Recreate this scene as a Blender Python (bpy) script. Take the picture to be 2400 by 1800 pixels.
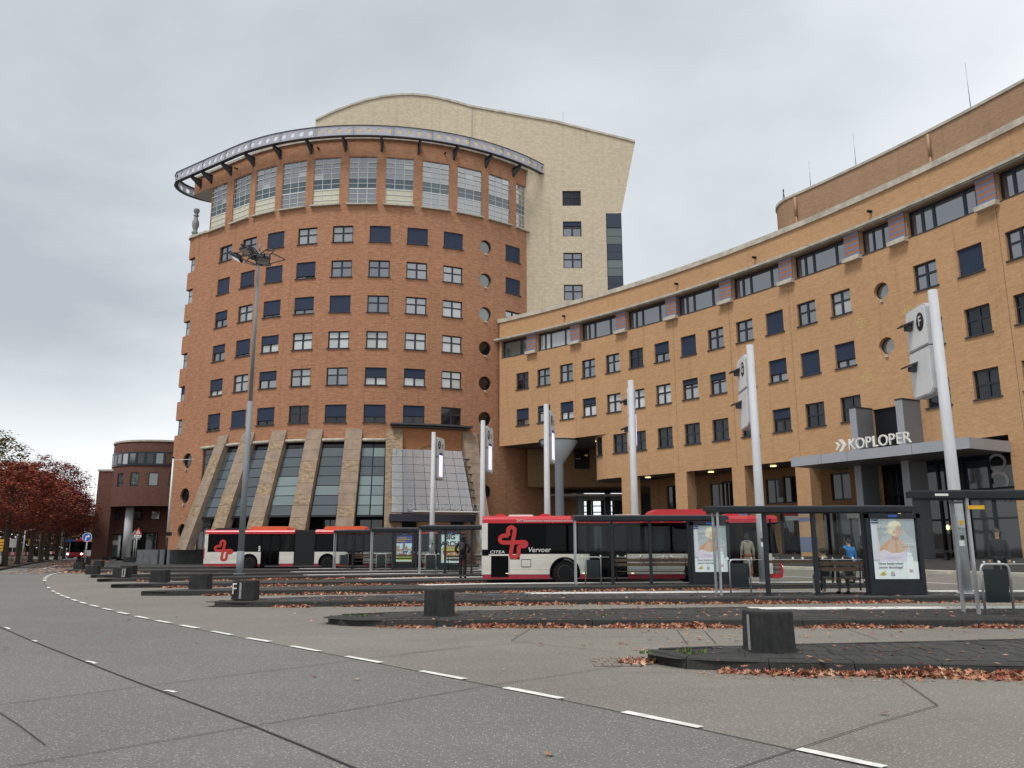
import bpy, bmesh, math, random
from mathutils import Matrix, Vector
R_ = math.radians
random.seed(7)
for o in list(bpy.data.objects): bpy.data.objects.remove(o)
SC = bpy.context.scene
COL = SC.collection

# ---------------------------------------------------------------- camera
CAM_F, CAM_P, CAM_R, CAM_H = 1900.3, R_(11.398), R_(-0.1344), 1.5     # focal length in photo pixels, pitch, roll, eye height
cd = bpy.data.cameras.new('camera'); cam = bpy.data.objects.new('camera', cd); COL.objects.link(cam)
cd.sensor_fit = 'HORIZONTAL'; cd.sensor_width = 36.0; cd.lens = 36.0 * CAM_F / 2400.0
cd.clip_start = 0.1; cd.clip_end = 4000
cam.matrix_world = Matrix.Translation((0, 0, CAM_H)) @ Matrix.Rotation(R_(90) + CAM_P, 4, 'X') @ Matrix.Rotation(CAM_R, 4, 'Z')
SC.camera = cam

# ---------------------------------------------------------------- sky, sun, exposure
W = bpy.data.worlds.new('World'); SC.world = W; W.use_nodes = True
nt = W.node_tree; N = nt.nodes; L = nt.links; N.clear()
SUN_EL, SUN_AZ = 60.0, 216.0           # sun behind the camera, a little to the left (azimuth clockwise from +Y)
def nd(tree, typ, **kw):
    n = tree.nodes.new(typ)
    for k, v in kw.items(): setattr(n, k, v)
    return n
out = nd(nt, 'ShaderNodeOutputWorld'); bg = nd(nt, 'ShaderNodeBackground'); bg.inputs['Strength'].default_value = 0.1
sky = nd(nt, 'ShaderNodeTexSky', sky_type='NISHITA', sun_disc=False)
sky.sun_elevation = R_(SUN_EL); sky.sun_rotation = R_(SUN_AZ); sky.air_density = 1.2; sky.dust_density = 3.0
tc = nd(nt, 'ShaderNodeTexCoord'); sep = nd(nt, 'ShaderNodeSeparateXYZ'); L.new(tc.outputs['Generated'], sep.inputs[0])
def mth(tree, op, a, b=None, c=None):
    m = nd(tree, 'ShaderNodeMath', operation=op)
    for i, v in enumerate((a, b, c)):
        if v is None: continue
        if hasattr(v, 'is_linked') or hasattr(v, 'links'): tree.links.new(v, m.inputs[i])
        else: m.inputs[i].default_value = v
    return m.outputs[0]
zc = mth(nt, 'MAXIMUM', sep.outputs[2], 0.0); zz = mth(nt, 'ADD', zc, 0.22)
comb = nd(nt, 'ShaderNodeCombineXYZ')
L.new(mth(nt, 'DIVIDE', sep.outputs[0], zz), comb.inputs[0]); L.new(mth(nt, 'DIVIDE', sep.outputs[1], zz), comb.inputs[1]); comb.inputs[2].default_value = 3.7
n1 = nd(nt, 'ShaderNodeTexNoise'); n1.inputs['Scale'].default_value = 0.75; n1.inputs['Detail'].default_value = 9; n1.inputs['Roughness'].default_value = 0.5
n1.inputs['Distortion'].default_value = 0.25
L.new(comb.outputs[0], n1.inputs['Vector'])
n2 = nd(nt, 'ShaderNodeTexNoise'); n2.inputs['Scale'].default_value = 0.33; n2.inputs['Detail'].default_value = 2
L.new(comb.outputs[0], n2.inputs['Vector'])
cl = mth(nt, 'ADD', mth(nt, 'MULTIPLY', n1.outputs['Fac'], 0.62), mth(nt, 'MULTIPLY', n2.outputs['Fac'], 0.38))
# the deck of cloud is thicker to the left of the square, thinner overhead to the right
cl = mth(nt, 'ADD', cl, mth(nt, 'MULTIPLY', sep.outputs[0], 0.17))
ramp = nd(nt, 'ShaderNodeValToRGB'); L.new(cl, ramp.inputs[0])
e = ramp.color_ramp.elements
e[0].position = 0.37; e[0].color = (3.3, 3.62, 3.9, 1)
e[1].position = 0.60; e[1].color = (6.9, 7.1, 7.3, 1)
k = ramp.color_ramp.elements.new(0.48); k.color = (5.1, 5.4, 5.65, 1)
# a brighter band where the cloud thins out low over the horizon
low = nd(nt, 'ShaderNodeMapRange'); low.interpolation_type = 'SMOOTHSTEP'; L.new(sep.outputs[2], low.inputs[0])
low.inputs[1].default_value = 0.02; low.inputs[2].default_value = 0.25; low.inputs[3].default_value = 0.95; low.inputs[4].default_value = 0.0
mh = nd(nt, 'ShaderNodeMix', data_type='RGBA'); L.new(low.outputs[0], mh.inputs[0]); L.new(ramp.outputs[0], mh.inputs[6]); mh.inputs[7].default_value = (8.0, 8.2, 8.3, 1)
mx = nd(nt, 'ShaderNodeMix', data_type='RGBA'); mx.inputs[0].default_value = 0.06
L.new(mh.outputs[2], mx.inputs[6]); L.new(sky.outputs[0], mx.inputs[7])
L.new(mx.outputs[2], bg.inputs['Color']); L.new(bg.outputs[0], out.inputs[0])
sd = bpy.data.lights.new('sun', 'SUN'); sd.energy = 1.5; sd.angle = R_(18); sd.color = (1.0, 0.965, 0.91)
sun = bpy.data.objects.new('sun', sd); COL.objects.link(sun)
sdir = Vector((math.sin(R_(SUN_AZ)) * math.cos(R_(SUN_EL)), math.cos(R_(SUN_AZ)) * math.cos(R_(SUN_EL)), math.sin(R_(SUN_EL))))
sun.rotation_euler = (-sdir).to_track_quat('-Z', 'Y').to_euler(); sun.location = sdir * 100
SC.view_settings.view_transform = 'Standard'; SC.view_settings.look = 'None'; SC.view_settings.gamma = 1.0
SC.view_settings.use_curve_mapping = False; SC.view_settings.exposure = 0.62
SC.render.engine = 'CYCLES'; SC.cycles.use_denoising = True; SC.cycles.transparent_max_bounces = 32; SC.cycles.max_bounces = 7
SC.cycles.caustics_reflective = False; SC.cycles.caustics_refractive = False

# ---------------------------------------------------------------- helpers
def gp(px, py, z=0.0):
    """where the sight line of photo pixel (px, py) meets the level z: used once to survey ground positions"""
    x = (px - 1200) / CAM_F; y = (900 - py) / CAM_F
    cr, sr, c, s = math.cos(CAM_R), math.sin(CAM_R), math.cos(CAM_P), math.sin(CAM_P)
    X = x * cr - y * sr; Y = x * sr + y * cr
    d = (X, c - Y * s, s + Y * c); t = (z - CAM_H) / d[2]
    return (d[0] * t, d[1] * t)
def gy(px, py, Yw):
    x = (px - 1200) / CAM_F; y = (900 - py) / CAM_F
    cr, sr, c, s = math.cos(CAM_R), math.sin(CAM_R), math.cos(CAM_P), math.sin(CAM_P)
    X = x * cr - y * sr; Y = x * sr + y * cr
    d = (X, c - Y * s, s + Y * c); t = Yw / d[1]
    return (d[0] * t, Yw, CAM_H + d[2] * t)

class MB:
    """collects faces, builds ONE mesh object"""
    def __init__(s): s.v = []; s.f = []; s.m = []; s.uv = []; s.sm = []
    def face(s, pts, m=0, uv=None, smooth=False):
        b = len(s.v); s.v += [tuple(p) for p in pts]; s.f.append(tuple(range(b, b + len(pts)))); s.m.append(m); s.uv.append(uv); s.sm.append(smooth)
    def box(s, x0, x1, y0, y1, z0, z1, m=0, M=None):
        p = [(x0,y0,z0),(x1,y0,z0),(x1,y1,z0),(x0,y1,z0),(x0,y0,z1),(x1,y0,z1),(x1,y1,z1),(x0,y1,z1)]
        if M is not None: p = [tuple(M @ Vector(q)) for q in p]
        b = len(s.v); s.v += p
        for q in ((0,3,2,1),(4,5,6,7),(0,1,5,4),(1,2,6,5),(2,3,7,6),(3,0,4,7)):
            s.f.append(tuple(b + i for i in q)); s.m.append(m); s.uv.append(None); s.sm.append(False)
    def cbox(s, c, d, m=0, M=None): s.box(c[0]-d[0]/2, c[0]+d[0]/2, c[1]-d[1]/2, c[1]+d[1]/2, c[2]-d[2]/2, c[2]+d[2]/2, m, M)
    def prism(s, poly, z0, z1, m=0, mtop=None, bottom=True):
        n = len(poly); b = len(s.v)
        s.v += [(p[0], p[1], z0) for p in poly] + [(p[0], p[1], z1) for p in poly]
        for i in range(n):
            j = (i + 1) % n; s.f.append((b+i, b+j, b+n+j, b+n+i)); s.m.append(m); s.uv.append(None); s.sm.append(False)
        s.f.append(tuple(b+n+i for i in range(n))); s.m.append(m if mtop is None else mtop); s.uv.append(None); s.sm.append(False)
        if bottom: s.f.append(tuple(b+i for i in reversed(range(n)))); s.m.append(m); s.uv.append(None); s.sm.append(False)
    def slab(s, poly, axis_o, ax, az, ay, t0, t1, m=0):
        """extrude a 2D outline (a, b) lying in the plane (ax, az) along ay from t0 to t1"""
        O, A, B, Cc = Vector(axis_o), Vector(ax), Vector(az), Vector(ay); n = len(poly); b = len(s.v)
        for t in (t0, t1): s.v += [tuple(O + A * p[0] + B * p[1] + Cc * t) for p in poly]
        for i in range(n):
            j = (i + 1) % n; s.f.append((b+i, b+j, b+n+j, b+n+i)); s.m.append(m); s.uv.append(None); s.sm.append(False)
        s.f.append(tuple(b+n+i for i in range(n))); s.f.append(tuple(b+i for i in reversed(range(n))))
        s.m += [m, m]; s.uv += [None, None]; s.sm += [False, False]
    def tube(s, pts, rad, n=8, m=0, caps=True, smooth=True):
        pts = [Vector(p) for p in pts]; rs = rad if isinstance(rad, (list, tuple)) else [rad] * len(pts); b = len(s.v); up = None
        for i, p in enumerate(pts):
            d = (pts[min(i+1, len(pts)-1)] - pts[max(i-1, 0)]).normalized()
            if up is None: up = Vector((0,0,1)) if abs(d.z) < .9 else Vector((1,0,0))
            a = d.cross(up).normalized(); c = a.cross(d).normalized(); up = c
            for q in range(n):
                t = 2*math.pi*q/n; s.v.append(tuple(p + (a*math.cos(t) + c*math.sin(t)) * rs[i]))
        for i in range(len(pts)-1):
            for q in range(n):
                r = (q+1) % n; s.f.append((b+i*n+q, b+(i+1)*n+q, b+(i+1)*n+r, b+i*n+r)); s.m.append(m); s.uv.append(None); s.sm.append(smooth)
        if caps:
            s.f.append(tuple(b+q for q in range(n))); e_ = b+(len(pts)-1)*n; s.f.append(tuple(e_+q for q in reversed(range(n))))
            s.m += [m, m]; s.uv += [None, None]; s.sm += [False, False]
    def lathe(s, prof, n=16, c=(0,0,0), m=0, smooth=True, a0=0.0, a1=2*math.pi):
        full = abs(a1 - a0 - 2*math.pi) < 1e-6; k = n if full else n + 1; b = len(s.v)
        for r, z in prof:
            for q in range(k):
                t = a0 + (a1-a0)*q/n; s.v.append((c[0]+r*math.cos(t), c[1]+r*math.sin(t), c[2]+z))
        for i in range(len(prof)-1):
            for q in range(n):
                r = (q+1) % k; s.f.append((b+i*k+q, b+i*k+r, b+(i+1)*k+r, b+(i+1)*k+q)); s.m.append(m); s.uv.append(None); s.sm.append(smooth)
        if full:
            for i in (0, len(prof)-1):
                if prof[i][0] > 1e-4:
                    q = [b+i*k+j for j in range(n)]; s.f.append(tuple(q if i else reversed(q))); s.m.append(m); s.uv.append(None); s.sm.append(False)
    def ball(s, c, r, n=10, k=6, m=0, M=None):
        b = len(s.v); r = r if isinstance(r, (tuple, list)) else (r, r, r)
        for i in range(k+1):
            f = math.pi*i/k
            for q in range(n):
                t = 2*math.pi*q/n; p = Vector((c[0]+r[0]*math.sin(f)*math.cos(t), c[1]+r[1]*math.sin(f)*math.sin(t), c[2]+r[2]*math.cos(f)))
                s.v.append(tuple(M @ p if M is not None else p))
        for i in range(k):
            for q in range(n):
                j = (q+1) % n; s.f.append((b+i*n+q, b+(i+1)*n+q, b+(i+1)*n+j, b+i*n+j)); s.m.append(m); s.uv.append(None); s.sm.append(True)
    def mesh(s, name, mats, uvscale=1.0):
        me = bpy.data.meshes.new(name); me.from_pydata(s.v, [], s.f); mats = mats if isinstance(mats, (list, tuple)) else [mats]
        for q in mats: me.materials.append(q)
        me.polygons.foreach_set('material_index', s.m); me.polygons.foreach_set('use_smooth', s.sm)
        ul = me.uv_layers.new(name='uv'); buf = []
        for poly, uv in zip(me.polygons, s.uv):
            if uv is not None:
                for q in uv: buf += [q[0], q[1]]
            else:
                n = poly.normal
                if abs(n.z) > .7:
                    for vi in poly.vertices: q = s.v[vi]; buf += [q[0], q[1]]
                else:
                    h = math.hypot(n.x, n.y) or 1; tx, ty = -n.y/h, n.x/h
                    for vi in poly.vertices: q = s.v[vi]; buf += [q[0]*tx + q[1]*ty, q[2]]
        ul.data.foreach_set('uv', buf); me.validate(clean_customdata=False); me.update()
        return me
    def obj(s, name, mats, parent=None, M=None):
        return link(name, s.mesh(name, mats), parent, M)

WM = {}                                                     # world matrices of what has been linked
def link(name, data, parent=None, M=None):
    o = bpy.data.objects.new(name, data); COL.objects.link(o)
    return place(o, parent, M)
def place(o, parent=None, M=None):
    """give o its parent and its place in the WORLD"""
    M = Matrix.Identity(4) if M is None else M
    if parent is not None: o.parent = parent; o.matrix_local = WM[parent.name].inverted() @ M
    else: o.matrix_local = M
    WM[o.name] = M.copy(); return o
def at(x, y, z=0.0, rz=0.0): return Matrix.Translation((x, y, z)) @ Matrix.Rotation(rz, 4, 'Z')
def thing(name, label, cat, M=None, group=None):
    o = link(name, None, None, M); o.empty_display_size = .2; return tag(o, label, cat, group)
def tag(o, label, cat, group=None, kind=None):
    if label: o['label'] = label
    if cat: o['category'] = cat
    if group: o['group'] = group
    if kind: o['kind'] = kind
    return o
def struct(o): o['kind'] = 'structure'; return o
def stuff(o): o['kind'] = 'stuff'; return o
def dup(o, M, parent=None):
    """a copy of a thing with copies of its parts and their sub-parts; M is its place in the world"""
    c = o.copy(); COL.objects.link(c); place(c, parent, M); rel = M @ WM[o.name].inverted()
    for ch in KIDS.get(o.name) or o.children: dup(ch, rel @ WM[ch.name], c)
    return c
KIDS = {}
def text(body, size, mat, parent, M, name='lettering', align='CENTER', extrude=0.004, sx=1.0, shear=0.0, spacing=1.0, bold=0.0):
    cu = bpy.data.curves.new(name, 'FONT'); cu.body = body; cu.size = size; cu.align_x = align; cu.align_y = 'CENTER'; cu.extrude = extrude
    cu.shear = shear; cu.space_character = spacing; cu.offset = bold; cu.resolution_u = 3
    tmp = bpy.data.objects.new('tmp_text', cu); me = bpy.data.meshes.new_from_object(tmp); bpy.data.objects.remove(tmp); me.name = name
    me.materials.clear(); me.materials.append(mat)
    return link(name, me, parent, M @ Matrix.Diagonal((sx, 1, 1, 1)))
# upright text facing -Y before turning: local x along the wall, local y up
UP = Matrix.Rotation(R_(90), 4, 'X')

# ---------------------------------------------------------------- materials
def bsdf(name):
    m = bpy.data.materials.new(name); m.use_nodes = True; t = m.node_tree
    return m, t, t.nodes['Principled BSDF']
def mat(name, col, rough=.6, metal=0.0, spec=None, var=0.0, scale=6.0, emit=0.0, bump=0.0, coords='Object', stretch=None):
    m, t, b = bsdf(name); b.inputs['Roughness'].default_value = rough; b.inputs['Metallic'].default_value = metal
    if spec is not None: b.inputs['Specular IOR Level'].default_value = spec
    c = (*col, 1); b.inputs['Base Color'].default_value = c
    if emit: b.inputs['Emission Color'].default_value = c; b.inputs['Emission Strength'].default_value = emit
    if var or bump:
        co = nd(t, 'ShaderNodeTexCoord'); src = co.outputs[coords]
        if stretch:
            mp = nd(t, 'ShaderNodeMapping'); mp.inputs['Scale'].default_value = stretch; t.links.new(src, mp.inputs[0]); src = mp.outputs[0]
        n = nd(t, 'ShaderNodeTexNoise'); n.inputs['Scale'].default_value = scale; n.inputs['Detail'].default_value = 6; n.inputs['Roughness'].default_value = .62
        t.links.new(src, n.inputs['Vector'])
        if var:
            r = nd(t, 'ShaderNodeMapRange'); t.links.new(n.outputs['Fac'], r.inputs[0]); r.inputs[1].default_value = .3; r.inputs[2].default_value = .7
            r.inputs[3].default_value = 1 - var; r.inputs[4].default_value = 1 + var
            h = nd(t, 'ShaderNodeHueSaturation'); h.inputs['Color'].default_value = c; t.links.new(r.outputs[0], h.inputs['Value']); t.links.new(h.outputs[0], b.inputs['Base Color'])
        if bump:
            bp = nd(t, 'ShaderNodeBump'); bp.inputs['Strength'].default_value = bump; bp.inputs['Distance'].default_value = .02
            t.links.new(n.outputs['Fac'], bp.inputs['Height']); t.links.new(bp.outputs[0], b.inputs['Normal'])
    return m
def brick(name, c1, c2, mortar, bw=.22, rh=.065, streak=.25, big=.12, speck=0.0):
    m, t, b = bsdf(name); b.inputs['Roughness'].default_value = .88; b.inputs['Specular IOR Level'].default_value = .25
    uv = nd(t, 'ShaderNodeUVMap'); uv.uv_map = 'uv'
    br = nd(t, 'ShaderNodeTexBrick'); t.links.new(uv.outputs[0], br.inputs['Vector']); br.inputs['Scale'].default_value = 1
    br.inputs['Brick Width'].default_value = bw; br.inputs['Row Height'].default_value = rh; br.inputs['Mortar Size'].default_value = .008; br.inputs['Mortar Smooth'].default_value = .2
    br.inputs['Color1'].default_value = (*c1, 1); br.inputs['Color2'].default_value = (*c2, 1); br.inputs['Mortar'].default_value = (*mortar, 1); br.inputs['Bias'].default_value = 0.0
    def nz(sx, sy, det):
        mp = nd(t, 'ShaderNodeMapping'); mp.inputs['Scale'].default_value = (sx, sy, 1); t.links.new(uv.outputs[0], mp.inputs[0])
        n = nd(t, 'ShaderNodeTexNoise'); n.inputs['Scale'].default_value = 1; n.inputs['Detail'].default_value = det; n.inputs['Roughness'].default_value = .6; t.links.new(mp.outputs[0], n.inputs['Vector'])
        return n.outputs['Fac']
    a = nz(1.3, 6.5, 4); c = nz(.12, .16, 4); d = nz(4.5, 15, 2); s_ = nz(2.2, .10, 3)
    v = mth(t, 'ADD', mth(t, 'MULTIPLY', mth(t, 'SUBTRACT', a, .5), streak*2.6), mth(t, 'MULTIPLY', mth(t, 'SUBTRACT', c, .5), big*2.6))
    v = mth(t, 'ADD', v, mth(t, 'MULTIPLY', mth(t, 'SUBTRACT', d, .5), streak*1.6))
    v = mth(t, 'ADD', v, mth(t, 'MULTIPLY', mth(t, 'MINIMUM', mth(t, 'SUBTRACT', s_, .56), 0.0), -.0)); v = mth(t, 'SUBTRACT', v, mth(t, 'MULTIPLY', mth(t, 'MAXIMUM', mth(t, 'SUBTRACT', s_, .56), 0.0), big*8))
    h = nd(t, 'ShaderNodeHueSaturation'); t.links.new(br.outputs['Color'], h.inputs['Color']); t.links.new(mth(t, 'ADD', v, 1.0), h.inputs['Value'])
    t.links.new(h.outputs[0], b.inputs['Base Color'])
    bp = nd(t, 'ShaderNodeBump'); bp.inputs['Strength'].default_value = .35; bp.inputs['Distance'].default_value = .01; bp.invert = True
    t.links.new(br.outputs['Fac'], bp.inputs['Height']); t.links.new(bp.outputs[0], b.inputs['Normal'])
    return m
def window_glass(name, col, ior=2.6, rough=.03, var=.5):
    """coated facade glass over a dim room: opaque, mirror-like at a share of the light, a little different from pane to pane"""
    m, t, b = bsdf(name); b.inputs['Roughness'].default_value = rough; b.inputs['IOR'].default_value = ior
    oi = nd(t, 'ShaderNodeObjectInfo'); h = nd(t, 'ShaderNodeHueSaturation'); h.inputs['Color'].default_value = (*col, 1)
    r = nd(t, 'ShaderNodeMapRange'); t.links.new(oi.outputs['Random'], r.inputs[0]); r.inputs[3].default_value = 1 - var; r.inputs[4].default_value = 1 + var
    t.links.new(r.outputs[0], h.inputs['Value']); t.links.new(h.outputs[0], b.inputs['Base Color'])
    co = nd(t, 'ShaderNodeTexCoord'); n = nd(t, 'ShaderNodeTexNoise'); n.inputs['Scale'].default_value = .9; t.links.new(co.outputs['Object'], n.inputs['Vector'])
    bp = nd(t, 'ShaderNodeBump'); bp.inputs['Strength'].default_value = .05; bp.inputs['Distance'].default_value = .05
    t.links.new(n.outputs['Fac'], bp.inputs['Height']); t.links.new(bp.outputs[0], b.inputs['Normal'])
    return m
def clear_glass(name, tint=(.9, .95, .94), refl=.1, edge=.5):
    m = bpy.data.materials.new(name); m.use_nodes = True; t = m.node_tree; t.nodes.clear()
    o = nd(t, 'ShaderNodeOutputMaterial'); x = nd(t, 'ShaderNodeMixShader'); tr = nd(t, 'ShaderNodeBsdfTransparent'); gl = nd(t, 'ShaderNodeBsdfGlossy')
    tr.inputs[0].default_value = (*tint, 1); gl.inputs['Roughness'].default_value = .02; gl.inputs[0].default_value = (.95, .97, 1, 1)
    lw = nd(t, 'ShaderNodeLayerWeight'); lw.inputs[0].default_value = .5
    f = nd(t, 'ShaderNodeMapRange'); f.inputs[1].default_value = 0; f.inputs[2].default_value = 1; f.inputs[3].default_value = refl; f.inputs[4].default_value = edge
    pw = mth(t, 'POWER', lw.outputs['Facing'], 3.0); t.links.new(pw, f.inputs[0]); t.links.new(f.outputs[0], x.inputs[0]); t.links.new(tr.outputs[0], x.inputs[1]); t.links.new(gl.outputs[0], x.inputs[2]); t.links.new(x.outputs[0], o.inputs[0])
    return m
def ground_mat(name, c1, c2, speck, rough=.85, scale=1.0, stain=(.06,.055,.05), stain_amt=.25):
    """worn concrete or asphalt: exposed grit, broad wear, brown stains"""
    m, t, b = bsdf(name); b.inputs['Roughness'].default_value = rough; b.inputs['Specular IOR Level'].default_value = .3
    co = nd(t, 'ShaderNodeTexCoord').outputs['Object']
    def nz(s, det, ro=.6, dist=0):
        n = nd(t, 'ShaderNodeTexNoise'); n.inputs['Scale'].default_value = s*scale; n.inputs['Detail'].default_value = det; n.inputs['Roughness'].default_value = ro; n.inputs['Distortion'].default_value = dist
        t.links.new(co, n.inputs['Vector']); return n.outputs['Fac']
    def mixc(f, a, c):
        x = nd(t, 'ShaderNodeMix', data_type='RGBA')
        if hasattr(f, 'links'): t.links.new(f, x.inputs[0])
        else: x.inputs[0].default_value = f
        for i, q in ((6, a), (7, c)):
            if hasattr(q, 'links'): t.links.new(q, x.inputs[i])
            else: x.inputs[i].default_value = (*q, 1)
        return x.outputs[2]
    def rng(f, a, c, lo=0., hi=1.):
        r = nd(t, 'ShaderNodeMapRange'); t.links.new(f, r.inputs[0]); r.inputs[1].default_value = a; r.inputs[2].default_value = c; r.inputs[3].default_value = lo; r.inputs[4].default_value = hi; return r.outputs[0]
    c = mixc(rng(nz(.16, 5), .35, .65), c1, c2)
    c = mixc(rng(nz(.5, 6, .7, .6), .55, .72, 0, stain_amt), c, stain); c = mixc(rng(nz(.055, 4, .6, 1.2), .5, .68, 0, stain_amt*.9), c, stain); c = mixc(rng(nz(2.3, 5, .75, .3), .60, .74, 0, stain_amt*.8), c, stain)
    ms = nd(t, 'ShaderNodeMapping'); ms.inputs['Scale'].default_value = (.22, 1.5, 1); t.links.new(co, ms.inputs[0])
    ns = nd(t, 'ShaderNodeTexNoise'); ns.inputs['Scale'].default_value = 1.0*scale; ns.inputs['Detail'].default_value = 7; ns.inputs['Roughness'].default_value = .68; t.links.new(ms.outputs[0], ns.inputs['Vector'])
    c = mixc(rng(ns.outputs['Fac'], .56, .76, 0, min(1, stain_amt*1.5)), c, stain)
    vo = nd(t, 'ShaderNodeTexVoronoi'); vo.inputs['Scale'].default_value = 42*scale; t.links.new(co, vo.inputs['Vector'])
    vs = nd(t, 'ShaderNodeSeparateColor'); t.links.new(vo.outputs['Color'], vs.inputs[0])
    g = mth(t, 'MULTIPLY', rng(vo.outputs['Distance'], .15, .42, 1, 0), rng(vs.outputs[0], .45, .7, 0, 1))
    c = mixc(mth(t, 'MULTIPLY', g, .6), c, speck)
    dk = mth(t, 'MULTIPLY', rng(vo.outputs['Distance'], .1, .4, 1, 0), rng(vs.outputs[1], .7, .8, 0, .4))
    c = mixc(dk, c, tuple(q*.35 for q in c1))
    fine = rng(nz(48, 4, .8), .3, .7, .72, 1.28)
    h = nd(t, 'ShaderNodeHueSaturation'); t.links.new(c, h.inputs['Color']); t.links.new(fine, h.inputs['Value']); t.links.new(h.outputs[0], b.inputs['Base Color'])
    bp = nd(t, 'ShaderNodeBump'); bp.inputs['Strength'].default_value = .4; bp.inputs['Distance'].default_value = .006; t.links.new(nz(40, 4), bp.inputs['Height']); t.links.new(bp.outputs[0], b.inputs['Normal'])
    return m
def vcol_mat(name, rough=.6, spec=.3, vary=.0):
    m, t, b = bsdf(name); b.inputs['Roughness'].default_value = rough; b.inputs['Specular IOR Level'].default_value = spec
    a = nd(t, 'ShaderNodeVertexColor'); a.layer_name = 'col'; src = a.outputs[0]
    if vary:
        oi = nd(t, 'ShaderNodeObjectInfo'); r = nd(t, 'ShaderNodeMapRange'); t.links.new(oi.outputs['Random'], r.inputs[0]); r.inputs[3].default_value = 1-vary; r.inputs[4].default_value = 1+vary
        h = nd(t, 'ShaderNodeHueSaturation'); t.links.new(src, h.inputs['Color']); t.links.new(r.outputs[0], h.inputs['Value']); src = h.outputs[0]
    t.links.new(src, b.inputs['Base Color']); return m
M_ = {}
M_['brick_red'] = brick('red_brick', (.47,.225,.12), (.385,.17,.093), (.36,.24,.16), streak=.38, big=.12)
M_['brick_yel'] = brick('yellow_brick', (.61,.365,.19), (.54,.308,.155), (.36,.245,.15), streak=.17, big=.10)
M_['brick_pent'] = brick('tan_brick', (.42,.25,.145), (.34,.19,.11), (.38,.30,.22), streak=.14, big=.10)
M_['brick_dark'] = brick('dark_brick', (.205,.092,.068), (.155,.068,.051), (.10,.07,.06), streak=.18, big=.12)
M_['tile_cream'] = brick('cream_tile', (.66,.56,.41), (.56,.47,.345), (.44,.39,.31), bw=.3, rh=.15, streak=.09, big=.09)
M_['navy'] = mat('navy_frame', (.017,.02,.036), .35)
M_['black'] = mat('black_paint', (.010,.011,.013), .5, spec=.25)
M_['blind'] = mat('blue_blind', (.015,.030,.066), .75, var=.18, scale=1.2)
M_['sill'] = mat('dark_sill', (.035,.037,.05), .5)
M_['concrete'] = mat('pale_concrete', (.46,.43,.36), .85, var=.28, scale=2.2, bump=.2)
M_['coping'] = mat('coping_concrete', (.50,.46,.385), .85, var=.3, scale=1.5)
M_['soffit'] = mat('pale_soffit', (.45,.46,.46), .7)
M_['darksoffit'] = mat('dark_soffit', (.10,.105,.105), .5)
M_['stone'] = mat('sandstone', (.30,.225,.165), .85, var=.24, scale=1.6, bump=.25)
M_['stone2'] = mat('veined_sandstone', (.31,.225,.145), .85, var=.5, scale=2.6, bump=.25, stretch=(1,1,2.2))
M_['steel'] = mat('galvanised_steel', (.42,.43,.45), .42, .55, var=.14, scale=2.5)
M_['girder'] = mat('grey_girder', (.42,.43,.48), .6, .0, var=.1, scale=1.2)
M_['girder_dark'] = mat('dark_girder', (.07,.075,.085), .5, .3)
M_['alu'] = mat('white_mullion', (.62,.63,.62), .45)
M_['pole'] = mat('pole_paint', (.50,.51,.53), .6, .0, var=.12, scale=1.6, stretch=(2,2,.5))
M_['panel'] = mat('sign_panel', (.72,.73,.73), .5, .0, var=.1, scale=1.0)
M_['anth'] = mat('anthracite_frame', (.020,.024,.030), .5, .0, spec=.3, var=.15, scale=3)
M_['white'] = mat('white_paint', (.78,.78,.75), .5)
M_['road_white'] = mat('road_paint', (.72,.71,.67), .8, var=.25, scale=9)
M_['g0'] = window_glass('window_glass', (.045,.052,.056), 3.7)
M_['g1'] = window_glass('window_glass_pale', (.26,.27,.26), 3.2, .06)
M_['gw'] = window_glass('window_glass_painted_sky', (.50,.52,.51), 2.6, .08, .25)  # white base colour stands in for the bright low sky mirrored in panes
M_['g2'] = window_glass('window_glass_dark', (.010,.012,.016), 1.6, .04)
M_['gteal'] = window_glass('spandrel_glass', (.035,.07,.085), 2.0, .1, .25)
M_['gcream'] = mat('cream_blind', (.58,.56,.44), .6, var=.05, scale=2)
M_['ggreen'] = window_glass('green_glass', (.10,.15,.14), 2.2, .05, .5)
M_['ground'] = ground_mat('worn_concrete', (.222,.205,.176), (.178,.166,.145), (.56,.54,.49), stain=(.10,.085,.065), stain_amt=.3)
M_['ground2'] = ground_mat('grey_carriageway', (.178,.172,.16), (.142,.138,.13), (.56,.55,.51), stain=(.10,.095,.09), stain_amt=.2)
M_['joint'] = mat('tar_joint', (.025,.025,.026), .8)
M_['kerb'] = ground_mat('dark_kerb', (.050,.050,.047), (.035,.035,.033), (.10,.10,.095), scale=.9, stain=(.025,.026,.02), stain_amt=.5)
M_['pav'] = ground_mat('dark_paving', (.062,.061,.059), (.040,.040,.040), (.11,.11,.105), scale=.9, stain=(.03,.03,.026), stain_amt=.5)
M_['pav2'] = ground_mat('blue_grey_paving', (.085,.088,.097), (.07,.073,.082), (.12,.12,.12), scale=.9, stain=(.03,.03,.026), stain_amt=.4)
M_['bollard'] = mat('bollard_concrete', (.020,.020,.021), .85, var=.6, scale=5, bump=.5, stretch=(2,2,.7))
M_['glass'] = clear_glass('shelter_glass', (.93,.96,.95), .010, .35)
M_['busglass'] = clear_glass('tinted_bus_glass', (.16,.18,.185), .010, .3)
M_['canopyglass'] = clear_glass('canopy_glass', (.80,.90,.92), .27, .7)
M_['busred'] = mat('bus_red', (.55,.022,.035), .3)
M_['busskirt'] = mat('bus_skirt_red', (.33,.02,.035), .4, var=.2, scale=2)
M_['buswhite'] = mat('bus_white', (.64,.61,.55), .38, var=.17, scale=1.3, stretch=(.4,1,1.6))
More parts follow.
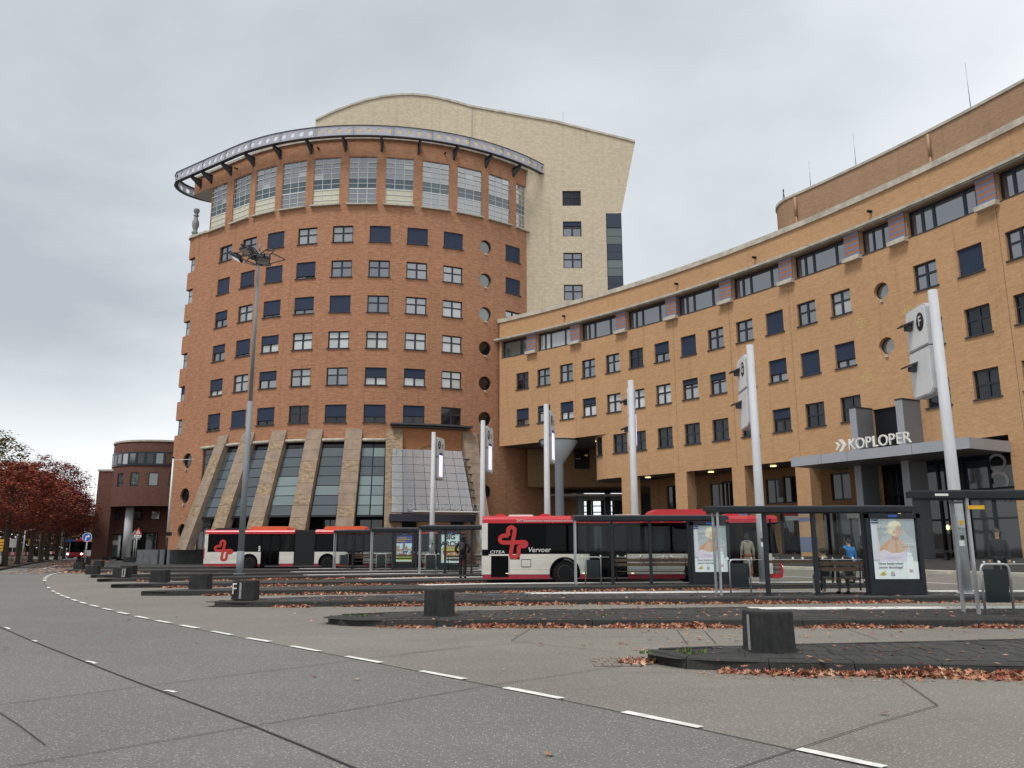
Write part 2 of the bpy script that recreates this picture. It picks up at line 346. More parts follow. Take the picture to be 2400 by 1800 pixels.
M_['busblack'] = mat('bus_black', (.004,.0045,.0055), .35, spec=.08)
M_['orange'] = mat('faded_orange', (.72,.13,.045), .45)
M_['logo'] = mat('logo_red', (.50,.030,.028), .4)
M_['rubber'] = mat('rubber', (.011,.011,.012), .85, spec=.2)
M_['hub'] = mat('wheel_hub', (.11,.11,.115), .5, .4)
M_['bellows'] = mat('bellows', (.13,.135,.14), .7)
M_['seat'] = mat('seat_cloth', (.03,.035,.06), .9)
M_['wood'] = mat('bench_wood', (.115,.058,.035), .6, var=.35, scale=3, stretch=(.4,3,3))
M_['lampw'] = mat('lamp_light', (1.0,.74,.34), .5, emit=1.8)
M_['screen'] = mat('lit_screen', (.66,.64,.90), .4, emit=.9)
M_['headlight'] = mat('lit_headlight', (1,.97,.88), .4, emit=8)
M_['blue'] = mat('sign_blue', (.02,.10,.42), .4)
M_['yellow'] = mat('sign_yellow', (.72,.38,.02), .5)
M_['signred'] = mat('sign_red', (.55,.02,.025), .4)
M_['bark'] = mat('bark', (.055,.045,.036), .95, var=.3, scale=8, bump=.6, stretch=(3,3,.6))
M_['bandblue'] = mat('blue_glazed_brick', (.16,.185,.29), .5, var=.12, scale=6)
M_['bandorange'] = brick('orange_brick', (.47,.20,.095), (.40,.165,.08), (.22,.15,.11), streak=.1, big=.05)
M_['ybrick'] = mat('pale_glazed_brick', (.62,.50,.20), .5)
M_['vcol'] = vcol_mat('printed', .35, .2)
vb = M_['vcol'].node_tree; vb.links.new([n for n in vb.nodes if n.bl_idname == 'ShaderNodeVertexColor'][0].outputs[0], vb.nodes['Principled BSDF'].inputs['Emission Color']); vb.nodes['Principled BSDF'].inputs['Emission Strength'].default_value = .22    # back-lit poster cases
M_['leaf'] = vcol_mat('leaf', .75, .2)
M_['crown'] = vcol_mat('crown_leaf', .8, .2, .12)
M_['moss'] = mat('moss', (.10,.14,.03), .95, var=.4, scale=20)
M_['verge'] = ground_mat('leafy_verge', (.09,.06,.04), (.13,.07,.04), (.2,.1,.05), stain=(.04,.05,.02), stain_amt=.6)

# ================================================================ GROUND AND ROADS
WC, WR = (-56.797, 4.648), 88.412           # centre and radius of the hollow curve of the yellow wing
def hz(x, y):
    """the square climbs gently towards the yellow wing"""
    if y < 18 or x < -20: return 0.0
    d = WR - math.hypot(x - WC[0], y - WC[1]); k = min(1, max(0, (14.5 - d) / 14.0))
    f = min(1, max(0, (x + 4) / 12)) * min(1, max(0, (y - 18) / 8))
    return .9 * k ** 1.6 * f
xs = [-900, -300, -120, -60, -30] + [-12 + 1.6*i for i in range(36)] + [60, 120, 300, 900]
ys = [-300, -60, -20, 0, 10] + [18 + 1.6*i for i in range(38)] + [95, 140, 300, 1500]
g = MB()
for i in range(len(xs)-1):
    for j in range(len(ys)-1):
        q = [(xs[i], ys[j]), (xs[i+1], ys[j]), (xs[i+1], ys[j+1]), (xs[i], ys[j+1])]
        g.face([(a, b, hz(a, b)) for a, b in q], smooth=True)
ground = struct(g.obj('ground', M_['ground']))

def strip(mb, pts, w, z, m=0, zf=None):
    """a flat ribbon of width w along plan points"""
    P = [Vector((p[0], p[1])) for p in pts]; Lf, Rt = [], []
    for i, p in enumerate(P):
        d = (P[min(i+1, len(P)-1)] - P[max(i-1, 0)]).normalized(); n = Vector((-d.y, d.x)) * w / 2; Lf.append(p + n); Rt.append(p - n)
    for i in range(len(P)-1):
        q = [Rt[i], Rt[i+1], Lf[i+1], Lf[i]]
        mb.face([(a.x, a.y, z + (zf(a.x, a.y) if zf else 0)) for a in q], m)
def spline(pts, step):
    """Catmull-Rom through plan points, resampled every step metres"""
    P = [Vector((p[0], p[1])) for p in pts]; P = [P[0]*2 - P[1]] + P + [P[-1]*2 - P[-2]]; o = []
    for i in range(1, len(P)-2):
        n = max(2, int((P[i+1]-P[i]).length / step))
        for k in range(n):
            t = k / n; a, b, c, d = P[i-1], P[i], P[i+1], P[i+2]
            o.append(.5*((2*b) + (c-a)*t + (2*a-5*b+4*c-d)*t*t + (3*b-a-3*c+d)*t**3))
    return o + [P[-2]]
# the lane line of white dashes and the seam that runs along it
dash_px = [(1872.3,1758.9,2073.6,1801.6),(1462.8,1671,1642,1708),(1184,1614,1316.4,1639.7),(986.8,1574.7,1088.5,1593.8),(811.9,1540,893,1555),(683.5,1515.8,749,1528),
 (578.7,1496.7,632.9,1505.3),(497.3,1480.7,542.5,1489.4),(423.9,1466.3,463.7,1473.5),(366,1455.4,399.6,1461.2),(318.3,1445.3,347.9,1451),(276.7,1435.5,300.9,1440.6),
 (240.5,1426.5,261,1430.8),(211.6,1418.9,229.7,1422.9),(187,1411.7,201.4,1415.6),(168.2,1405.5,180.8,1409.1),(152.6,1399.7,163.5,1403),(140.3,1395.4,151.2,1398.3),(130.2,1390.3,140.3,1393.2),(121.2,1384.9,127.3,1387.4),(111.4,1376.6,115.7,1379.1)]
carriage = [gp(2330, 1858), gp(2073.6, 1807)] + [gp((a+c)/2, (b+d)/2 + 2) for a, b, c, d in dash_px[1:]] + [gp(106.5, 1371), gp(103, 1363), gp(103.5,1357), gp(109, 1351.5), gp(119, 1347.5), gp(134, 1343.8), gp(152, 1341)]
seam = spline(carriage, .8)
# the carriageway beyond the seam (left of it) is the darker, smoother surface
cw = MB(); far = [(-38.5, 62), (-52, 88), (-67, 122), (-95, 175)]
poly = [(p.x, p.y) for p in seam] + [(-33.5, 63.5), (-39, 74), (-51, 98), (-62, 119), (-85, 165)] + [(-101, 172), (-71, 120), (-56.5, 101), (-49, 84.3), (-41.3, 68.3), (-35.2, 56), (-31, 45), (-30, 20), (-24, 4), (-10, -6), (0, -8), (20, -9), (30, -8)]
bmx = bmesh.new(); vs = [bmx.verts.new((a, b, .004)) for a, b in poly]; f_ = bmx.faces.new(vs); bmesh.ops.triangulate(bmx, faces=[f_])
me = bpy.data.meshes.new('carriageway'); bmx.to_mesh(me); bmx.free(); me.materials.append(M_['ground2'])
if sum(p.normal.z for p in me.polygons) < 0: me.flip_normals()
road = struct(link('road', me))
jm = MB(); strip(jm, [p for p in seam], .022, .009); jm.obj('seam', M_['joint'], road)
def joint(pts, w=.011):
    j = MB(); strip(j, pts, w, .013, zf=hz); return j.obj('seam', M_['joint'], road)
j5 = lambda x, y: gp(x/2.765, 1250 + y/2.765)
j6 = lambda x, y: gp(700 + x/2.458, 1250 + y/2.458)
j7 = lambda x, y: gp(1500 + x/2.458, 1350 + y/2.458)
joint(spline([j5(-60, 590), j5(0, 612), j5(210, 702), j5(500, 818), j5(940, 990), j5(1640, 1255), j5(2212, 1495), j5(2700, 1700)], .8), .022)
for a in ([j5(60, 1521), j5(1640, 1255), j5(2212, 1160), j6(1080, 885), j6(1860, 768)], [j5(0, 1117), j5(940, 995), j5(2212, 838), j6(330, 735), j6(1000, 650)],
          [j5(-20, 1160), j5(120, 1250), j5(290, 1380)], [j7(520, 1130), j7(905, 1003), j7(1310, 870), j7(1715, 752)], [j7(1470, 577), j7(1715, 752)],
          [j6(1225, 622), j6(1330, 555)], [j6(1225, 622), j6(1830, 690)], [j7(210, 310), j7(275, 398)], [j7(370, 318), j7(440, 395)], [j7(1200, 310), j7(1380, 372)],
          [j5(1920, 515), j5(2080, 487)], [j5(1920, 515), j5(2180, 545)], [j6(1350, 625), j6(560, 700)]):
    joint(a)
for a, b, c, d in dash_px:
    p, q = Vector(gp(a, b)), Vector(gp(c, d)); m = MB(); n = (q-p).normalized(); w = Vector((-n.y, n.x)) * .055
    e1, e2 = w*random.uniform(.8, 1.1), w*random.uniform(.8, 1.1)
    m.face([(v.x, v.y, .014) for v in ((p-e1), (q-e2), (q+e2), (p+e1))] if False else [((p-e1).x,(p-e1).y,.014), ((q-e2).x,(q-e2).y,.014), ((q+e2).x,(q+e2).y,.014), ((p+e1).x,(p+e1).y,.014)])
    me = m.mesh('lane_dash', M_['road_white'])
    if me.polygons[0].normal.z < 0: me.flip_normals()
    link('lane_dash', me, road)
tail = seam[-1:]  # dashes of the far bend
for k in range(len(seam)-1, 0, -1):
    pass
bend = spline([gp(104.5, 1362), gp(105.5, 1356), gp(111, 1351), gp(120, 1346.8), gp(135, 1343), gp(152, 1340)], .25)
for k in range(0, len(bend)-4, 8):
    m = MB(); strip(m, bend[k:k+5], .16, .014); me = m.mesh('lane_dash', M_['road_white'])
    if me.polygons[0].normal.z < 0: me.flip_normals()
    link('lane_dash', me, road)
for a, b in (((0, 1341), (42, 1339.5)), ((100, 1333), (136, 1325.5)), ((108, 1337.5), (145, 1336.2))):   # lines across the mouth of the far road
    m = MB(); strip(m, [gp(*a), gp(*b)], .25, .014); me = m.mesh('lane_dash', M_['road_white'])
    if me.polygons[0].normal.z < 0: me.flip_normals()
    link('lane_dash', me, road)
for (a, b, c, d) in ((30,612,62,625), (210,698,236,706), (560,833,620,850), (1070,1025,1135,1038)):      # worn remnants of an older line
    m = MB(); p, q = Vector(j5(a, b)), Vector(j5(c, d)); strip(m, [p, (p+q)/2 + Vector((.01,.01)), q], .05, .014); m.obj('paint_remnant', M_['road_white'], road)

# ---------------------------------------------------------------- the bus islands: kerb stones, paving, white edge tiles
KH = .14
def lerp2(poly, f):
    """point at fraction f of a plan polyline"""
    Ls = [(Vector(b) - Vector(a)).length for a, b in zip(poly, poly[1:])]; t = f * sum(Ls)
    for (a, b), l in zip(zip(poly, poly[1:]), Ls):
        if t <= l or (a, b) == (poly[-2], poly[-1]): return Vector(a).lerp(Vector(b), t / l)
        t -= l
def stones(isl, line, w, h, lens, mtl, name='kerb_stone', gap=.012, inward=1):
    """kerb stones laid end to end along a plan polyline, each an object of its own"""
    P = [Vector(p) for p in line]; acc = [0]
    for a, b in zip(P, P[1:]): acc.append(acc[-1] + (b-a).length)
    def pt(t):
        t = min(max(t, 0), acc[-1])
        for i in range(len(P)-1):
            if t <= acc[i+1] + 1e-9: return P[i].lerp(P[i+1], (t-acc[i]) / max(1e-9, acc[i+1]-acc[i])), (P[i+1]-P[i]).normalized()
    t = 0
    while t < acc[-1] - .15:
        l = min(lens() if callable(lens) else lens, acc[-1] - t)
        (a, da), (b, db) = pt(t + gap/2), pt(t + l - gap/2); na, nb = Vector((-da.y, da.x))*inward, Vector((-db.y, db.x))*inward
        hh = h + random.uniform(-.006, .006); c = .035; m = MB()
        sec = [(0, -.05), (0, hh - c), (.02, hh - .008), (c+.01, hh), (w, hh - .002), (w, -.05)]
        A = [(a.x + na.x*u, a.y + na.y*u, z) for u, z in sec]; B = [(b.x + nb.x*u, b.y + nb.y*u, z) for u, z in sec]
        n = len(sec)
        for i in range(n-1): m.face([A[i], B[i], B[i+1], A[i+1]] if inward > 0 else [A[i+1], B[i+1], B[i], A[i]])
        m.face(A if inward < 0 else A[::-1]); m.face(B if inward > 0 else B[::-1])
        m.obj(name, mtl, isl); t += l
def island(label_bits, front, nose, back, x_end, tiles=0, white_from=None, mtl='pav', tile_mtl=('pav',), stone_len=1.0):
    """a raised bus island: nose at the left end, front kerb towards the camera, back edge towards the bus lane"""
    outline = front[::-1][:-1] + [front[0]] + nose + back
    inner = MB(); bm = bmesh.new(); vs = [bm.verts.new((p[0], p[1], KH - .022 if tiles else KH - .006)) for p in outline]
    f = bm.faces.new(vs); bmesh.ops.triangulate(bm, faces=[f]); me = bpy.data.meshes.new('island_paving'); bm.to_mesh(me); bm.free()
    if sum(p.normal.z for p in me.polygons) < 0: me.flip_normals()
    me.materials.append(M_[mtl]); isl = struct(link('bus_island', me))
    stones(isl, [nose[-1]] + nose[::-1][1:] + front if False else nose[::-1] + front, .24, KH, lambda: stone_len, M_['kerb'])
    stones(isl, back, .13, KH, 1.0, M_['kerb'], 'edge_stone', inward=-1)
    if white_from is not None:                                # white tiles along the boarding edge
        f0 = white_from; n = 0; P = [Vector(p) for p in back]; tot = sum((b-a).length for a, b in zip(P, P[1:])); t = f0
        while t < tot - .3 and n < 70:
            a = lerp2(back, t/tot); b = lerp2(back, min(1, (t+.29)/tot)); d = (b-a).normalized(); nn = Vector((d.y, -d.x)); m = MB()
            for r in (0, 1):
                m = MB(); o = .14 + .305*r; s_ = d*(.15*r); q = [a+s_+nn*o, b+s_+nn*o, b+s_+nn*(o+.295), a+s_+nn*(o+.295)]
                m.prism([(v.x, v.y) for v in q][::-1], KH - .03, KH + .005 + random.uniform(0, .003)); m.obj('white_tile', M_['road_white'], isl)
            t += .3; n += 1
    if tiles:                                                 # dark paving tiles set with joints between them
        n = 0; done = 0; fl = sum((Vector(b)-Vector(a)).length for a, b in zip(front, front[1:])); r = 0
        while r < tiles[1]:
            off = .26 + r * tiles[3]; t = .25 + (.15 if r % 2 else 0)
            while t < min(fl, tiles[0]) and done < 285:
                a = lerp2(front, t/fl); b = lerp2(front, min(1, (t+tiles[2])/fl)); d = (b-a).normalized(); nn = Vector((-d.y, d.x))
                ba, bb = back_dist(a, nn, back), back_dist(b, nn, back); lim = min(ba, bb) - .16 - (.64 if white_from is not None and t > white_from else 0)
                e = min(off + tiles[3] - .012, lim)
                if e - off > .08:
                    b2 = b - d*.012; m = MB(); zt = KH + random.uniform(-.004, .003)
                    q = [a+nn*off, b2+nn*off, b2+nn*e, a+nn*e]; m.prism([(v.x, v.y) for v in q], KH-.05, zt, bottom=False)
                    m.obj('paving_tile', M_[random.choice(tile_mtl)], isl); done += 1
                t += tiles[2]
            r += 1
    return isl
def back_dist(p, n, back):
    """how far it is from p along n to the back edge"""
    best = 9
    for a, b in zip(back, back[1:]):
        a, b = Vector(a), Vector(b); e = b - a; den = n.x*e.y - n.y*e.x
        if abs(den) < 1e-9: continue
        w = a - p; t = (w.x*e.y - w.y*e.x)/den; u = (w.x*n.y - w.y*n.x)/den
        if t > 0 and -.01 <= u <= 1.01: best = min(best, t)
    return best
def rs(a, b): return lambda: random.uniform(a, b)
ISL = {}
ISL[1] = island('', [(2.05,10.72),(2.5,10.52),(3.17,10.36),(5.8,10.02),(14,9.2)], [(1.8,11.1),(1.78,11.3),(1.83,11.5)], [(2.0,11.7),(2.68,11.93),(4.05,12.15),(5.4,12.34),(7.1,12.64),(14,13.7)], 14, (8.6, 7, .21, .42), None, 'kerb', ('pav','pav','kerb'), 1.0)
ISL[2] = island('', [(-3.15,16.38),(-2.5,16.3),(-.67,16.25),(9.4,15.95),(20,15.7)], [(-3.78,16.85),(-3.86,17.1),(-3.8,17.35)], [(-3.6,17.7),(-2.6,18.2),(-.5,18.66),(1.7,18.95),(5.2,19.4),(20,19.5)], 20, (15.5, 7, .36, .45), 9.2, 'kerb', ('pav','pav','kerb'))
ISL[3] = island('', [(-7,21.68),(-3.8,21.95),(1.64,22.5),(10.6,22.95),(22,23.4)], [(-7.95,21.8),(-8.1,22.1),(-7.9,22.5)], [(-7.4,22.95),(-5,24.2),(-2,25.3),(.13,25.7),(5.3,26.15),(13.4,26.4),(22,26.7)], 22, (21, 7, .6, .6), 8.3, 'kerb', ('pav','pav2','pav'))
ISL[4] = island('', [(-11.2,26.85),(-7,27.4),(-3,28.2),(3.7,29.4),(9.5,30.3),(15,31.0)], [(-12.0,27.0),(-12.15,27.35),(-11.8,27.9)], [(-10.5,28.8),(-7,30.1),(-4.2,31.2),(-.86,32.5),(2.5,33.0),(15,33.25)], 15, 0, 7.4, 'pav')
ISL[5] = island('', [(-14.4,32.2),(-8.6,33.5),(-4.9,34.6),(-.3,36.1),(9,37.6)], [(-15.5,32.2),(-15.7,32.6),(-15.2,33.2)], [(-13.5,34.4),(-7.84,37.1),(-2.56,39.5),(2,40.6),(9,41.2)], 9, 0, 7.2, 'pav')
ISL[6] = island('', [(-18,38.35),(-10.4,40.4),(-1.6,43.1),(7,44.6)], [(-18.95,38.0),(-19.15,38.4),(-18.7,39.2)], [(-17,40.4),(-11,43.1),(-4.9,45.7),(0,46.9),(7,47.6)], 7, 0, 6.7, 'pav')
ISL[7] = island('', [(-20.8,43.1),(-12.4,45.8),(0,48.6),(6,49.4)], [(-22.0,43.3),(-22.2,43.8),(-21.6,44.6)], [(-19.5,46.0),(-12,49.0),(-4,51.2),(0,52),(6,52.6)], 6, 0, 7, 'pav')
ISL[8] = island('', [(-26.6,52.3),(-20,52.0),(-14,52.7),(-3,54.0),(4,54.6)], [(-29.2,54.3),(-29.9,55.6),(-29.3,57.0)], [(-26.5,56.6),(-14.5,56.7),(-3,57.0),(4,57.2)], 4, 0, 12, 'pav')
# forecourt before the round tower and the pavement along the wing
fc = MB()
fpoly = [(-31.2,60.5),(-20,60.6),(0,60.8),(9,61.5),(9,90),(-33,90),(-34,82),(-46,96),(-52,109),(-55.5,112),(-51,100),(-44.5,86),(-37.5,73),(-33,64)]
bm = bmesh.new(); vs = [bm.verts.new((a, b, .14)) for a, b in fpoly]; f = bm.faces.new(vs); bmesh.ops.triangulate(bm, faces=[f]); me = bpy.data.meshes.new('forecourt'); bm.to_mesh(me); bm.free()
if sum(p.normal.z for p in me.polygons) < 0: me.flip_normals()
me.materials.append(M_['pav']); forecourt = struct(link('forecourt_pavement', me))
stones(forecourt, [(-55.5,112),(-51,100),(-44.5,86),(-37.5,73),(-33,64),(-31.2,60.5),(-20,60.6),(9,61.5)], .2, .145, 1.6, M_['kerb'])
pm = MB()
def wpt(th, R): return (WC[0] + R*math.cos(R_(th)), WC[1] + R*math.sin(R_(th)))
for k in range(34):
    a, b = 46 - k, 45 - k
    for r0, r1 in ((WR-6.8, WR-4.5), (WR-4.5, WR-2.2), (WR-2.2, WR+3.4)):
        q = [wpt(a, r0), wpt(b, r0), wpt(b, r1), wpt(a, r1)]
        pm.face([(x, y, hz(x, y) + .12) for x, y in q])
    q = [wpt(a, WR-6.8), wpt(b, WR-6.8)]; pm.face([(x, y, hz(x, y) + dz) for (x, y), dz in ((q[0], -.1), (q[1], -.1), (q[1], .12), (q[0], .12))])
wing_pavement = struct(pm.obj('pavement', M_['pav']))
km = MB(); 
for k in range(34): 
    q = [wpt(46-k, WR-6.95), wpt(45-k, WR-6.95), wpt(45-k, WR-6.6), wpt(46-k, WR-6.6)]; km.face([(x, y, hz(x, y)+.13) for x, y in q]); km.face([(x, y, hz(x, y)+dz) for (x, y), dz in ((q[0], -.1), (q[1], -.1), (q[1], .13), (q[0], .13))])
km.obj('pale_kerb', M_['coping'], wing_pavement)
ll = MB(); strip(ll, [wpt(40-.7*k, WR-10.5) for k in range(30)], .12, .012, zf=hz); ll.obj('road_line', M_['road_white'], ground)
# verge with the street trees on the left, its kerb, and the second carriageway beyond
vg = MB(); v_in = [(-30.6,45),(-34.7,56),(-40.8,68.3),(-48.6,84.4),(-56,101.2),(-71,121),(-100,172)]; v_out = [(-36.5,44),(-40.5,55.5),(-46.5,67.5),(-54,82.8),(-61.5,99),(-76.5,119.5),(-105,170)]
for i in range(len(v_in)-1): vg.face([(*v_out[i], .13), (*v_in[i], .13), (*v_in[i+1], .13), (*v_out[i+1], .13)][::1])
me = vg.mesh('verge', M_['verge'])
if me.polygons[0].normal.z < 0: me.flip_normals()
verge = struct(link('tree_verge', me)); stones(verge, v_in, .18, .14, 3.0, M_['kerb'], inward=1)
bp_ = MB(); strip(bp_, [(-52,45),(-58,62),(-66,80),(-74,97),(-90,122),(-120,170)], 7, .016); me = bp_.mesh('cycle_path', mat('leaf_covered_red_paving', (.26,.10,.06), .9, var=.4, scale=3))
if me.polygons[0].normal.z < 0: me.flip_normals()
struct(link('cycle_path', me))

# ================================================================ BUILDINGS
def wall(path, u0, u1, z0, z1, ops=(), depth=.25, step=1.2, flip=False, m=0, mr=0, mb=None):
    """a wall along a plan path with real openings (rectangles and rounds) and their reveals"""
    mb = mb or MB(); us = {u0, u1}; zs = {z0, z1}; n = max(1, int(round(abs(u1-u0)/step)))
    for i in range(n+1): us.add(u0 + (u1-u0)*i/n)
    rects, circ = [], []
    for o in ops:
        if o[0] == 'r': rects.append(o[1:]); us |= {o[1], o[2]}; zs |= {o[3], o[4]}
        else:
            uc, zc, r = o[1:4]; rz = o[4] if len(o) > 4 else r; circ.append((uc, zc, r, rz)); us |= {uc-r*1.12, uc+r*1.12}; zs |= {zc-rz*1.12, zc+rz*1.12}
    us = sorted(u for u in us if u0-1e-6 <= u <= u1+1e-6); zs = sorted(z for z in zs if z0-1e-6 <= z <= z1+1e-6)
    us = [u for i, u in enumerate(us) if i == 0 or u-us[i-1] > 1e-5]; zs = [z for i, z in enumerate(zs) if i == 0 or z-zs[i-1] > 1e-5]
    def P(u, z, d=0): x, y, nx, ny = path(u); return (x-nx*d, y-ny*d, z)
    def F(pts, mm=m): mb.face([P(*p) for p in (pts[::-1] if flip else pts)], mm, [(p[0], p[1]) if len(p) < 3 or not p[2] else (p[0]+p[2], p[1]) for p in (pts[::-1] if flip else pts)])
    for i in range(len(us)-1):
        for j in range(len(zs)-1):
            cu, cz = (us[i]+us[i+1])/2, (zs[j]+zs[j+1])/2
            if any(a < cu < b and c < cz < d for a, b, c, d in rects): continue
            if any(abs(cu-a) < r*1.12 and abs(cz-b) < rz*1.12 for a, b, r, rz in circ): continue
            F([(us[i], zs[j]), (us[i+1], zs[j]), (us[i+1], zs[j+1]), (us[i], zs[j+1])])
    for a, b, c, d in rects:
        k = max(1, int((b-a)/step))
        for q in range(k):
            ua, ub = a+(b-a)*q/k, a+(b-a)*(q+1)/k
            F([(ua, c, depth), (ub, c, depth), (ub, c), (ua, c)][::-1], mr); F([(ua, d), (ub, d), (ub, d, depth), (ua, d, depth)][::-1], mr)
        F([(a, c), (a, d), (a, d, depth), (a, c, depth)][::-1], mr); F([(b, c), (b, c, depth), (b, d, depth), (b, d)][::-1], mr)
    for a, b, r, rz in circ:
        n = 24
        for q in range(n):
            t0, t1 = 2*math.pi*q/n, 2*math.pi*(q+1)/n
            def sq(t): c, s = math.cos(t), math.sin(t); k = 1.12/max(abs(c), abs(s)); return (a+c*k*r, b+s*k*rz)
            def ci(t): return (a+math.cos(t)*r, b+math.sin(t)*rz)
            F([ci(t0), sq(t0), sq(t1), ci(t1)]); F([ci(t0), ci(t1), (*ci(t1), depth), (*ci(t0), depth)], mr)
    return mb
def onpath(path, u, z, d=0.0):
    """frame of an object standing in the wall: local x along the wall, local +y into the building"""
    x, y, nx, ny = path(u); return Matrix.Translation((x-nx*d, y-ny*d, z)) @ Matrix.Rotation(math.atan2(nx, -ny), 4, 'Z')
PANES = {}
def pane_mesh(w, h, m, t=.02):
    k = (round(w, 3), round(h, 3), m)
    if k not in PANES: b = MB(); b.box(-w/2, w/2, 0, t, -h/2, h/2); PANES[k] = b.mesh('pane', M_[m])
    return PANES[k]
FRAMES = {}
def window_mesh(w, h, split=.42, fr=.09, mull=.07, fm='navy', cross=True):
    k = (w, h, split, fm, cross)
    if k in FRAMES: return FRAMES[k]
    b = MB(); b.box(-w/2, -w/2+fr, 0, .09, -h/2, h/2); b.box(w/2-fr, w/2, 0, .09, -h/2, h/2)
    b.box(-w/2+fr, w/2-fr, 0, .09, h/2-fr, h/2); b.box(-w/2+fr, w/2-fr, 0, .09, -h/2, -h/2+fr)
    if cross:
        zt = h/2 - h*split; b.box(-mull, mull, -.01, .085, -h/2+fr, h/2-fr); b.box(-w/2+fr, w/2-fr, -.004, .083, zt-mull*.8, zt+mull*.8)
    b.box(-w/2, w/2, .12, .14, -h/2, h/2)                      # dark room behind
    FRAMES[k] = b.mesh('window', M_[fm]); return FRAMES[k]
BL = {}
def blind_mesh(w, h, cover):
    k = (w, h, cover)
    if k not in BL:
        b = MB(); hh = h*cover; b.box(-w/2+.03, w/2-.03, -.05, -.03, h/2-hh, h/2-.02); b.box(-w/2+.03, w/2-.03, -.065, -.025, h/2-hh-.05, h/2-hh, 1)
        BL[k] = b.mesh('blind', [M_['blind'], M_['black']])
    return BL[k]
def window(root, M, w, h, cover=0, glass='g0', split=.42, sill=True, fm='navy'):
    """window (frame) > four panes, blind, sill"""
    o = link('window', window_mesh(w, h, split, fm=fm), root, M); fr, mu = .09, .07
    hw = w/2 - fr - mu; zt = h/2 - h*split; ht = h/2 - fr - (zt + mu*.8); hb = (zt - mu*.8) + h/2 - fr
    for s in (-1, 1):
        cx = s*(mu + hw/2)
        if glass == 'g0' and random.random() < .14: glass = random.choice(('g1', 'ggreen', 'g2'))
        tl = lambda: Matrix.Rotation(random.gauss(0, .012), 4, 'Z') @ Matrix.Rotation(random.gauss(0, .012), 4, 'X')
        if cover < split*.9: link('pane', pane_mesh(hw-.03, ht-.02, glass), o, M @ Matrix.Translation((cx, .045, zt + mu*.8 + ht/2)) @ tl())
        if cover < .95: link('pane', pane_mesh(hw-.03, hb-.02, glass), o, M @ Matrix.Translation((cx, .045, -h/2 + fr + hb/2)) @ tl())
    if cover: link('blind', blind_mesh(w, h, cover), o, M)
    if sill:
        b = FRAMES.get(('sill', w))
        if b is None: q = MB(); q.box(-w/2-.08, w/2+.08, -.24, .05, -.045, .025); b = FRAMES[('sill', w)] = q.mesh('sill', M_['sill'])
        link('sill', b, o, M @ Matrix.Translation((0, 0, -h/2)))
    return o
RND = {}
def round_window(root, M, r, rz=None, glass='g0', bracket=True):
    rz = rz or r; k = (r, rz)
    if k not in RND:
        b = MB(); n = 24
        for q in range(n):
            t0, t1 = 2*math.pi*q/n, 2*math.pi*(q+1)/n
            c = lambda t, s: (math.cos(t)*r*s, math.sin(t)*rz*s)
            for y0, y1, s0, s1 in ((0, 0, 1, .9), (0, .08, .9, .9)):
                (a, b1), (c1, d1), (e1, f1), (g1, h1) = c(t0, s0), c(t1, s0), c(t1, s1), c(t0, s1)
                b.face([(a, y0, b1), (c1, y0, d1), (e1, y1, f1), (g1, y1, h1)])
        if bracket: b.box(-.1, .1, -.34, -.04, -rz-.2, -rz-.02, 1)
        p = MB(); p.face([(math.cos(2*math.pi*q/n)*r*.9, 0, math.sin(2*math.pi*q/n)*rz*.9) for q in range(n)])
        RND[k] = (b.mesh('round_window', [M_['navy'], M_['concrete']]), p)
    fm, p = RND[k]; o = link('round_window', fm, root, M); kk = (k, glass)
    if kk not in RND: RND[kk] = p.mesh('pane', M_[glass])
    link('pane', RND[kk], o, M @ Matrix.Translation((0, .06, 0))); return o
def sweep(mb, pts, r0, r1, z0, z1, m=0):
    """a rectangular bar along plan points, from offset r0 to r1 on the left hand side"""
    P = [Vector((p[0], p[1])) for p in pts]; rows = []
    for i, p in enumerate(P):
        d = (P[min(i+1, len(P)-1)] - P[max(i-1, 0)]).normalized(); n = Vector((-d.y, d.x))
        a, b = p + n*r0, p + n*r1; rows.append([(a.x, a.y, z0), (b.x, b.y, z0), (b.x, b.y, z1), (a.x, a.y, z1)])
    for i in range(len(P)-1):
        for q in range(4): mb.face([rows[i][q], rows[i][(q+1) % 4], rows[i+1][(q+1) % 4], rows[i+1][q]][::-1], m)
    mb.face(rows[0], m); mb.face(rows[-1][::-1], m)

# ---------------------------------------------------------------- the round brick tower
TC, TR = Vector((-13.906, 90.575)), 21.19
A0 = R_(-35); UA = TR*A0; SC_, RC = 7.85, .65
def tarc(t, R=TR): return (TC.x + R*math.sin(t), TC.y - R*math.cos(t))
T0 = Vector(tarc(A0)); TD = Vector((-math.cos(A0), -math.sin(A0))); TN = Vector((math.sin(A0), -math.cos(A0)))
def tpath_at(sc, rc, turn=R_(100)):
    def path(u):
        if u >= UA: t = u/TR; x, y = tarc(t); return (x, y, math.sin(t), -math.cos(t))
        s = UA - u
        if s <= sc: p = T0 + TD*s; return (p.x, p.y, TN.x, TN.y)
        c = T0 + TD*sc - TN*rc; h0 = math.atan2(TD.y, TD.x); a = min(turn, (s-sc)/rc); h = h0 - a
        n = Vector((math.cos(h + math.pi/2), math.sin(h + math.pi/2))); p = c + n*rc; rest = s - sc - rc*turn
        if rest > 0: p = p + Vector((math.cos(h), math.sin(h)))*rest
        return (p.x, p.y, n.x, n.y)
    return path
tpath = tpath_at(SC_, RC); spath = tpath_at(4.75, .5)
uS = lambda s: UA - s
uT = lambda deg: TR*R_(deg)
U_END = uT(80); U_BEG = uS(17.5)
tower = thing('round_tower', 'tall rounded red brick office tower with slanted stone buttresses and a steel ring on top', 'building', at(TC.x, TC.y, .14))
WW, WH = 1.89, 1.58
rows = [29.43 - 3.3*k for k in range(6)]
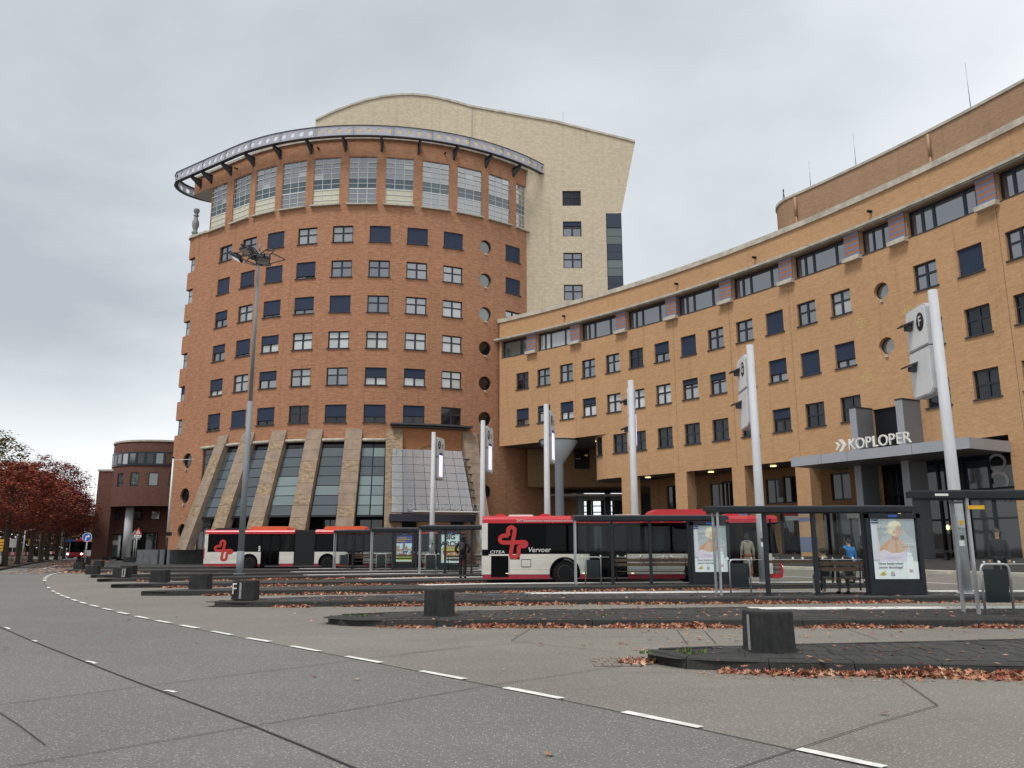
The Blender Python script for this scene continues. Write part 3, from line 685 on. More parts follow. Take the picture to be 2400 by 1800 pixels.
cols = [uS(1.95), uT(-30.75), uT(-22), uT(-12.95), uT(-3.83), uT(5.33), uT(14.5), uT(23.65)]
UR = uT(32.65); UC = uT(41.5)
ops = [('r', c-WW/2, c+WW/2, z-WH/2, z+WH/2) for c in cols for z in rows] + [('r', UC-WW/2, UC+WW/2, z-WH/2, z+WH/2) for z in rows[:3]]
ops += [('c', UR, z, .66) for z in rows + [9.63, 6.33]]
ops += [('c', uS(5.62), z, .72) for z in (9.59, 6.3, 3.0)]
ops += [('r', uS(9.95), uS(6.95), z-.75, z+.75) for z in rows]
ops += [('r', uS(3.2), uT(12.0), .05, 10.45)]
wall_mb = wall(tpath, U_BEG, U_END, .1, 32.3, ops, depth=.28, step=1.15)
wall_mb.obj('wall', M_['brick_red'], tower)
# the double-height studio storey, set back at the left corner
sw = [(uS(5.0), uS(2.42))] + [(uT(c)-1.275, uT(c)+1.275) for c in (-35.3, -26.4, -17.55, -8.6, .55, 9.7, 18.9, 28.05, 37.0, 46.1)]
sw[1] = (uT(-38.75), uT(-31.8))
wall(spath, uS(14), U_END, 32.3, 37.1, [('r', a, b, 32.02+.02 if False else 32.32, 37.0) for a, b in sw], depth=.22, step=1.15).obj('studio_wall', M_['brick_red'], tower)
wall(tpath, U_BEG, U_END, 37.1, 38.75, [], step=1.15).obj('attic_wall', M_['brick_red'], tower)
def cap(path, ua, ub, z, name, mtl, n=60, R=None):
    pts = [path(ua + (ub-ua)*i/n)[:2] for i in range(n+1)]; b = MB(); c = TC + Vector((0, 4))
    for i in range(n): b.face([(pts[i][0], pts[i][1], z), (pts[i+1][0], pts[i+1][1], z), (c.x, c.y, z)])
    return b.obj(name, mtl, tower)
cap(tpath, U_BEG, U_END, 38.7, 'roof', M_['darksoffit']); cap(tpath, U_BEG, U_END, 37.1, 'loggia_ceiling', M_['soffit']); cap(tpath, U_BEG, U_END, 32.28, 'terrace', M_['concrete'])
def outline(path, ua, ub, step=.6): n = int(abs(ub-ua)/step); return [path(ua + (ub-ua)*i/n)[:2] for i in range(n+1)]
c_ = MB(); sweep(c_, outline(tpath, U_BEG, uT(60)), -.14, .3, 38.75, 39.0); c_.obj('coping', M_['coping'], tower)
c_ = MB(); sweep(c_, outline(tpath, U_BEG, uS(5.2), .3), -.16, .3, 32.3, 32.52); c_.obj('terrace_coping', M_['concrete'], tower)
cover = {  # how far each blue blind is down, row by row from the top
 0: [0,0,1,0,0,1,1,1], 1: [1,.86,1,.82,0,0,0,0], 2: [.5,0,.84,.72,1,0,0,0], 3: [.45,.85,.5,0,0,0,0,0], 4: [.66,0,.5,0,0,.54,.5,0], 5: [.84,1,.72,0,.66,.66,.58,0]}
for r, z in enumerate(rows):
    for c, u in enumerate(cols):
        gl = 'g0' if r < 5 else 'g2'  # lowest row darker: reflection of dark roofs put into the glass colour
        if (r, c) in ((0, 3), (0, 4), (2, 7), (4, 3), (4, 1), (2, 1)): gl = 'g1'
        if r == 3 and c > 1 or r == 4 and c in (5, 6, 7, 0): gl = 'gw'  # whitish panes: the horizon's bright reflection is put into their colour
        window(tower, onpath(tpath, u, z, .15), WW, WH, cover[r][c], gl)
for r, z in enumerate(rows[:3]): window(tower, onpath(tpath, UC, z, .15), WW, WH, (1, 1, 0)[r])
for i, z in enumerate(rows + [9.63, 6.33]): round_window(tower, onpath(tpath, UR, z, .2), .66, glass='ggreen' if i < 3 else 'g2')
for z in (9.59, 6.3, 3.0): round_window(tower, onpath(tpath, uS(5.62), z, .2), .72, glass='g2')
for r, z in enumerate(rows):                                                            # windows that wrap the left corner
    f = MB(); ring_ = outline(tpath, uS(9.9), uS(7.0), .15)
    sweep(f, ring_, -.0+.28, .36, z-.75, z-.66); sweep(f, ring_, .28, .36, z+.66, z+.75); sweep(f, ring_, .28, .36, z+.06, z+.14)
    for s in (7.06, 7.95, 9.75): M = onpath(tpath, uS(s), z, .28); f.cbox((0, .04, 0), (.09, .08, 1.5), 0, M)
    o = f.obj('window', M_['navy'], tower)
    for a, b, gl in ((7.9, 7.1, 'ggreen' if r == 5 else 'g1'), (9.65, 8.0, 'g0')):
        for z0, z1 in ((z-.65, z+.05), (z+.15, z+.65)):
            p = MB(); sweep(p, outline(tpath, uS(a), uS(b), .15), .3, .33, z0, z1); p.obj('pane', M_[gl], o)
    if r == 4: p = MB(); sweep(p, outline(tpath, uS(7.9), uS(7.1), .15), .26, .28, z-.02, z+.7); p.obj('blind', M_['blind'], o)
# studio windows: white bars, three by nine panes each
def studio(a, b, z0, z1, cream, k):
    w = b - a; h = z1 - z0; u = (a+b)/2; M = onpath(spath, u, (z0+z1)/2, .14); f = MB(); bar = .045; nx, nz = 3, 9
    for i in range(nx+1): x = -w/2 + w*i/nx; f.box(max(-w/2, x-bar/2), min(w/2, x+bar/2), 0, .07, -h/2, h/2)
    for j in range(nz+1):
        z = -h/2 + h*j/nz; t = .11 if j == 3 else bar; f.box(-w/2, w/2, -.01, .06, max(-h/2, z-t/2), min(h/2, z+t/2))
    f.box(-w/2, w/2, .1, .12, -h/2, h/2, 1)
    for i in (0, 2): f.box(-w/2+w*i/nx+.02, -w/2+w*(i+1)/nx-.02, -.03, 0, h/2-h*2/nz-.02, h/2-h*2/nz+.06); f.box(-w/2+w*i/nx+.02, -w/2+w*(i+1)/nx-.02, -.03, 0, h/2-h/nz-.06, h/2-h/nz+.02)
    o = f.obj('studio_window', [M_['alu'], M_['black']], tower, M)
    for i in range(nx):
        for j in range(nz):
            gl = ('gcream' if cream else 'g0') if j < 3 else 'gteal' if j < 5 else ('g1' if (k*7+i*3+j) % 11 == 0 else 'g0')
            link('pane', pane_mesh(w/nx-.05, h/nz-.05, gl), o, M @ Matrix.Translation((-w/2+w*(i+.5)/nx, .03, -h/2+h*(j+.5)/nz)))
    s = MB(); s.box(-w/2-.12, w/2+.12, -.42, .05, -h/2-.14, -h/2); s.obj('sill', M_['concrete'], o, M)
for k, (a, b) in enumerate(sw): studio(a, b, 32.32, 37.0, k in (0, 1, 2, 4, 6), k)
# the steel ring that hovers round the top: a girder with round holes, on brackets
RR = 22.5; RO = RR - TR
tip = [(-34.95,78.35),(-35.1,79.3),(-34.85,80.5),(-34.2,81.5),(-33.2,82.4),(-31.6,83.3),(-29.5,84.2)]
pl = [tuple(T0 + TN*RO + TD*9.4)] + tip
ring_pts = [tarc(R_(55 - 1.5*i), RR) for i in range(60)] + [tuple(T0 + TN*RO + TD*s) for s in (1.2, 2.4, 3.6, 4.8, 6, 7.2, 8.4, 9.3)]
ring_pts += [(p.x, p.y) for p in spline(tip, .4)]; ring_pts = ring_pts[::-1]
acc = [0.0]
for a, b in zip(ring_pts, ring_pts[1:]): acc.append(acc[-1] + math.hypot(b[0]-a[0], b[1]-a[1]))
def rpath(u):
    import bisect
    i = min(max(bisect.bisect_right(acc, u) - 1, 0), len(ring_pts)-2); f = (u-acc[i])/(acc[i+1]-acc[i]); a, b = Vector(ring_pts[i]), Vector(ring_pts[i+1])
    p = a.lerp(b, f); d = (b-a).normalized(); return (p.x, p.y, d.y, -d.x)
holes = [('c', .7 + .92*i, 38.92, .235) for i in range(int((acc[-1]-1)/.92))]
rb = wall(rpath, 0, acc[-1], 38.45, 39.4, holes, depth=.06, step=.46)
rb2 = wall(lambda u: (lambda q: (q[0]-q[2]*.06, q[1]-q[3]*.06, q[2], q[3]))(rpath(u)), 0, acc[-1], 38.45, 39.4, holes, depth=0, step=.46, flip=True, mb=rb)
sweep(rb, ring_pts, -.07, .32, 39.4, 39.45, 1); sweep(rb, ring_pts, -.07, .32, 38.4, 38.45, 1)
ring = rb.obj('steel_ring', [M_['girder'], M_['girder_dark']], tower)
for k in range(2, int(acc[-1]/3.6)):
    x, y, nx, ny = rpath(k*3.6); M = Matrix.Translation((x, y, 38.92)) @ Matrix.Rotation(math.atan2(nx, -ny), 4, 'Z'); b = MB()
    b.box(-.012, .012, -.012, 0, -.45, .45, 1)
    for q in (-.14, .14):
        for z in (-.3, -.1, .1, .3): b.box(q-.025, q+.025, -.025, 0, z-.025, z+.025)
    b.obj('splice_plate', [M_['girder_dark'], M_['black']], ring, M)
for u in [uS(6.9), uS(5.1), uS(1.95)] + [uT(t) for t in (-31, -22, -13, -4, 5.1, 14.3, 23.5, 32.6, 41.6)]:
    M = onpath(tpath, u, 0, 0); b = MB()
    b.slab([(0, 37.55), (0, 38.4), (-1.3, 38.4), (-1.3, 38.28), (-.12, 37.55)], (0,0,0), (0,1,0), (0,0,1), (1,0,0), -.03, .03)
    b.box(-.14, .14, -1.32, .02, 38.36, 38.42); b.box(-.12, .12, -.06, .0, 37.5, 38.4)
    b.tube([(0, -.05, 37.58), (0, -1.28, 38.3)], .1, 4, smooth=False); b.obj('ring_bracket', M_['girder_dark'], tower, M)
for u in (uS(1), uT(-11), uT(21)): M = onpath(tpath, u, 38.0, 0); b = MB(); b.tube([(0,.1,0),(0,-.35,-.06)], .08, 8); b.obj('spout', M_['black'], tower, M)
# slanted stone buttresses
def tr(t, r, z): return Vector((TC.x + (TR+r)*math.sin(R_(t)), TC.y - (TR+r)*math.cos(R_(t)), z))
BT = [-35.85, -26.75, -17.7, -8.55, .75, 10.05, 28.4]; SL = .337; ZT = 11.58
bw = 1.44
for k, t in enumerate(BT):
    # the left buttress stands on the straight part of the wall, so its frame is taken from the wall itself
    if t < -35: p = T0 + TD*.3; ax, n = -TD, TN; o_ = Vector((p.x, p.y, 0))
    else: ax, n = Vector((math.cos(R_(t)), math.sin(R_(t)))), Vector((math.sin(R_(t)), -math.cos(R_(t)))); q = tr(t, 0, 0); o_ = q
    A3, N3 = Vector((ax.x, ax.y, 0)), Vector((n.x, n.y, 0)); zb = 1.35 if k < 2 else .12
    b = MB(); b.slab([(-.05, ZT), (SL*(ZT-zb)-.05, zb), (SL*(ZT-zb)-.75, zb), (-.7, ZT-.5), (-.7, ZT)], o_, N3, (0,0,1), A3, -bw/2+.01, bw/2-.01)
    o = b.obj('buttress', M_['stone'], tower); D = Vector((N3.x*SL, N3.y*SL, -1)).normalized(); Nf = D.cross(A3).normalized()
    if Nf.dot(N3) < 0: Nf = -Nf
    ln = (ZT-zb)*math.sqrt(1+SL*SL); n_p = max(1, round(ln/.98)); top = o_ + Vector((0,0,ZT))
    for i in range(n_p):
        l0, l1 = ln*i/n_p, ln*(i+1)/n_p - .018; p = MB()
        p.slab([(-bw/2, l0), (bw/2, l0), (bw/2, l1), (-bw/2, l1)], top, A3, D, Nf, -.04, .03 + random.uniform(-.006, .006))
        p.obj('stone_panel', M_['stone2' if random.random() < .3 else 'stone'], o)
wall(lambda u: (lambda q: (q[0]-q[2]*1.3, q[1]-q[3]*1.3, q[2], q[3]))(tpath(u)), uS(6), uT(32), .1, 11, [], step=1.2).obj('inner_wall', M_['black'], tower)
# glazed bays between the buttresses
def bay(tl, tr_, name, rows_, left_s=None, cols_=1):
    def pt(f, z, d=0.0):
        r = (.0 + .35*(10.45-z) - .1 - d) if left_s is None else -.12 - d
        if left_s is not None:
            a = T0 + TD*left_s + TN*r; b = T0 + TD*tr_ + TN*r; q = a.lerp(b, f); return (q.x, q.y, z)
        a, b = tr(tl, r, z), tr(tr_, r, z); return tuple(a.lerp(b, f))
    m = MB(); m.face([pt(0, 4.0, .05), pt(1, 4.0, .05), pt(1, 10.5, .05), pt(0, 10.5, .05)])
    m.face([pt(0, 4.0, -.05), pt(1, 4.0, -.05), pt(1, 4.12, -.05), pt(0, 4.12, -.05)]); m.face([pt(0, 4.0, -.05), pt(0, 4.0, 2.2), pt(1, 4.0, 2.2), pt(1, 4.0, -.05)]) if left_s is None else None
    # under the sloping glass: a dark recess with a shop window
    q0, q1 = (tr(tl, .1, 0), tr(tr_, .1, 0)) if left_s is None else (Vector((*(T0+TD*left_s+TN*.1), 0)), Vector((*(T0+TD*tr_+TN*.1), 0)))
    m.face([(q0.x, q0.y, .14), (q1.x, q1.y, .14), (q1.x, q1.y, 4.0), (q0.x, q0.y, 4.0)])
    o = m.obj('glazed_bay', M_['black'], tower)
    zs = [10.42, 9.95] + [9.95 - (9.95-4.12)*i/7 for i in range(1, 8)]
    for i in range(len(zs)-1):
        for c in range(cols_):
            f0, f1 = c/cols_ + .025, (c+1)/cols_ - .025; z1, z0 = zs[i]-.03, zs[i+1]+.03; p = MB()
            F = [pt(f0, z0), pt(f1, z0), pt(f1, z1), pt(f0, z1)]; B = [pt(f0, z0, .03), pt(f1, z0, .03), pt(f1, z1, .03), pt(f0, z1, .03)]
            p.face(F); p.face(B[::-1])
            for a in range(4): p.face([F[a], B[a], B[(a+1) % 4], F[(a+1) % 4]])
            p.obj('pane', M_[rows_[i] if isinstance(rows_[i], str) else rows_[i][c]], o)
    for c in range(2):
        f0, f1 = .04 + .48*c, .48 + .48*c; a, b = q0.lerp(q1, f0), q0.lerp(q1, f1); n = Vector((b.y-a.y, a.x-b.x, 0)).normalized()*.03
        p = MB(); p.face([(a.x+n.x, a.y+n.y, 1.0), (b.x+n.x, b.y+n.y, 1.0), (b.x+n.x, b.y+n.y, 3.8), (a.x+n.x, a.y+n.y, 3.8)]); p.obj('shop_pane', M_['g2'], o)
    l = MB()
    if left_s is None: pts = [tr(tl-.3, .12, 0), tr((tl+tr_)/2, .12, 0), tr(tr_+.3, .12, 0)]
    else: pts = [Vector((*(T0+TD*(left_s+.2)+TN*.12), 0)), Vector((*(T0+TD*tr_+TN*.12), 0))]
    l.tube([(p.x, p.y, 10.6) for p in pts], .15, 8); l.obj('lintel', M_['concrete'], tower)
M_['gbay'] = window_glass('bay_glass', (.055,.072,.082), 2.0, .08, .25); M_['gbay2'] = window_glass('bay_glass_with_lining', (.17,.225,.225), 1.9, .12, .2)
gb = ['g2', 'gbay', 'gbay', 'gbay', 'gbay', 'gbay', 'gbay', 'gbay']
bay(0, 1.05, '', ['g2']*8, left_s=3.15)
bay(-33.9, -28.75, '', gb); bay(-24.8, -19.65, '', gb); bay(-15.75, -10.5, '', ['g2', 'gbay', 'gbay', 'gbay', 'gbay2', 'gbay2', 'gbay2', 'gbay'])
bay(-6.6, -1.2, '', ['g2', 'gbay', 'gbay', 'gbay', 'gbay', 'gbay2', 'gbay', 'gbay']); bay(2.7, 8.1, '', ['g2', 'gbay2', 'gbay', 'gbay', 'gbay2', 'gbay2', 'gbay2', 'gbay2'], cols_=2)
for s0, s1 in ((6.97, 3.75), (3.4, 1.9)):                                     # grey plinth blocks at the foot
    b = MB(); p, q = T0+TD*s0+TN*.02, T0+TD*s1+TN*.02; r, s = p+TN*3.4, q+TN*3.4; b.prism([(p.x,p.y),(r.x,r.y),(s.x,s.y),(q.x,q.y)], .14, 1.38)
    b.obj('plinth_block', mat('grey_plinth', (.13,.135,.14), .8, var=.25, scale=1.5), tower)
    for f in (.33, .66):
        a = r.lerp(s, f) + TN*.006; j = MB(); j.box(-.012, .012, -.004, 0, .14, 1.36); j.obj('plinth_joint', M_['joint'], tower, Matrix.Translation((a.x, a.y, 0)) @ Matrix.Rotation(math.atan2(TN.x, -TN.y), 4, 'Z'))
M_['faint'] = mat('frosted_letters', (.50,.54,.56), .6)
# the entrance bay: round window over a sloping glass porch with the building's name
b = MB(); q = [tr(12.1, .3, 10.2), tr(26.2, .3, 10.2)]
ent = wall(lambda u: (*tarc(u/TR, TR+.06), math.sin(u/TR), -math.cos(u/TR)), uT(12.05), uT(26.3), 4.2, 11.7, [('c', uT(18.8), 8.9, 1.35)], depth=.3, step=.9)
ent.obj('porch_brickwork', M_['brick_yel'] if False else brick('porch_brick', (.45,.20,.085), (.37,.15,.06), (.28,.18,.11), streak=.12, big=.08), tower)
round_window(tower, onpath(tpath, uT(18.8), 8.9, .12), 1.35, glass='ggreen', bracket=False)
b = MB(); sweep(b, [tarc(R_(9+1.5*i), TR) for i in range(14)], -.7, .0, 11.92, 12.06); sweep(b, [tarc(R_(9.5+1.5*i), TR) for i in range(13)], -.4, .0, 11.74, 11.84); b.obj('ledge', M_['girder_dark'], tower)
b = MB(); q0, q1 = tr(12.3, .12, 0), tr(27, .12, 0); b.face([(q0.x,q0.y,.14),(q1.x,q1.y,.14),(q1.x,q1.y,4.2),(q0.x,q0.y,4.2)]); b.obj('porch_back', M_['black'], tower)
GL, GR = 9.6, 25.6
def gpz(f, z):
    r = .75 + (9.75-z)*.50; return tr(GL + (GR-GL)*f, r, z)
porch = MB()
zr = [9.75 - (9.75-4.3)*i/8 for i in range(9)]
for z in zr[1:]:
    porch.tube([gpz(i/8, z) for i in range(9)], .03, 6)
for f in [i/7 for i in range(8)]: porch.tube([gpz(f, 9.75), gpz(f, 4.3)], .016, 5)
for f in [(i+.5)/8 for i in range(8)]: p = gpz(f, 9.75); porch.tube([p, p - Vector((0,0,.55))], .05, 6)
for z in zr[1:]: porch.tube([gpz(1, z), tr(29.5, .45 + (9.75-z)*.2, z)], .055, 5)
pf = porch.obj('glass_porch', M_['girder_dark'], tower)
for j in range(8):
    for i in range(7):
        a, b_, c, d = gpz((i+.02)/7, zr[j+1]), gpz((i+.98)/7, zr[j+1]), gpz((i+.98)/7, zr[j]), gpz((i+.02)/7, zr[j]); p = MB(); nf = (b_-a).cross(d-a).normalized()*.02
        p.face([a+nf, b_+nf, c+nf, d+nf]); p.obj('pane', M_['canopyglass'], pf)
p = MB(); p.face([gpz(1, 4.3), tr(30.5, .1, 4.3), gpz(1, 9.75)]); p.obj('side_pane', M_['canopyglass'], pf)
b = MB(); sweep(b, [tr(GL-.3+1.2*i, 3.5, 0)[:2] for i in range(15)], -.02, 2.5, 3.6, 4.18); b.obj('porch_fascia', M_['navy'], tower)
b = MB(); b.tube([tr(13.5+1.3*i, 3.72, 4.38) for i in range(12)], .07, 6); b.obj('white_rail', M_['alu'], tower)
for i, ch in enumerate('DE ARGONAUT'):
    if ch == ' ': continue
    t = 13.3 + 1.30*i; p = tr(t, 3.62, 4.80); text(ch, .74, M_['faint'], tower, Matrix.Translation(p) @ Matrix.Rotation(R_(t), 4, 'Z') @ UP, 'letter', extrude=.01, bold=-.012)
# stone baluster on the terrace corner
p = T0 + TD*7.8 - TN*.3; bal = MB()
bal.lathe([(.36,0),(.36,.12),(.22,.2),(.3,.34),(.34,.45),(.3,.56),(.2,.7),(.24,.9),(.33,1.2),(.35,1.45),(.3,1.75),(.19,2.05),(.16,2.2),(.27,2.3),(.27,2.38),(.17,2.45),(.2,2.6),(.29,2.72),(.31,2.95),(.26,3.05),(0.001,3.06)], 14)
tag(bal.obj('stone_baluster', mat('grey_stone', (.27,.28,.28), .85, var=.3, scale=3), None, Matrix.Translation((p.x, p.y, 32.52))), 'grey turned stone baluster standing on the left terrace corner of the red tower', 'ornament')

# ---------------------------------------------------------------- the cream slab behind
slab = thing('slab_tower', 'tall cream tiled slab with an arched top, rising behind the red tower', 'building', at(4, 79, 0))
prof = [(-20.02,44.29),(-18.2,45.25),(-16.4,46.0),(-14.7,46.6),(-13.1,46.95),(-11.5,47.15),(-10.2,47.16),(-8.6,47.02),(-6.9,46.65),(-5.4,46.2),(-4.02,45.78),(4.5,44.07),(12.58,41.84),(10.95,34.2),(10.95,.0)]
win_z = [36.55, 33.2, 29.95, 26.7]                                           # seen levels
zz_ = [35.8, 32.55, 29.25, 25.95]
b = MB(); Y0 = 76.0
sop = [('r', 5.1, 6.95, z-.8, z+.8) for z in zz_]
bm_w = wall(lambda u: (u, Y0, 0, -1), -22, 9.4, 10.4, 37.2, sop, depth=.25, step=2.5, mb=b)
# gable above the shoulder as one polygon with the same face
b.face([(x, Y0, z) for x, z in ([(-22, 37.2), (11.59, 37.2), (12.58, 41.84), (4.5, 44.07), (-4.02, 45.78)] + prof[9::-1] + [(-20.02, 38)])], 0, [(x, z) for x, z in ([(-22, 37.2), (11.59, 37.2), (12.58, 41.84), (4.5, 44.07), (-4.02, 45.78)] + prof[9::-1] + [(-20.02, 38)])])
sd_ = [(9.4, 34.2), (10.95, 34.2), (11.59, 37.2), (9.4, 37.2)]; b.face([(x, Y0, z) for x, z in sd_], 0, sd_)
full = [(-20.02, 30)] + prof[:13] + [(10.95, 34.2), (10.95, 10.4)]
for i in range(len(full)-1):
    (x0, z0), (x1, z1) = full[i], full[i+1]; b.face([(x0, Y0, z0), (x0, Y0+6, z0), (x1, Y0+6, z1), (x1, Y0, z1)])
slab_wall = b.obj('wall', M_['tile_cream'], slab)
e_ = MB()
for i in range(1, 13):
    (x0, z0), (x1, z1) = full[i], full[i+1]; e_.slab([(x0, z0), (x1, z1), (x1, z1+.22), (x0, z0+.22)], (0, 0, 0), (1,0,0), (0,0,1), (0,1,0), Y0-.12, Y0+.5)
e_.obj('roof_edge', M_['coping'], slab)
for k, z in enumerate(zz_): window(slab, Matrix.Translation((6.02, Y0+.12, z)), 1.85, 1.6, (0, .3, 0, 0)[k], 'g2' if k == 0 else 'g0', sill=False)
j = MB(); j.box(-4.04, -4.0, Y0-.006, Y0, 38, 45.7); j.obj('expansion_joint', M_['sill'], slab)
fr = MB(); fr.box(9.4, 10.95, Y0+.03, Y0+.12, 16, 34.2); gf = fr.obj('corner_glazing', M_['navy'], slab)
tones = ['gteal','ggreen','ggreen','gteal','gteal','ggreen','ggreen','gteal','gteal','ggreen','ggreen','gteal']
M_['gnav'] = window_glass('navy_panel', (.02,.03,.055), 1.7, .1, .2)
for i in range(12):
    z1 = 34.1 - .83*i*1.0 - (.7 if i else 0); h = .78 if i else 1.45
    z1 = 34.15 if i == 0 else z1
    link('pane', pane_mesh(1.42, h, 'gnav' if tones[i] == 'gteal' else 'ggreen'), gf, Matrix.Translation((10.17, Y0, z1 - h/2)))
rl = MB()
for x in (2.2, 3.2, 4.4, 5.5): rl.tube([(x, 79, 43.0), (x, 79, 46.1 - (x-2.2)*.15)], .03, 5)
rl.tube([(2.2, 79, 46.1), (5.5, 79, 45.6)], .03, 5); rl.tube([(2.2, 79, 45.7), (5.5, 79, 45.2)], .025, 5); rl.tube([(5.5, 79, 43), (5.5, 79, 47.0)], .035, 5)
rl.obj('roof_rail', M_['steel'], slab)

# ---------------------------------------------------------------- the yellow brick wing with its hollow curve
THL, THR = 51.0, 16.0
def wu(th): return WR*R_(THL - th)
def wpath(u, R=WR): t = R_(THL) - u/WR; return (WC[0]+R*math.cos(t), WC[1]+R*math.sin(t), -math.cos(t), -math.sin(t))
wing = thing('curved_office_wing', 'long curved yellow brick office wing with blue striped piers and an arcade', 'building', at(*wpt(36, WR), .1))
ZA, ZB, ZC = 16.23, 12.93, 9.61
wA = [49.23,47.63,45.95,44.35,42.66,41.07,39.38,37.70,36.04,34.37,32.71,31.04,29.36,25.62,23.87,22.1,20.4,18.7]
wB = [49.23,47.63,45.95,44.35,42.66,41.07,39.38,37.70,36.04,34.37,32.71,31.04,29.36,25.62,23.85,22.1,20.4,18.7]
wC = [42.3,41.07,39.38,37.70,36.04,34.37,32.68,31.0,29.3,25.62,23.82,22.1,20.4,18.7]
w_, h_ = 1.44, 1.52
strips = [(50.85,48.87),(48.07,45.57),(44.86,42.33),(41.6,38.97),(38.3,35.63),(34.93,32.26),(31.53,28.92),(28.22,26.9),(26.15,23.33),(22.63,20.0),(19.3,16.7)]
up = [('r', wu(a)-w_/2, wu(a)+w_/2, z-h_/2, z+h_/2) for L_, z in ((wA, ZA), (wB, ZB)) for a in L_] + [('r', wu(a), wu(b), 18.72, 20.28) for a, b in strips]
up += [('c', wu(27.5), z, .5) for z in (16.18, 12.88)]
mw = wall(wpath, 0, wu(THR), 10.5, 22.1, up, depth=.3, step=1.6)
lowC = [('r', wu(a)-w_/2, wu(a)+w_/2, ZC-h_/2, ZC+h_/2) for a in wC] + [('r', wu(28.35), wu(26.9), 6.9, 9.3)]
wall(wpath, wu(43.0), wu(THR), 6.9, 10.5, lowC, depth=.3, step=1.6, mb=mw)
wall(wpath, wu(23.3), wu(THR), 0, 6.9, [], step=1.6, mb=mw)
lowend = MB()
# the rounded end of the lower storey turning back into the passage
ph = math.radians(42.2); ctr = Vector(wpt(43.0, WR+3.2)); 
def epath(u):
    a = u/3.2; base = math.radians(43.0) + math.pi; ang = base - a; n = Vector((math.cos(ang), math.sin(ang))); p = ctr + n*3.2; return (p.x, p.y, n.x, n.y)
eo = [('r', .95, 2.15, ZC-.76, ZC+.76), ('r', 3.3, 4.2, ZC-.76, ZC+.76)]
wall(lambda u: epath(-u) if False else (lambda q: q)(epath(u)), 0, 7.2, 6.9, 10.5, eo, depth=.25, step=.35, flip=True, mb=mw)
mw.obj('wall', M_['brick_yel'], wing)
for u in (1.55, 3.75):
    x, y, nx, ny = epath(u); window(wing, Matrix.Translation((x-nx*.12, y-ny*.12, ZC)) @ Matrix.Rotation(math.atan2(nx, -ny), 4, 'Z'), 1.2 if u < 2 else .9, 1.52, 0, 'g2')
cvA = {6: .55, 7: 1, 10: 1}; cvB = {0: .62, 1: .3, 2: .55, 3: .32, 7: .25, 8: .3, 9: .3, 10: .62, 11: 1, 12: .68}; cvC = {5: .45} if False else {}
for L_, z, cv, gl in ((wA, ZA, cvA, 'g0'), (wB, ZB, cvB, 'g0')):
    for i, a in enumerate(L_):
        c = cv.get(i, 0)
        if z == ZA and i == 14: c = 1
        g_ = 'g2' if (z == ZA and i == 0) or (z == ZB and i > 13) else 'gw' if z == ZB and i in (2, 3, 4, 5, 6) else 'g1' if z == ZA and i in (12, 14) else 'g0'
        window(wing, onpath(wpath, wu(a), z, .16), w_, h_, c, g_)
for i, a in enumerate(wC): window(wing, onpath(wpath, wu(a), ZC, .16), w_, h_, .42 if abs(a-32.68) < .1 else 0, 'g2', split=.5)
for z in (16.18, 12.88): round_window(wing, onpath(wpath, wu(27.5), z, .26), .5, glass='g1')
# ribbon windows under the eaves
for k, (a, b) in enumerate(strips):
    ua, ub = wu(a), wu(b); w = ub - ua; M = onpath(wpath, (ua+ub)/2, 19.5, .3); f = MB(); h = 1.56
    fr = [(.025,.16),(.20,.325),(.365,.755),(.795,.92),(.94,.99)] if w > 2.8 else [(.04,.32),(.38,.64),(.70,.97)]
    if k == 0: fr = [(.04,.66),(.74,.97)]
    f.box(-w/2, w/2, .0, .1, h/2-.14, h/2); f.box(-w/2, w/2, .0, .1, -h/2, -h/2+.1); e0 = -w/2
    edges = [-w/2] + [q for p in fr for q in (-w/2+p[0]*w, -w/2+p[1]*w)] + [w/2]
    for i in range(0, len(edges), 2): f.box(edges[i], edges[i+1], .0, .1, -h/2+.1, h/2-.14)
    f.box(-w/2, w/2, .12, .14, -h/2, h/2)
    o = f.obj('ribbon_window', M_['navy'], wing, M)
    for p in fr:
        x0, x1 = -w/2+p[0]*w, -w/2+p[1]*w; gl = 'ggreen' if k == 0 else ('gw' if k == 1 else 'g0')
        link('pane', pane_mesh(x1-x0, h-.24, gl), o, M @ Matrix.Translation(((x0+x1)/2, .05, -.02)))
    s = MB(); s.box(-w/2, w/2, -.34, .02, -h/2-.05, -h/2); s.obj('sill', M_['sill'], o, M)
# striped piers between the ribbon windows, each on a white foot
PIL = MB(); PIL.box(-.53, .53, -.12, .35, -.72, .86); pilm = PIL.mesh('striped_pier', M_['bandorange'])
BND = MB(); BND.box(-.534, .534, -.124, .34, -.075, .075); bndm = BND.mesh('blue_band', M_['bandblue'])
FT = MB(); FT.box(-.6, .6, -.36, .3, -.13, .13); ftm = FT.mesh('pier_foot', M_['coping'])
for a in [(x[1]+y[0])/2 for x, y in zip(strips, strips[1:])]:
    M = onpath(wpath, wu(a), 19.5, 0); o = link('striped_pier', pilm, wing, M)
    for q in range(5): link('blue_band', bndm, o, M @ Matrix.Translation((0, 0, -.56 + .31*q)))
    link('pier_foot', ftm, o, M @ Matrix.Translation((0, 0, -.85)))
def warc(a, b, R, n=60): return [wpt(a+(b-a)*i/n, R) for i in range(n+1)]
c = MB(); sweep(c, warc(THL+.3, THR, WR-.3), 0, .75, 20.3, 20.44); sweep(c, warc(THL+.3, THR, WR-.42), 0, .14, 20.36, 20.52); c.obj('cornice', M_['concrete'], wing)
c = MB(); sweep(c, warc(THL+.1, THR, WR-.12), 0, .62, 22.1, 22.46); c.obj('coping', M_['coping'], wing)
roof = MB(); q1, q2 = warc(THL, THR, WR+.2), warc(THL, THR, WR+16)
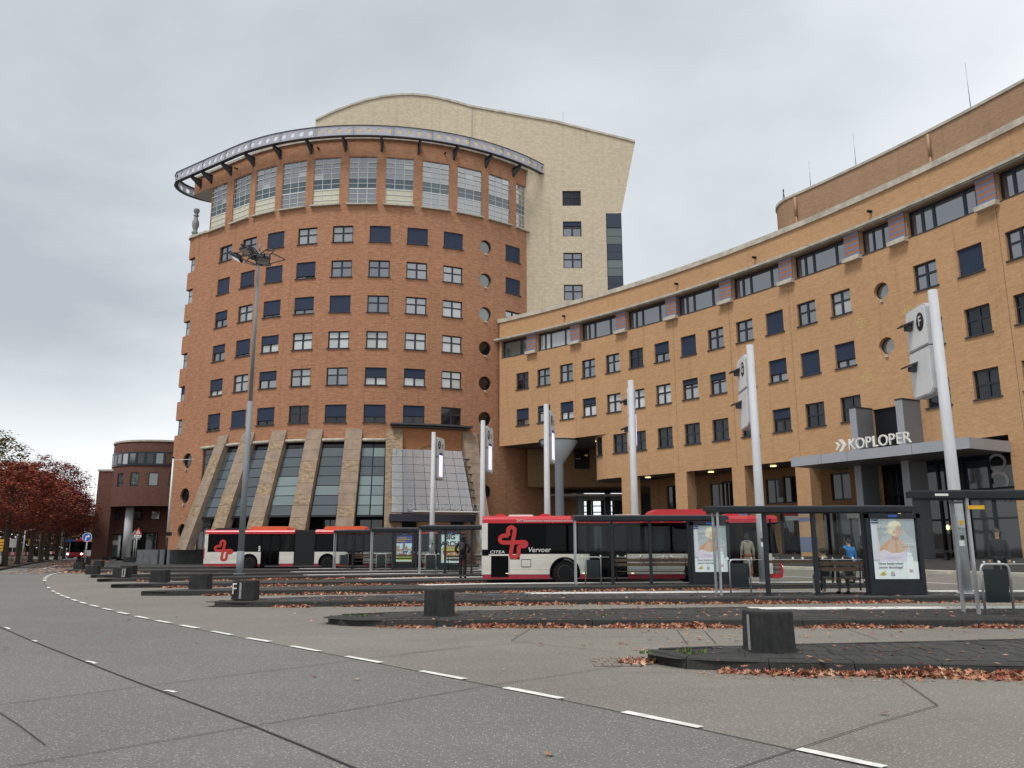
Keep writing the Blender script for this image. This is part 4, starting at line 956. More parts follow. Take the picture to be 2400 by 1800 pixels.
for i in range(60): roof.face([(*q1[i+1], 22.05), (*q1[i], 22.05), (*q2[i], 22.05), (*q2[i+1], 22.05)])
roof.obj('roof', M_['darksoffit'], wing)
bw_ = MB(); q2 = warc(41, THR, WR+15.8)
for i in range(60): bw_.face([(*q2[i], 0), (*q2[i+1], 0), (*q2[i+1], 22), (*q2[i], 22)])
bw_.obj('rear_wall', M_['brick_yel'], wing)
b = MB(); p0, p1 = wpt(THL, WR), wpt(THL, WR+15); b.face([(*p1, 10.5), (*p0, 10.5), (*p0, 22.1), (*p1, 22.1)]); b.obj('end_wall', M_['brick_yel'], wing)
b = MB(); q1, q2 = warc(THL, 40, WR), warc(THL, 40, WR+15)
for i in range(60): b.face([(*q1[i], 10.51), (*q1[i+1], 10.51), (*q2[i+1], 10.51), (*q2[i], 10.51)])
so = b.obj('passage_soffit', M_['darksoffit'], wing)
for th, r in ((48.3, 2.6), (45.2, 2.8)):
    d = MB(); d.lathe([(.32, 0), (.3, .05)], 14); x, y = wpt(th, WR+r); d.obj('soffit_lamp', M_['lampw'], so, at(x, y, 10.42))
# set-back top floor, rounded at its left end
RP = WR + 2.2
def ppath(u):
    L0 = RP*R_(32.5 - THR)
    rr = 2.6; al = rr*R_(105)
    if u > al: t = R_(32.5) - (u-al)/RP; return (WC[0]+RP*math.cos(t), WC[1]+RP*math.sin(t), -math.cos(t), -math.sin(t))
    c = Vector(wpt(32.5, RP+rr)); base = R_(32.5) + math.pi; ang = base - (al-u)/rr; n = Vector((math.cos(ang), math.sin(ang))); p = c + n*rr; return (p.x, p.y, n.x, n.y)
PL = 2.6*R_(105) + RP*R_(32.5-THR)
wall(ppath, 0, PL, 21.8, 25.55, step=.5).obj('top_floor_wall', M_['brick_pent'], wing)
c = MB(); sweep(c, [ppath(PL*i/90)[:2] for i in range(91)], -.08, .3, 25.55, 25.72); c.obj('top_floor_coping', M_['concrete'], wing)
pr = MB(); pts = [ppath(PL*i/40)[:2] for i in range(41)]; pe = [wpt(32.5-(32.5-THR)*i/40, RP+8) for i in range(41)]
for i in range(40): pr.face([(*pts[i], 25.5), (*pts[i+1], 25.5), (*pe[i+1], 25.5), (*pe[i], 25.5)])
pr.obj('top_floor_roof', M_['darksoffit'], wing)
dpm = mat('copper_brown_pipe', (.38,.24,.15), .6)
for u in (5.2, 5.2+RP*R_(6.35)):
    M = onpath(ppath, u, 0, -.1); d = MB(); d.tube([(0,0,22.4),(0,0,24.0)], .07, 8); d.tube([(0,0,24.0),(0,0,25.4)], .1, 8); d.obj('downpipe', dpm, wing, M)
for u, h in ((6.3, 2.2), (9.9, 2.6), (17.8, 3.1)):
    M = onpath(ppath, u, 25.6, .25); d = MB(); d.tube([(0,0,0),(0,0,h)], [.028,.012], 5); d.obj('lightning_rod', M_['steel'], wing, M)
d = MB(); d.tube([(0,0,0),(.25,0,.9),(.5,0,0)], .03, 5); d.tube([(.25,0,.9),(.25,0,1.1)], .05, 6); d.obj('roof_antenna', M_['girder_dark'], wing, onpath(ppath, 3.4, 25.6, .3))
for th, z in ((46.0, 21.3), (38.2, 21.25), (33.5, 21.2), (27.6, 21.2)): d = MB(); d.tube([(0,.1,0),(0,-.3,-.05)], .09, 8); d.obj('spout', M_['black'], wing, onpath(wpath, wu(th), z, 0))
for th, z0 in ((45.3, 10.5), (38.6, 6.9), (35.2, 6.9), (31.88, 6.9), (22.75, 6.8)):
    d = MB(); d.box(-.009, .009, -.005, 0, z0, 18.5); d.obj('expansion_joint', M_['sill'], wing, onpath(wpath, wu(th), 0, 0))
# diamonds of pale glazed brick round the portholes
for th, z in ((28.5, 14.6), (26.45, 14.5), (28.5, 11.3), (26.4, 11.25)):
    d = MB()
    for r in range(-4, 5):
        n = 3 - abs(r)//2
        for c in range(n): x = (c - (n-1)/2)*.25 + (.06 if r % 2 else 0); d.box(x-.08, x+.08, -.012, 0, r*.075-.022, r*.075+.022)
    d.obj('glazed_brick_diamond', M_['ybrick'], wing, onpath(wpath, wu(th), z, 0))
# arcade: piers, lintel soffit, recessed wall and shops
for th in (41.93, 38.52, 35.18, 31.83, 29.0):
    M = onpath(wpath, wu(th), 0, 0); d = MB(); d.box(-.54, .54, 0, .95, 0, 6.9); o = d.obj('arcade_pier', M_['brick_yel'], wing, M)
    for z0, z1 in ((1.2, 2.1), (3.05, 3.3), (3.5, 3.75)): q = MB(); q.box(-.545, .545, -.006, .3, z0, z1); q.obj('blue_band', M_['bandblue'], o, M)
d = MB(); q1, q2 = warc(42.2, 22, WR), warc(42.2, 22, WR+4)
for i in range(60): d.face([(*q1[i], 6.91), (*q1[i+1], 6.91), (*q2[i+1], 6.91), (*q2[i], 6.91)])
ep_ = [epath(7.2*i/16)[:2] for i in range(17)]; e0_ = wpt(41.0, WR+4)
for a, b in zip(ep_, ep_[1:]): d.face([(*a, 6.91), (*b, 6.91), (*e0_, 6.91)])
d.face([(*ep_[0], 6.91), (*e0_, 6.91), (*wpt(42.2, WR), 6.91)])
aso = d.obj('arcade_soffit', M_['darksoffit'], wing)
for th, r in ((41.2, 1.2), (39.6, 1.9), (37.4, 1.3), (36.0, 2), (34.0, 1.4), (33.0, 2.2), (30.3, 1.4)): d = MB(); d.lathe([(.22, 0), (.2, .04)], 12); x, y = wpt(th, WR+r); d.obj('soffit_lamp', M_['lampw'], aso, at(x, y, 6.83))
rp = lambda u: wpath(u, WR+3.4)
aw = [('r', wu(a)-1.5, wu(a)+1.3, 4.45, 6.3) for a in (40.2, 36.9, 33.6)] + [('r', wu(a)-.7, wu(a)+.7, 4.45, 6.2) for a in (38.1, 35.0, 31.7, 30.4)] + [('r', wu(a), wu(b), .4, 3.9) for a, b in ((41.4, 38.9), (38.1, 35.6), (34.8, 32.2), (32.5, 29.4))]
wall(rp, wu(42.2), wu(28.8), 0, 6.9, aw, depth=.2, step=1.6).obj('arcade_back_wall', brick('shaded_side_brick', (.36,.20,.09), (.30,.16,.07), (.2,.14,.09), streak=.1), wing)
for k, o_ in enumerate(aw):
    x0, x1, z0, z1 = o_[1:]; M = onpath(rp, (x0+x1)/2, (z0+z1)/2, .12); w, h = x1-x0, z1-z0; f = MB(); n = 2 if w < 3 else 3
    for i in range(n+1): x = -w/2+w*i/n; f.box(max(-w/2, x-.05), min(w/2, x+.05), 0, .08, -h/2, h/2)
    f.box(-w/2, w/2, 0, .08, h/2-.1, h/2); f.box(-w/2, w/2, 0, .08, -h/2, -h/2+.1); f.box(-w/2, w/2, .1, .12, -h/2, h/2); o = f.obj('window', M_['navy'], wing, M)
    for i in range(n): link('pane', pane_mesh(w/n-.12, h-.22, 'g2'), o, M @ Matrix.Translation((-w/2+w*(i+.5)/n, .03, 0)))
for th, col in ((33.6, 'signred'), (30.6, 'navy')):
    M = onpath(wpath, wu(th), 3.55, -.0+2.9); d = MB(); d.box(-1.25, 1.25, 0, .12, .05, .5); d.box(-1.1, 1.0, -.01, .1, -.3, .0, 1); d.obj('shop_fascia', [M_[col], M_['white']], wing, M)
# grey portal fins, canopy with the lettering, dark glazed entrance
fin_m = mat('grey_cladding', (.17,.175,.185), .55, var=.06, scale=.8); fin_l = mat('light_grey_cladding', (.34,.36,.39), .5, var=.06, scale=.8)
for th in (28.5, 26.5):
    M = onpath(wpath, wu(th), 0, 0); d = MB(); d.box(-.22, .22, -1.42, .0, .3, 9.32); 
    for i in range(4): x = -.22 + .11*i; d.box(x+.008, x+.102, -1.46, -1.42, .3, 9.32, 1)
    d.box(-.24, .24, -1.48, .02, 9.32, 9.4, 2); d.obj('portal_fin', [fin_m, fin_l, M_['navy']], wing, M)
d = MB(); M = onpath(wpath, wu(27.6), 0, 0); d.box(-1.25, 1.25, .12, .2, 6.9, 9.3); d.obj('portal_panel', M_['black'], wing, M)
cz0, cz1 = 6.02, 6.55; cp = [(16.1, 46.8), (21.48, 37.9), (24.4, 39.55), (19.6, 49.1)]
d = MB(); d.prism(cp[::-1] if False else cp, cz0, cz1); 
can = d.obj('canopy', fin_l, wing)
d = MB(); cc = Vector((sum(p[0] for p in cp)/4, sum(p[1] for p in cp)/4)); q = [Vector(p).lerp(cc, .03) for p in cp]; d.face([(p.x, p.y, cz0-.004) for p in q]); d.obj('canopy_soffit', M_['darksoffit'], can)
e1, e2 = Vector(cp[0]), Vector(cp[1]); dv = (e2-e1).normalized(); cn = Vector((dv.y, -dv.x)); 
if cn.y > 0: cn = -cn
for f in (.0, .36, .72):
    p = e1 + (e2-e1)*max(.2, f) + cn*.003; j = MB(); j.box(-.008, .008, -.003, 0, cz0, cz1); j.obj('panel_joint', M_['sill'], can, Matrix.Translation((p.x, p.y, 0)) @ Matrix.Rotation(math.atan2(dv.y, dv.x), 4, 'Z'))
# letters stand on the canopy edge
ML = Matrix.Rotation(math.atan2(dv.y, dv.x), 4, 'Z') @ UP
def cpt(t, z): p = e1 + dv*t + cn*(-.12); return Matrix.Translation((p.x, p.y, z)) @ ML
M_['letter_back'] = mat('letter_shadow_side', (.05,.05,.055), .5)
ls = 3.0
wid = {'K': .47, 'O': .60, 'P': .47, 'L': .39, 'E': .43, 'R': .47}
x = ls + .80
for ch in 'KOPLOPER':
    o = text(ch, .83, M_['white'], wing, cpt(x + wid[ch]/2, cz1 + .33), 'letter', extrude=.05, sx=.9); x += wid[ch]*.93
d = MB()                                                                     # the arrow mark in front of the name
for dx, k_ in ((-.0, .62), (.22, 1)): d.slab([(dx, .33-.33*k_), (dx+.2*k_, .33-.33*k_), (dx+.2*k_+.27*k_, .33), (dx+.2*k_, .33+.33*k_), (dx, .33+.33*k_), (dx+.27*k_, .33)], (0,0,0), (1,0,0), (0,1,0), (0,0,1), -.05, .05)
d.obj('letter_mark', M_['white'], wing, cpt(ls + .0, cz1 + .03))
d = MB()
for t in (ls, ls+1.6, ls+3.2, ls+4.8): d.tube([(t, -.08, cz1-.05), (t, -.3, cz1+.35)], .02, 5)
en = onpath(wpath, wu(26.4), 0, .9); w = WR*R_(29.0-23.3)
d = MB(); d.box(-w/2, w/2, .3, .34, .3, 6.88); n = 6
for i in range(n+1): x = -w/2 + w*i/n; d.box(x-.06, x+.06, -.02, .3, .3, 6.88)
for z in (2.9, 4.4): d.box(-w/2, w/2, .0, .28, z-.05, z+.05)
eg = d.obj('entrance_glazing', M_['black'], wing, en)
for i in range(n):
    for z0, z1 in ((.4, 2.85), (2.95, 4.35), (4.45, 6.8)): link('pane', pane_mesh(w/n-.14, z1-z0, 'g2'), eg, en @ Matrix.Translation((-w/2+w*(i+.5)/n, .08, (z0+z1)/2)))
r8 = MB(); grey8 = mat('etched_numeral', (.33,.33,.33), .7)
for cz, r in ((5.95, .42), (5.02, .45)):
    for q in range(20):
        a, b = 2*math.pi*q/20, 2*math.pi*(q+1)/20; P = lambda t, s: (w/2-1.05 + math.cos(t)*r*s*1.1, .06, cz - .25 + math.sin(t)*r*s)
        r8.face([P(a, 1.08), P(b, 1.08), P(b, .76), P(a, .76)])
r8.obj('numeral', grey8, eg, en)
text('CO', .42, grey8, eg, en @ Matrix.Translation((w/2-.62, .05, 3.75)) @ UP, 'lettering')
for x_, z_ in ((-2.6, 3.4), (.3, 2.5)): l = MB(); l.ball((0,0,0), (.09,.06,.14)); l.obj('wall_lamp', M_['lampw'], wing, en @ Matrix.Translation((x_, -.02, z_)))
# passage under the left part: hanging block, funnel column, round columns, glazed screen
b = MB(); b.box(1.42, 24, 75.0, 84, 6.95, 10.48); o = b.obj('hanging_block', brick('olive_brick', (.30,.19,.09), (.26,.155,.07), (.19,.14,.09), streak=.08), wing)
f = MB(); f.box(5.75, 7.1, 74.9, 74.99, 8.6, 10.4); f = f.obj('window', M_['black'], wing); link('pane', pane_mesh(1.1, .8, 'g2'), f, Matrix.Translation((6.43, 74.87, 9.9)))
for x, y, r in ((6.6, 79.5, .38), (10.8, 77.0, .4), (5.0, 82.5, .3), (9.4, 80.5, .3)): d = MB(); d.lathe([(r, .14), (r, 6.95)], 18); d.obj('round_column', M_['girder_dark'] if x > 6.7 else mat('grey_column', (.25,.27,.30), .5), wing, at(x, y))
b = MB(); b.box(2.2, 12, 78, 87, 6.3, 6.5); b.obj('inner_ceiling', M_['soffit'], wing)
for k, (x0, x1) in enumerate(((2.9, 3.5), (5.9, 6.6), (7.0, 7.8), (8.5, 9.3), (9.9, 10.5))):
    f = MB(); f.box(x0-.18, x0, 86, 86.15, .14, 6.3); f.box(x1, x1+.18, 86, 86.15, .14, 6.3)
    for z in (5.1, 5.75): f.box(x0, x1, 86.02, 86.1, z-.05, z+.05)
    o = f.obj('glazed_screen', M_['black'], wing)
    for z0, z1 in ((.2, 5.05), (5.15, 5.7), (5.8, 6.3)): p = MB(); p.box(x0, x1, 86.05, 86.07, z0, z1); p.obj('pane', M_['glass'], o)
for x0, x1 in ((3.7, 5.7), (6.8, 6.85), (7.98, 8.3), (9.48, 9.7), (10.7, 12.5), (12.5, 24)): b = MB(); b.box(x0, x1, 86.0, 86.3, .14, 6.3 if x1 < 20 else 8); b.obj('screen_panel', M_['anth'], wing)
b = MB(); b.lathe([(.39, .14), (.37, 8.5), (.42, 8.52), (1.62, 10.3), (1.64, 10.46), (.3, 10.47)], 28); b.lathe([(1.72, 10.36), (1.72, 10.46)], 28, m=1)
tag(b.obj('funnel_column', [mat('pale_blue_column', (.62,.70,.78), .5), M_['girder_dark']], None, at(3.98, 68.75)), 'pale blue round column with a funnel shaped head under the yellow wing', 'column')

# ---------------------------------------------------------------- low dark brick building at the far left
dk = thing('dark_brick_building', 'low dark brick building with a rounded drum on a white column', 'building', at(-50, 112, .1))
b = MB(); b.box(-56.0, -53.9, 110, 124, 0, 11.75); b.box(-55, -36, 114.8, 124, 0, 15.2)
b.obj('wall', M_['brick_dark'], dk); b = MB(); b.box(-56.1, -53.9, 109.9, 110.4, 11.75, 12.0); b.obj('coping', M_['concrete'], dk)
DC, DR = Vector((-48.6, 114.2)), 6.9
dpath = lambda u: (DC.x + DR*math.sin(u/DR), DC.y - DR*math.cos(u/DR), math.sin(u/DR), -math.cos(u/DR))
da = lambda deg: DR*R_(deg)
dw = [(da(a)-.62, da(a)+.62) for a in (-75, -54, -32, -11, 10, 31)]
wall(dpath, da(-100), da(80), 6.95, 15.45, [('r', a, b, 9.55, 11.35) for a, b in dw], depth=.15, step=.6).obj('drum_wall', M_['brick_dark'], dk)
for a, b in dw:
    M = onpath(dpath, (a+b)/2, 10.45, .08); o = link('window', window_mesh(1.24, 1.8, .5, cross=False), dk, M); link('pane', pane_mesh(1.02, 1.56, 'ggreen' if a > -2 else 'g2'), o, M @ Matrix.Translation((0, .03, 0)))
f = MB(); sweep(f, [dpath(da(-100+2*i))[:2] for i in range(91)], -.12, .1, 12.3, 12.45); sweep(f, [dpath(da(-100+2*i))[:2] for i in range(91)], -.12, .1, 13.95, 14.1)
sweep(f, [dpath(da(-100+2*i))[:2] for i in range(91)], -.04, -.02, 12.45, 13.95)
for i in range(19): M = onpath(dpath, da(-100+10*i), 13.2, -.1); f.cbox((0, .06, 0), (.26, .14, 1.5), 0, M)
rbn = f.obj('ribbon_window', M_['navy'], dk)
for i in range(18): link('pane', pane_mesh(.86, 1.36, ('g2','ggreen','g0','ggreen','g2')[i % 5]), rbn, onpath(dpath, da(-95+10*i), 13.2, -.07))
c = MB(); sweep(c, [dpath(da(-100+2*i))[:2] for i in range(91)], -.12, .35, 15.45, 15.68); c.obj('drum_coping', M_['concrete'], dk)
b = MB(); b.lathe([(DR-.05, 0), (.01, .02)], 40, c=(DC.x, DC.y, 6.97)); b.obj('drum_soffit', M_['black'], dk); b = MB(); b.lathe([(DR-.05, 0), (.01, .02)], 40, c=(DC.x, DC.y, 15.4)); b.obj('drum_roof', M_['darksoffit'], dk)
b = MB(); b.lathe([(.52, .1), (.52, 6.97)], 18); b.obj('white_column', mat('white_column', (.62,.64,.66), .6), dk, at(-51.0, 109.3))
b = MB(); b.box(-55.5, -38, 111.6, 111.7, .1, 6.97); b.obj('recessed_wall', M_['brick_dark'], dk)
for x in (-54.0, -50.9, -48.5): M = Matrix.Translation((x, 111.5, 5.9)); o = link('window', window_mesh(1.3, 1.25, .5, cross=False), dk, M); link('pane', pane_mesh(1.06, 1.0, 'ggreen'), o, M @ Matrix.Translation((0, .03, 0)))
def shop(x0, x1, z0, z1, nx, gl, cols=None):
    M = Matrix.Translation(((x0+x1)/2, 111.45, (z0+z1)/2)); w, h = x1-x0, z1-z0; f = MB(); f.box(-w/2, w/2, .08, .1, -h/2, h/2)
    for i in range(nx+1): x = -w/2+w*i/nx; f.box(x-.07, x+.07, 0, .08, -h/2, h/2)
    f.box(-w/2, w/2, 0, .08, h/2-.14, h/2); f.box(-w/2, w/2, 0, .08, -h/2, -h/2+.12); o = f.obj('shop_front', M_['black'], dk, M)
    for i in range(nx): link('pane', pane_mesh(w/nx-.16, h-.3, gl), o, M @ Matrix.Translation((-w/2+w*(i+.5)/nx, .02, 0)))
    return o, M
o, M = shop(-55.0, -52.8, .2, 3.4, 1, 'ggreen'); q = MB(); q.box(-1.0, 1.0, -.03, -.01, .15, .75); q.obj('sign_board', M_['white'], o, M); q = MB(); q.box(-.9, -.65, -.04, -.03, .3, .6); q.obj('sign_mark', M_['navy'], o, M)
shop(-52.7, -49.7, .2, 3.6, 6, 'g2'); shop(-49.6, -48.0, .2, 3.6, 1, 'g2')

# ================================================================ BUSES
def side_poly(x0, x1, z0, z1, wheels, r):
    pts = [(x0, z0)]
    for c in wheels:
        if x0 < c < x1:
            h = math.sqrt(max(.01, r*r - (z0-.5)**2)); a0 = math.asin(max(-1, (z0-.5)/r))
            n = 9
            for i in range(n+1):
                t = math.pi - a0 - (math.pi - 2*a0)*i/n; x = c + r*math.cos(t)
                if x0 < x < x1: pts.append((x, .5 + r*math.sin(t)))
    return pts + [(x1, z0), (x1, z1), (x0, z1)]
def wheel(parent, M):
    b = MB(); 
    b.slab([(.5*math.cos(2*math.pi*i/28), .5*math.sin(2*math.pi*i/28)) for i in range(28)], (0,0,0), (1,0,0), (0,0,1), (0,1,0), .0, .28)
    o = b.obj('wheel', M_['rubber'], parent, M); q = MB(); R90 = Matrix.Rotation(R_(90), 4, 'X')
    q2 = MB(); q2.lathe([(.30, -.012), (.29, .03), (.2, -.07), (.12, -.09), (.1, -.01), (.001, .0)], 24); q2.v = [(x, -z, y) for x, y, z in q2.v]; q2.obj('rim', M_['hub'], o, M); q3 = MB(); q3.tube([(0, -.02, 0), (0, .0, 0)], .44, 28); q3.obj('tyre_wall', M_['rubber'], o, M @ Matrix.Diagonal((1,1,1,1)))
    return o
LOGO = [(-0.176, 0.252), (-0.407, 0.252), (-0.533, 0.143), (-0.482, 0.0), (-0.281, -0.029), (0.096, -0.021), (0.474, -0.004), (0.558, -0.084), (0.495, -0.168), (0.294, -0.185), (0.239, -0.252), (0.222, -0.52), (0.117, -0.608), (-0.038, -0.596), (-0.088, -0.503), (-0.008, -0.034), (0.071, 0.428), (0.055, 0.537), (-0.063, 0.6), (-0.172, 0.541), (-0.201, 0.407), (-0.176, 0.252)]
def logo(parent, M, s=1.0, w=.165, far=False):
    P = [Vector((x*s, z*s)) for x, z in LOGO]; b = MB(); n = len(P)
    sm_ = spline([(p.x, p.y) for p in P], .04); P = sm_
    for i in range(len(P)-1):
        a, c = P[i], P[i+1]; d = (c-a); 
        if d.length < 1e-6: continue
        d.normalize(); pd = (P[i]-P[i-1]).normalized() if i else d; nd_ = (P[i+2]-c).normalized() if i+2 < len(P) else d
        n0 = (d+pd).normalized(); n1 = (d+nd_).normalized(); n0 = Vector((-n0.y, n0.x))*w*s/2*1.0; n1 = Vector((-n1.y, n1.x))*w*s/2
        zoff = -.006 - .00002*i
        b.face([((a-n0).x, zoff, (a-n0).y), ((c-n1).x, zoff, (c-n1).y), ((c+n1).x, zoff, (c+n1).y), ((a+n0).x, zoff, (a+n0).y)])
    return b.obj('emblem', M_['logo'], parent, M)
def seat_row(b, x, y, M=None):
    b.box(x-.2, x+.22, y, y+.44, .75, .84, 0, M); b.box(x-.24, x-.16, y, y+.44, .8, 1.45, 0, M)
def bus(name, label, M, L, doors, wheels, glass, pods, joint_=None, front=True, mats=None):
    """local x from rear (0) to front (L), y from the near side (0) to the far side (2.5)"""
    root = thing(name, label, 'bus', M); Wd = 2.5; zt, zr_ = 2.47, 2.74
    spans = []; x = .0
    for a, b in doors + ([joint_] if joint_ else []): pass
    cuts = sorted(doors + ([joint_] if joint_ else []))
    for a, b in cuts + [(L, L)]:
        if a - x > .05: spans.append((x, a))
        x = b
    body = MB()
    for a, b in spans: body.slab(side_poly(a, b, .44, 1.235, wheels, .62), (0,0,0), (1,0,0), (0,0,1), (0,1,0), 0, .05)
    far_spans = [(0, joint_[0]), (joint_[1], L)] if joint_ else [(0, L)]
    for a, b in far_spans: body.slab(side_poly(a, b, .44, 1.235, wheels, .62), (0,0,0), (1,0,0), (0,0,1), (0,1,0), Wd-.05, Wd)
    body.box(-.02, .05, .02, Wd-.02, .44, 2.5); body.box(-.0, .22, -.004, .05, 1.235, zt)                   # rear end and its pale corner pillar
    o = body.obj('body', M_['buswhite'], root, M)
    sk = MB()
    for sp, ya, yb in ((spans, .01, .05), (far_spans, Wd-.05, Wd-.01)):
        for a, b in sp:
            e_ = [a+.02] + [q for c in sorted(wheels) if a < c < b for q in (c-.61, c+.61)] + [b-.02]
            for i in range(0, len(e_), 2): sk.box(e_[i], e_[i+1], ya, yb, .26, .43)
    sk.obj('skirt', M_['busskirt'], root, M)
    ch = MB()
    for a, b in far_spans: ch.box(a+.1, b-.1, .3, Wd-.3, .3, .42); ch.box(a+.1, b-.1, .06, Wd-.06, .55, .60)
    ch.obj('floor_pan', M_['busblack'], root, M)
    for c in wheels: wheel(root, M @ Matrix.Translation((c, .06, .5))); wheel(root, M @ Matrix.Translation((c, Wd-.06, .5)) @ Matrix.Rotation(math.pi, 4, 'Z'))
    ar = MB()
    for c in wheels:
        for i in range(14):
            t0, t1 = math.pi*i/14, math.pi*(i+1)/14
            q = [(c+.62*math.cos(t), -.012, .5+.62*math.sin(t)) for t in (t0, t1)] + [(c+.56*math.cos(t), -.012, .5+.56*math.sin(t)) for t in (t1, t0)]; ar.face(q)
            ar.face([(c+.6*math.cos(t0), 0, .5+.6*math.sin(t0)), (c+.6*math.cos(t1), 0, .5+.6*math.sin(t1)), (c+.6*math.cos(t1), .5, .5+.6*math.sin(t1)), (c+.6*math.cos(t0), .5, .5+.6*math.sin(t0))])
    ar.obj('wheel_arch', M_['busblack'], root, M)
    rf = MB(); sec = [(0, zt), (0, 2.62), (.05, 2.70), (.16, zr_), (.5, 2.78), (Wd-.5, 2.78), (Wd-.16, zr_), (Wd-.05, 2.70), (Wd, 2.62), (Wd, zt)]
    for a, b in far_spans:
        rf.slab(sec, (0,0,0), (0,1,0), (0,0,1), (1,0,0), a, b)
    rf.obj('roof', M_['busred'], root, M)
    for it in pods:
        x0, x1, y0, y1, h, mt = it; b = MB(); s = min(.18, (x1-x0)*.2, h); b.slab([(x0, 2.72), (x0+s*.3, 2.74+h*.7), (x0+s, 2.76+h), (x1-s, 2.76+h), (x1-s*.3, 2.74+h*.7), (x1, 2.72)], (0,0,0), (1,0,0), (0,0,1), (0,1,0), y0, y1); b.obj('roof_unit', M_[mt], root, M)
    # window band: panes with black posts between
    pb = MB()
    for s, (ya, yb) in enumerate(((.0, .04), (Wd-.04, Wd))):
        xs_ = sorted({q for p in glass for q in p})
        for a, b in (far_spans if s else spans): 
            pb.box(max(a, .22), b, ya+.004, yb-.004, 2.40, zt); pb.box(max(a, .22), b, ya+.004, yb-.004, 1.235, 1.28)
        for q in xs_:
            if not (joint_ and joint_[0]+.05 < q < joint_[1]-.05): pb.box(q-.045, q+.045, ya+.002, yb-.002, 1.25, 2.45)
    pb.obj('window_posts', M_['busblack'], root, M)
    for a, b in glass:
        for y in (.012, Wd-.02): p = MB(); p.box(a+.04, b-.04, y, y+.008, 1.27, 2.42); p.obj('window_pane', M_['busglass'], root, M)
    for a, b in doors:                                           # folding doors: dark frame, two tall panes
        d = MB(); w = b-a; y0 = .015
        for q in (a, (a+b)/2, b): d.box(q-.05, q+.05, y0, y0+.05, .33, 2.44)
        d.box(a, b, y0, y0+.05, 2.34, 2.46); d.box(a, b, y0, y0+.05, .32, .42); d.box(a, b, y0+.01, y0+.04, 1.2, 1.25)
        o = d.obj('door', M_['busblack'], root, M)
        for q in (a, (a+b)/2): p = MB(); p.box(q+.05, q+w/2-.05, y0+.015, y0+.025, .42, 2.34); p.obj('door_pane', M_['busglass'], o, M)
    if joint_:
        a, b = joint_; n = 26; bl = MB()
        for i in range(n):
            x0, x1 = a+(b-a)*i/n, a+(b-a)*(i+1)/n; xm = (x0+x1)/2
            s0 = [(x0, .10), (xm, .0), (x1, .10)]
            for (xa, ya), (xb, yb) in zip(s0, s0[1:]):
                bl.face([(xa, ya, .34), (xb, yb, .34), (xb, yb, 2.74), (xa, ya, 2.74)]); bl.face([(xa, Wd-ya, .34), (xa, Wd-ya, 2.74), (xb, Wd-yb, 2.74), (xb, Wd-yb, .34)]); bl.face([(xa, ya, 2.74), (xb, yb, 2.74), (xb, Wd-yb, 2.74), (xa, Wd-ya, 2.74)])
        bl.obj('bellows', M_['bellows'], root, M)
    if 'seat' not in PANES: it = MB(); seat_row(it, 0, 0); PANES['seat'] = it.mesh('seat', M_['seat'])
    x = 1.0
    while x < L - 1.6:
        if not any(a-.3 < x < b+.3 for a, b in cuts):
            for y in (.25, .72): link('seat', PANES['seat'], root, M @ Matrix.Translation((x, y, 0)))
        if not (joint_ and joint_[0]-.2 < x < joint_[1]+.2): link('seat', PANES['seat'], root, M @ Matrix.Translation((x, 1.75, 0)))
        x += .82
    hr = MB()
    for a, b in doors:
        for q in (a-.1, b+.1): hr.tube([(q, .6, .6), (q, .6, 2.45)], .018, 5)
    hr.obj('grab_rail', M_['yellow'], root, M)
    # front end: raked windscreen over a rounded bumper
    f = MB(); f.slab([(L-.3, .26), (L+.08, .30), (L+.12, .55), (L+.06, .95), (L-.3, .95)], (0,0,0), (1,0,0), (0,0,1), (0,1,0), .0, Wd); f.obj('bumper', M_['busred'], root, M)
    f = MB(); f.slab([(L-.3, .95), (L+.06, .95), (L-.02, 1.25), (L-.3, 1.25)], (0,0,0), (1,0,0), (0,0,1), (0,1,0), .0, Wd); f.obj('front_panel', M_['busblack' if front else 'buswhite'], root, M)
    f = MB(); f.slab([(L-.02, 1.25), (L-.16, 2.2), (L-.26, 2.62), (L-.31, 2.62), (L-.21, 2.2), (L-.07, 1.25)], (0,0,0), (1,0,0), (0,0,1), (0,1,0), .04, Wd-.04); f.obj('windscreen', M_['busglass'], root, M)
    f = MB(); f.slab([(L-.3, 1.25), (L-.02, 1.25), (L-.26, 2.62), (L-.34, 2.62)], (0,0,0), (1,0,0), (0,0,1), (0,1,0), .0, .05); f.box(L-.33, L-.27, .1, Wd-.1, 2.3, 2.58); f.obj('front_post', M_['busblack'], root, M)
    for y in (.25, Wd-.25): h = MB(); h.ball((L+.1, y, .72), (.06, .16, .11)); h.obj('headlight', M_['headlight'], root, M)
    mi = MB(); mi.tube([(L-.1, -.02, 2.45), (L+.25, -.15, 2.5), (L+.3, -.2, 2.2)], .03, 6); mi.box(L+.22, L+.34, -.32, -.1, 1.75, 2.25); mi.obj('mirror', M_['busblack'], root, M)
    return root
YB = 33.45; MB2 = at(-1.22, YB, 0)
b2 = bus('city_bus', 'white and red single-deck city bus with a large red emblem, stopped behind the nearer shelters', MB2, 12.0, [(4.33, 5.85), (9.95, 11.35)], [3.33, 8.75],
    [(.24, 2.55), (2.55, 4.25), (5.9, 7.6), (7.6, 9.88), (11.4, 11.72)],
    [(.5, .95, .5, 1.2, .1, 'busred'), (1.05, 2.1, .3, 1.9, .06, 'white'), (2.35, 2.8, .5, 1.2, .1, 'busred'), (5.4, 6.5, .3, 1.9, .06, 'white'), (6.95, 9.2, .2, 2.2, .26, 'busred'), (10.0, 10.6, .4, 1.2, .08, 'busred')])
bk = MB(); bk.box(.24, 2.5, .001, .011, 1.25, 2.44); bk.obj('black_rear_panel', M_['busblack'], b2, MB2)
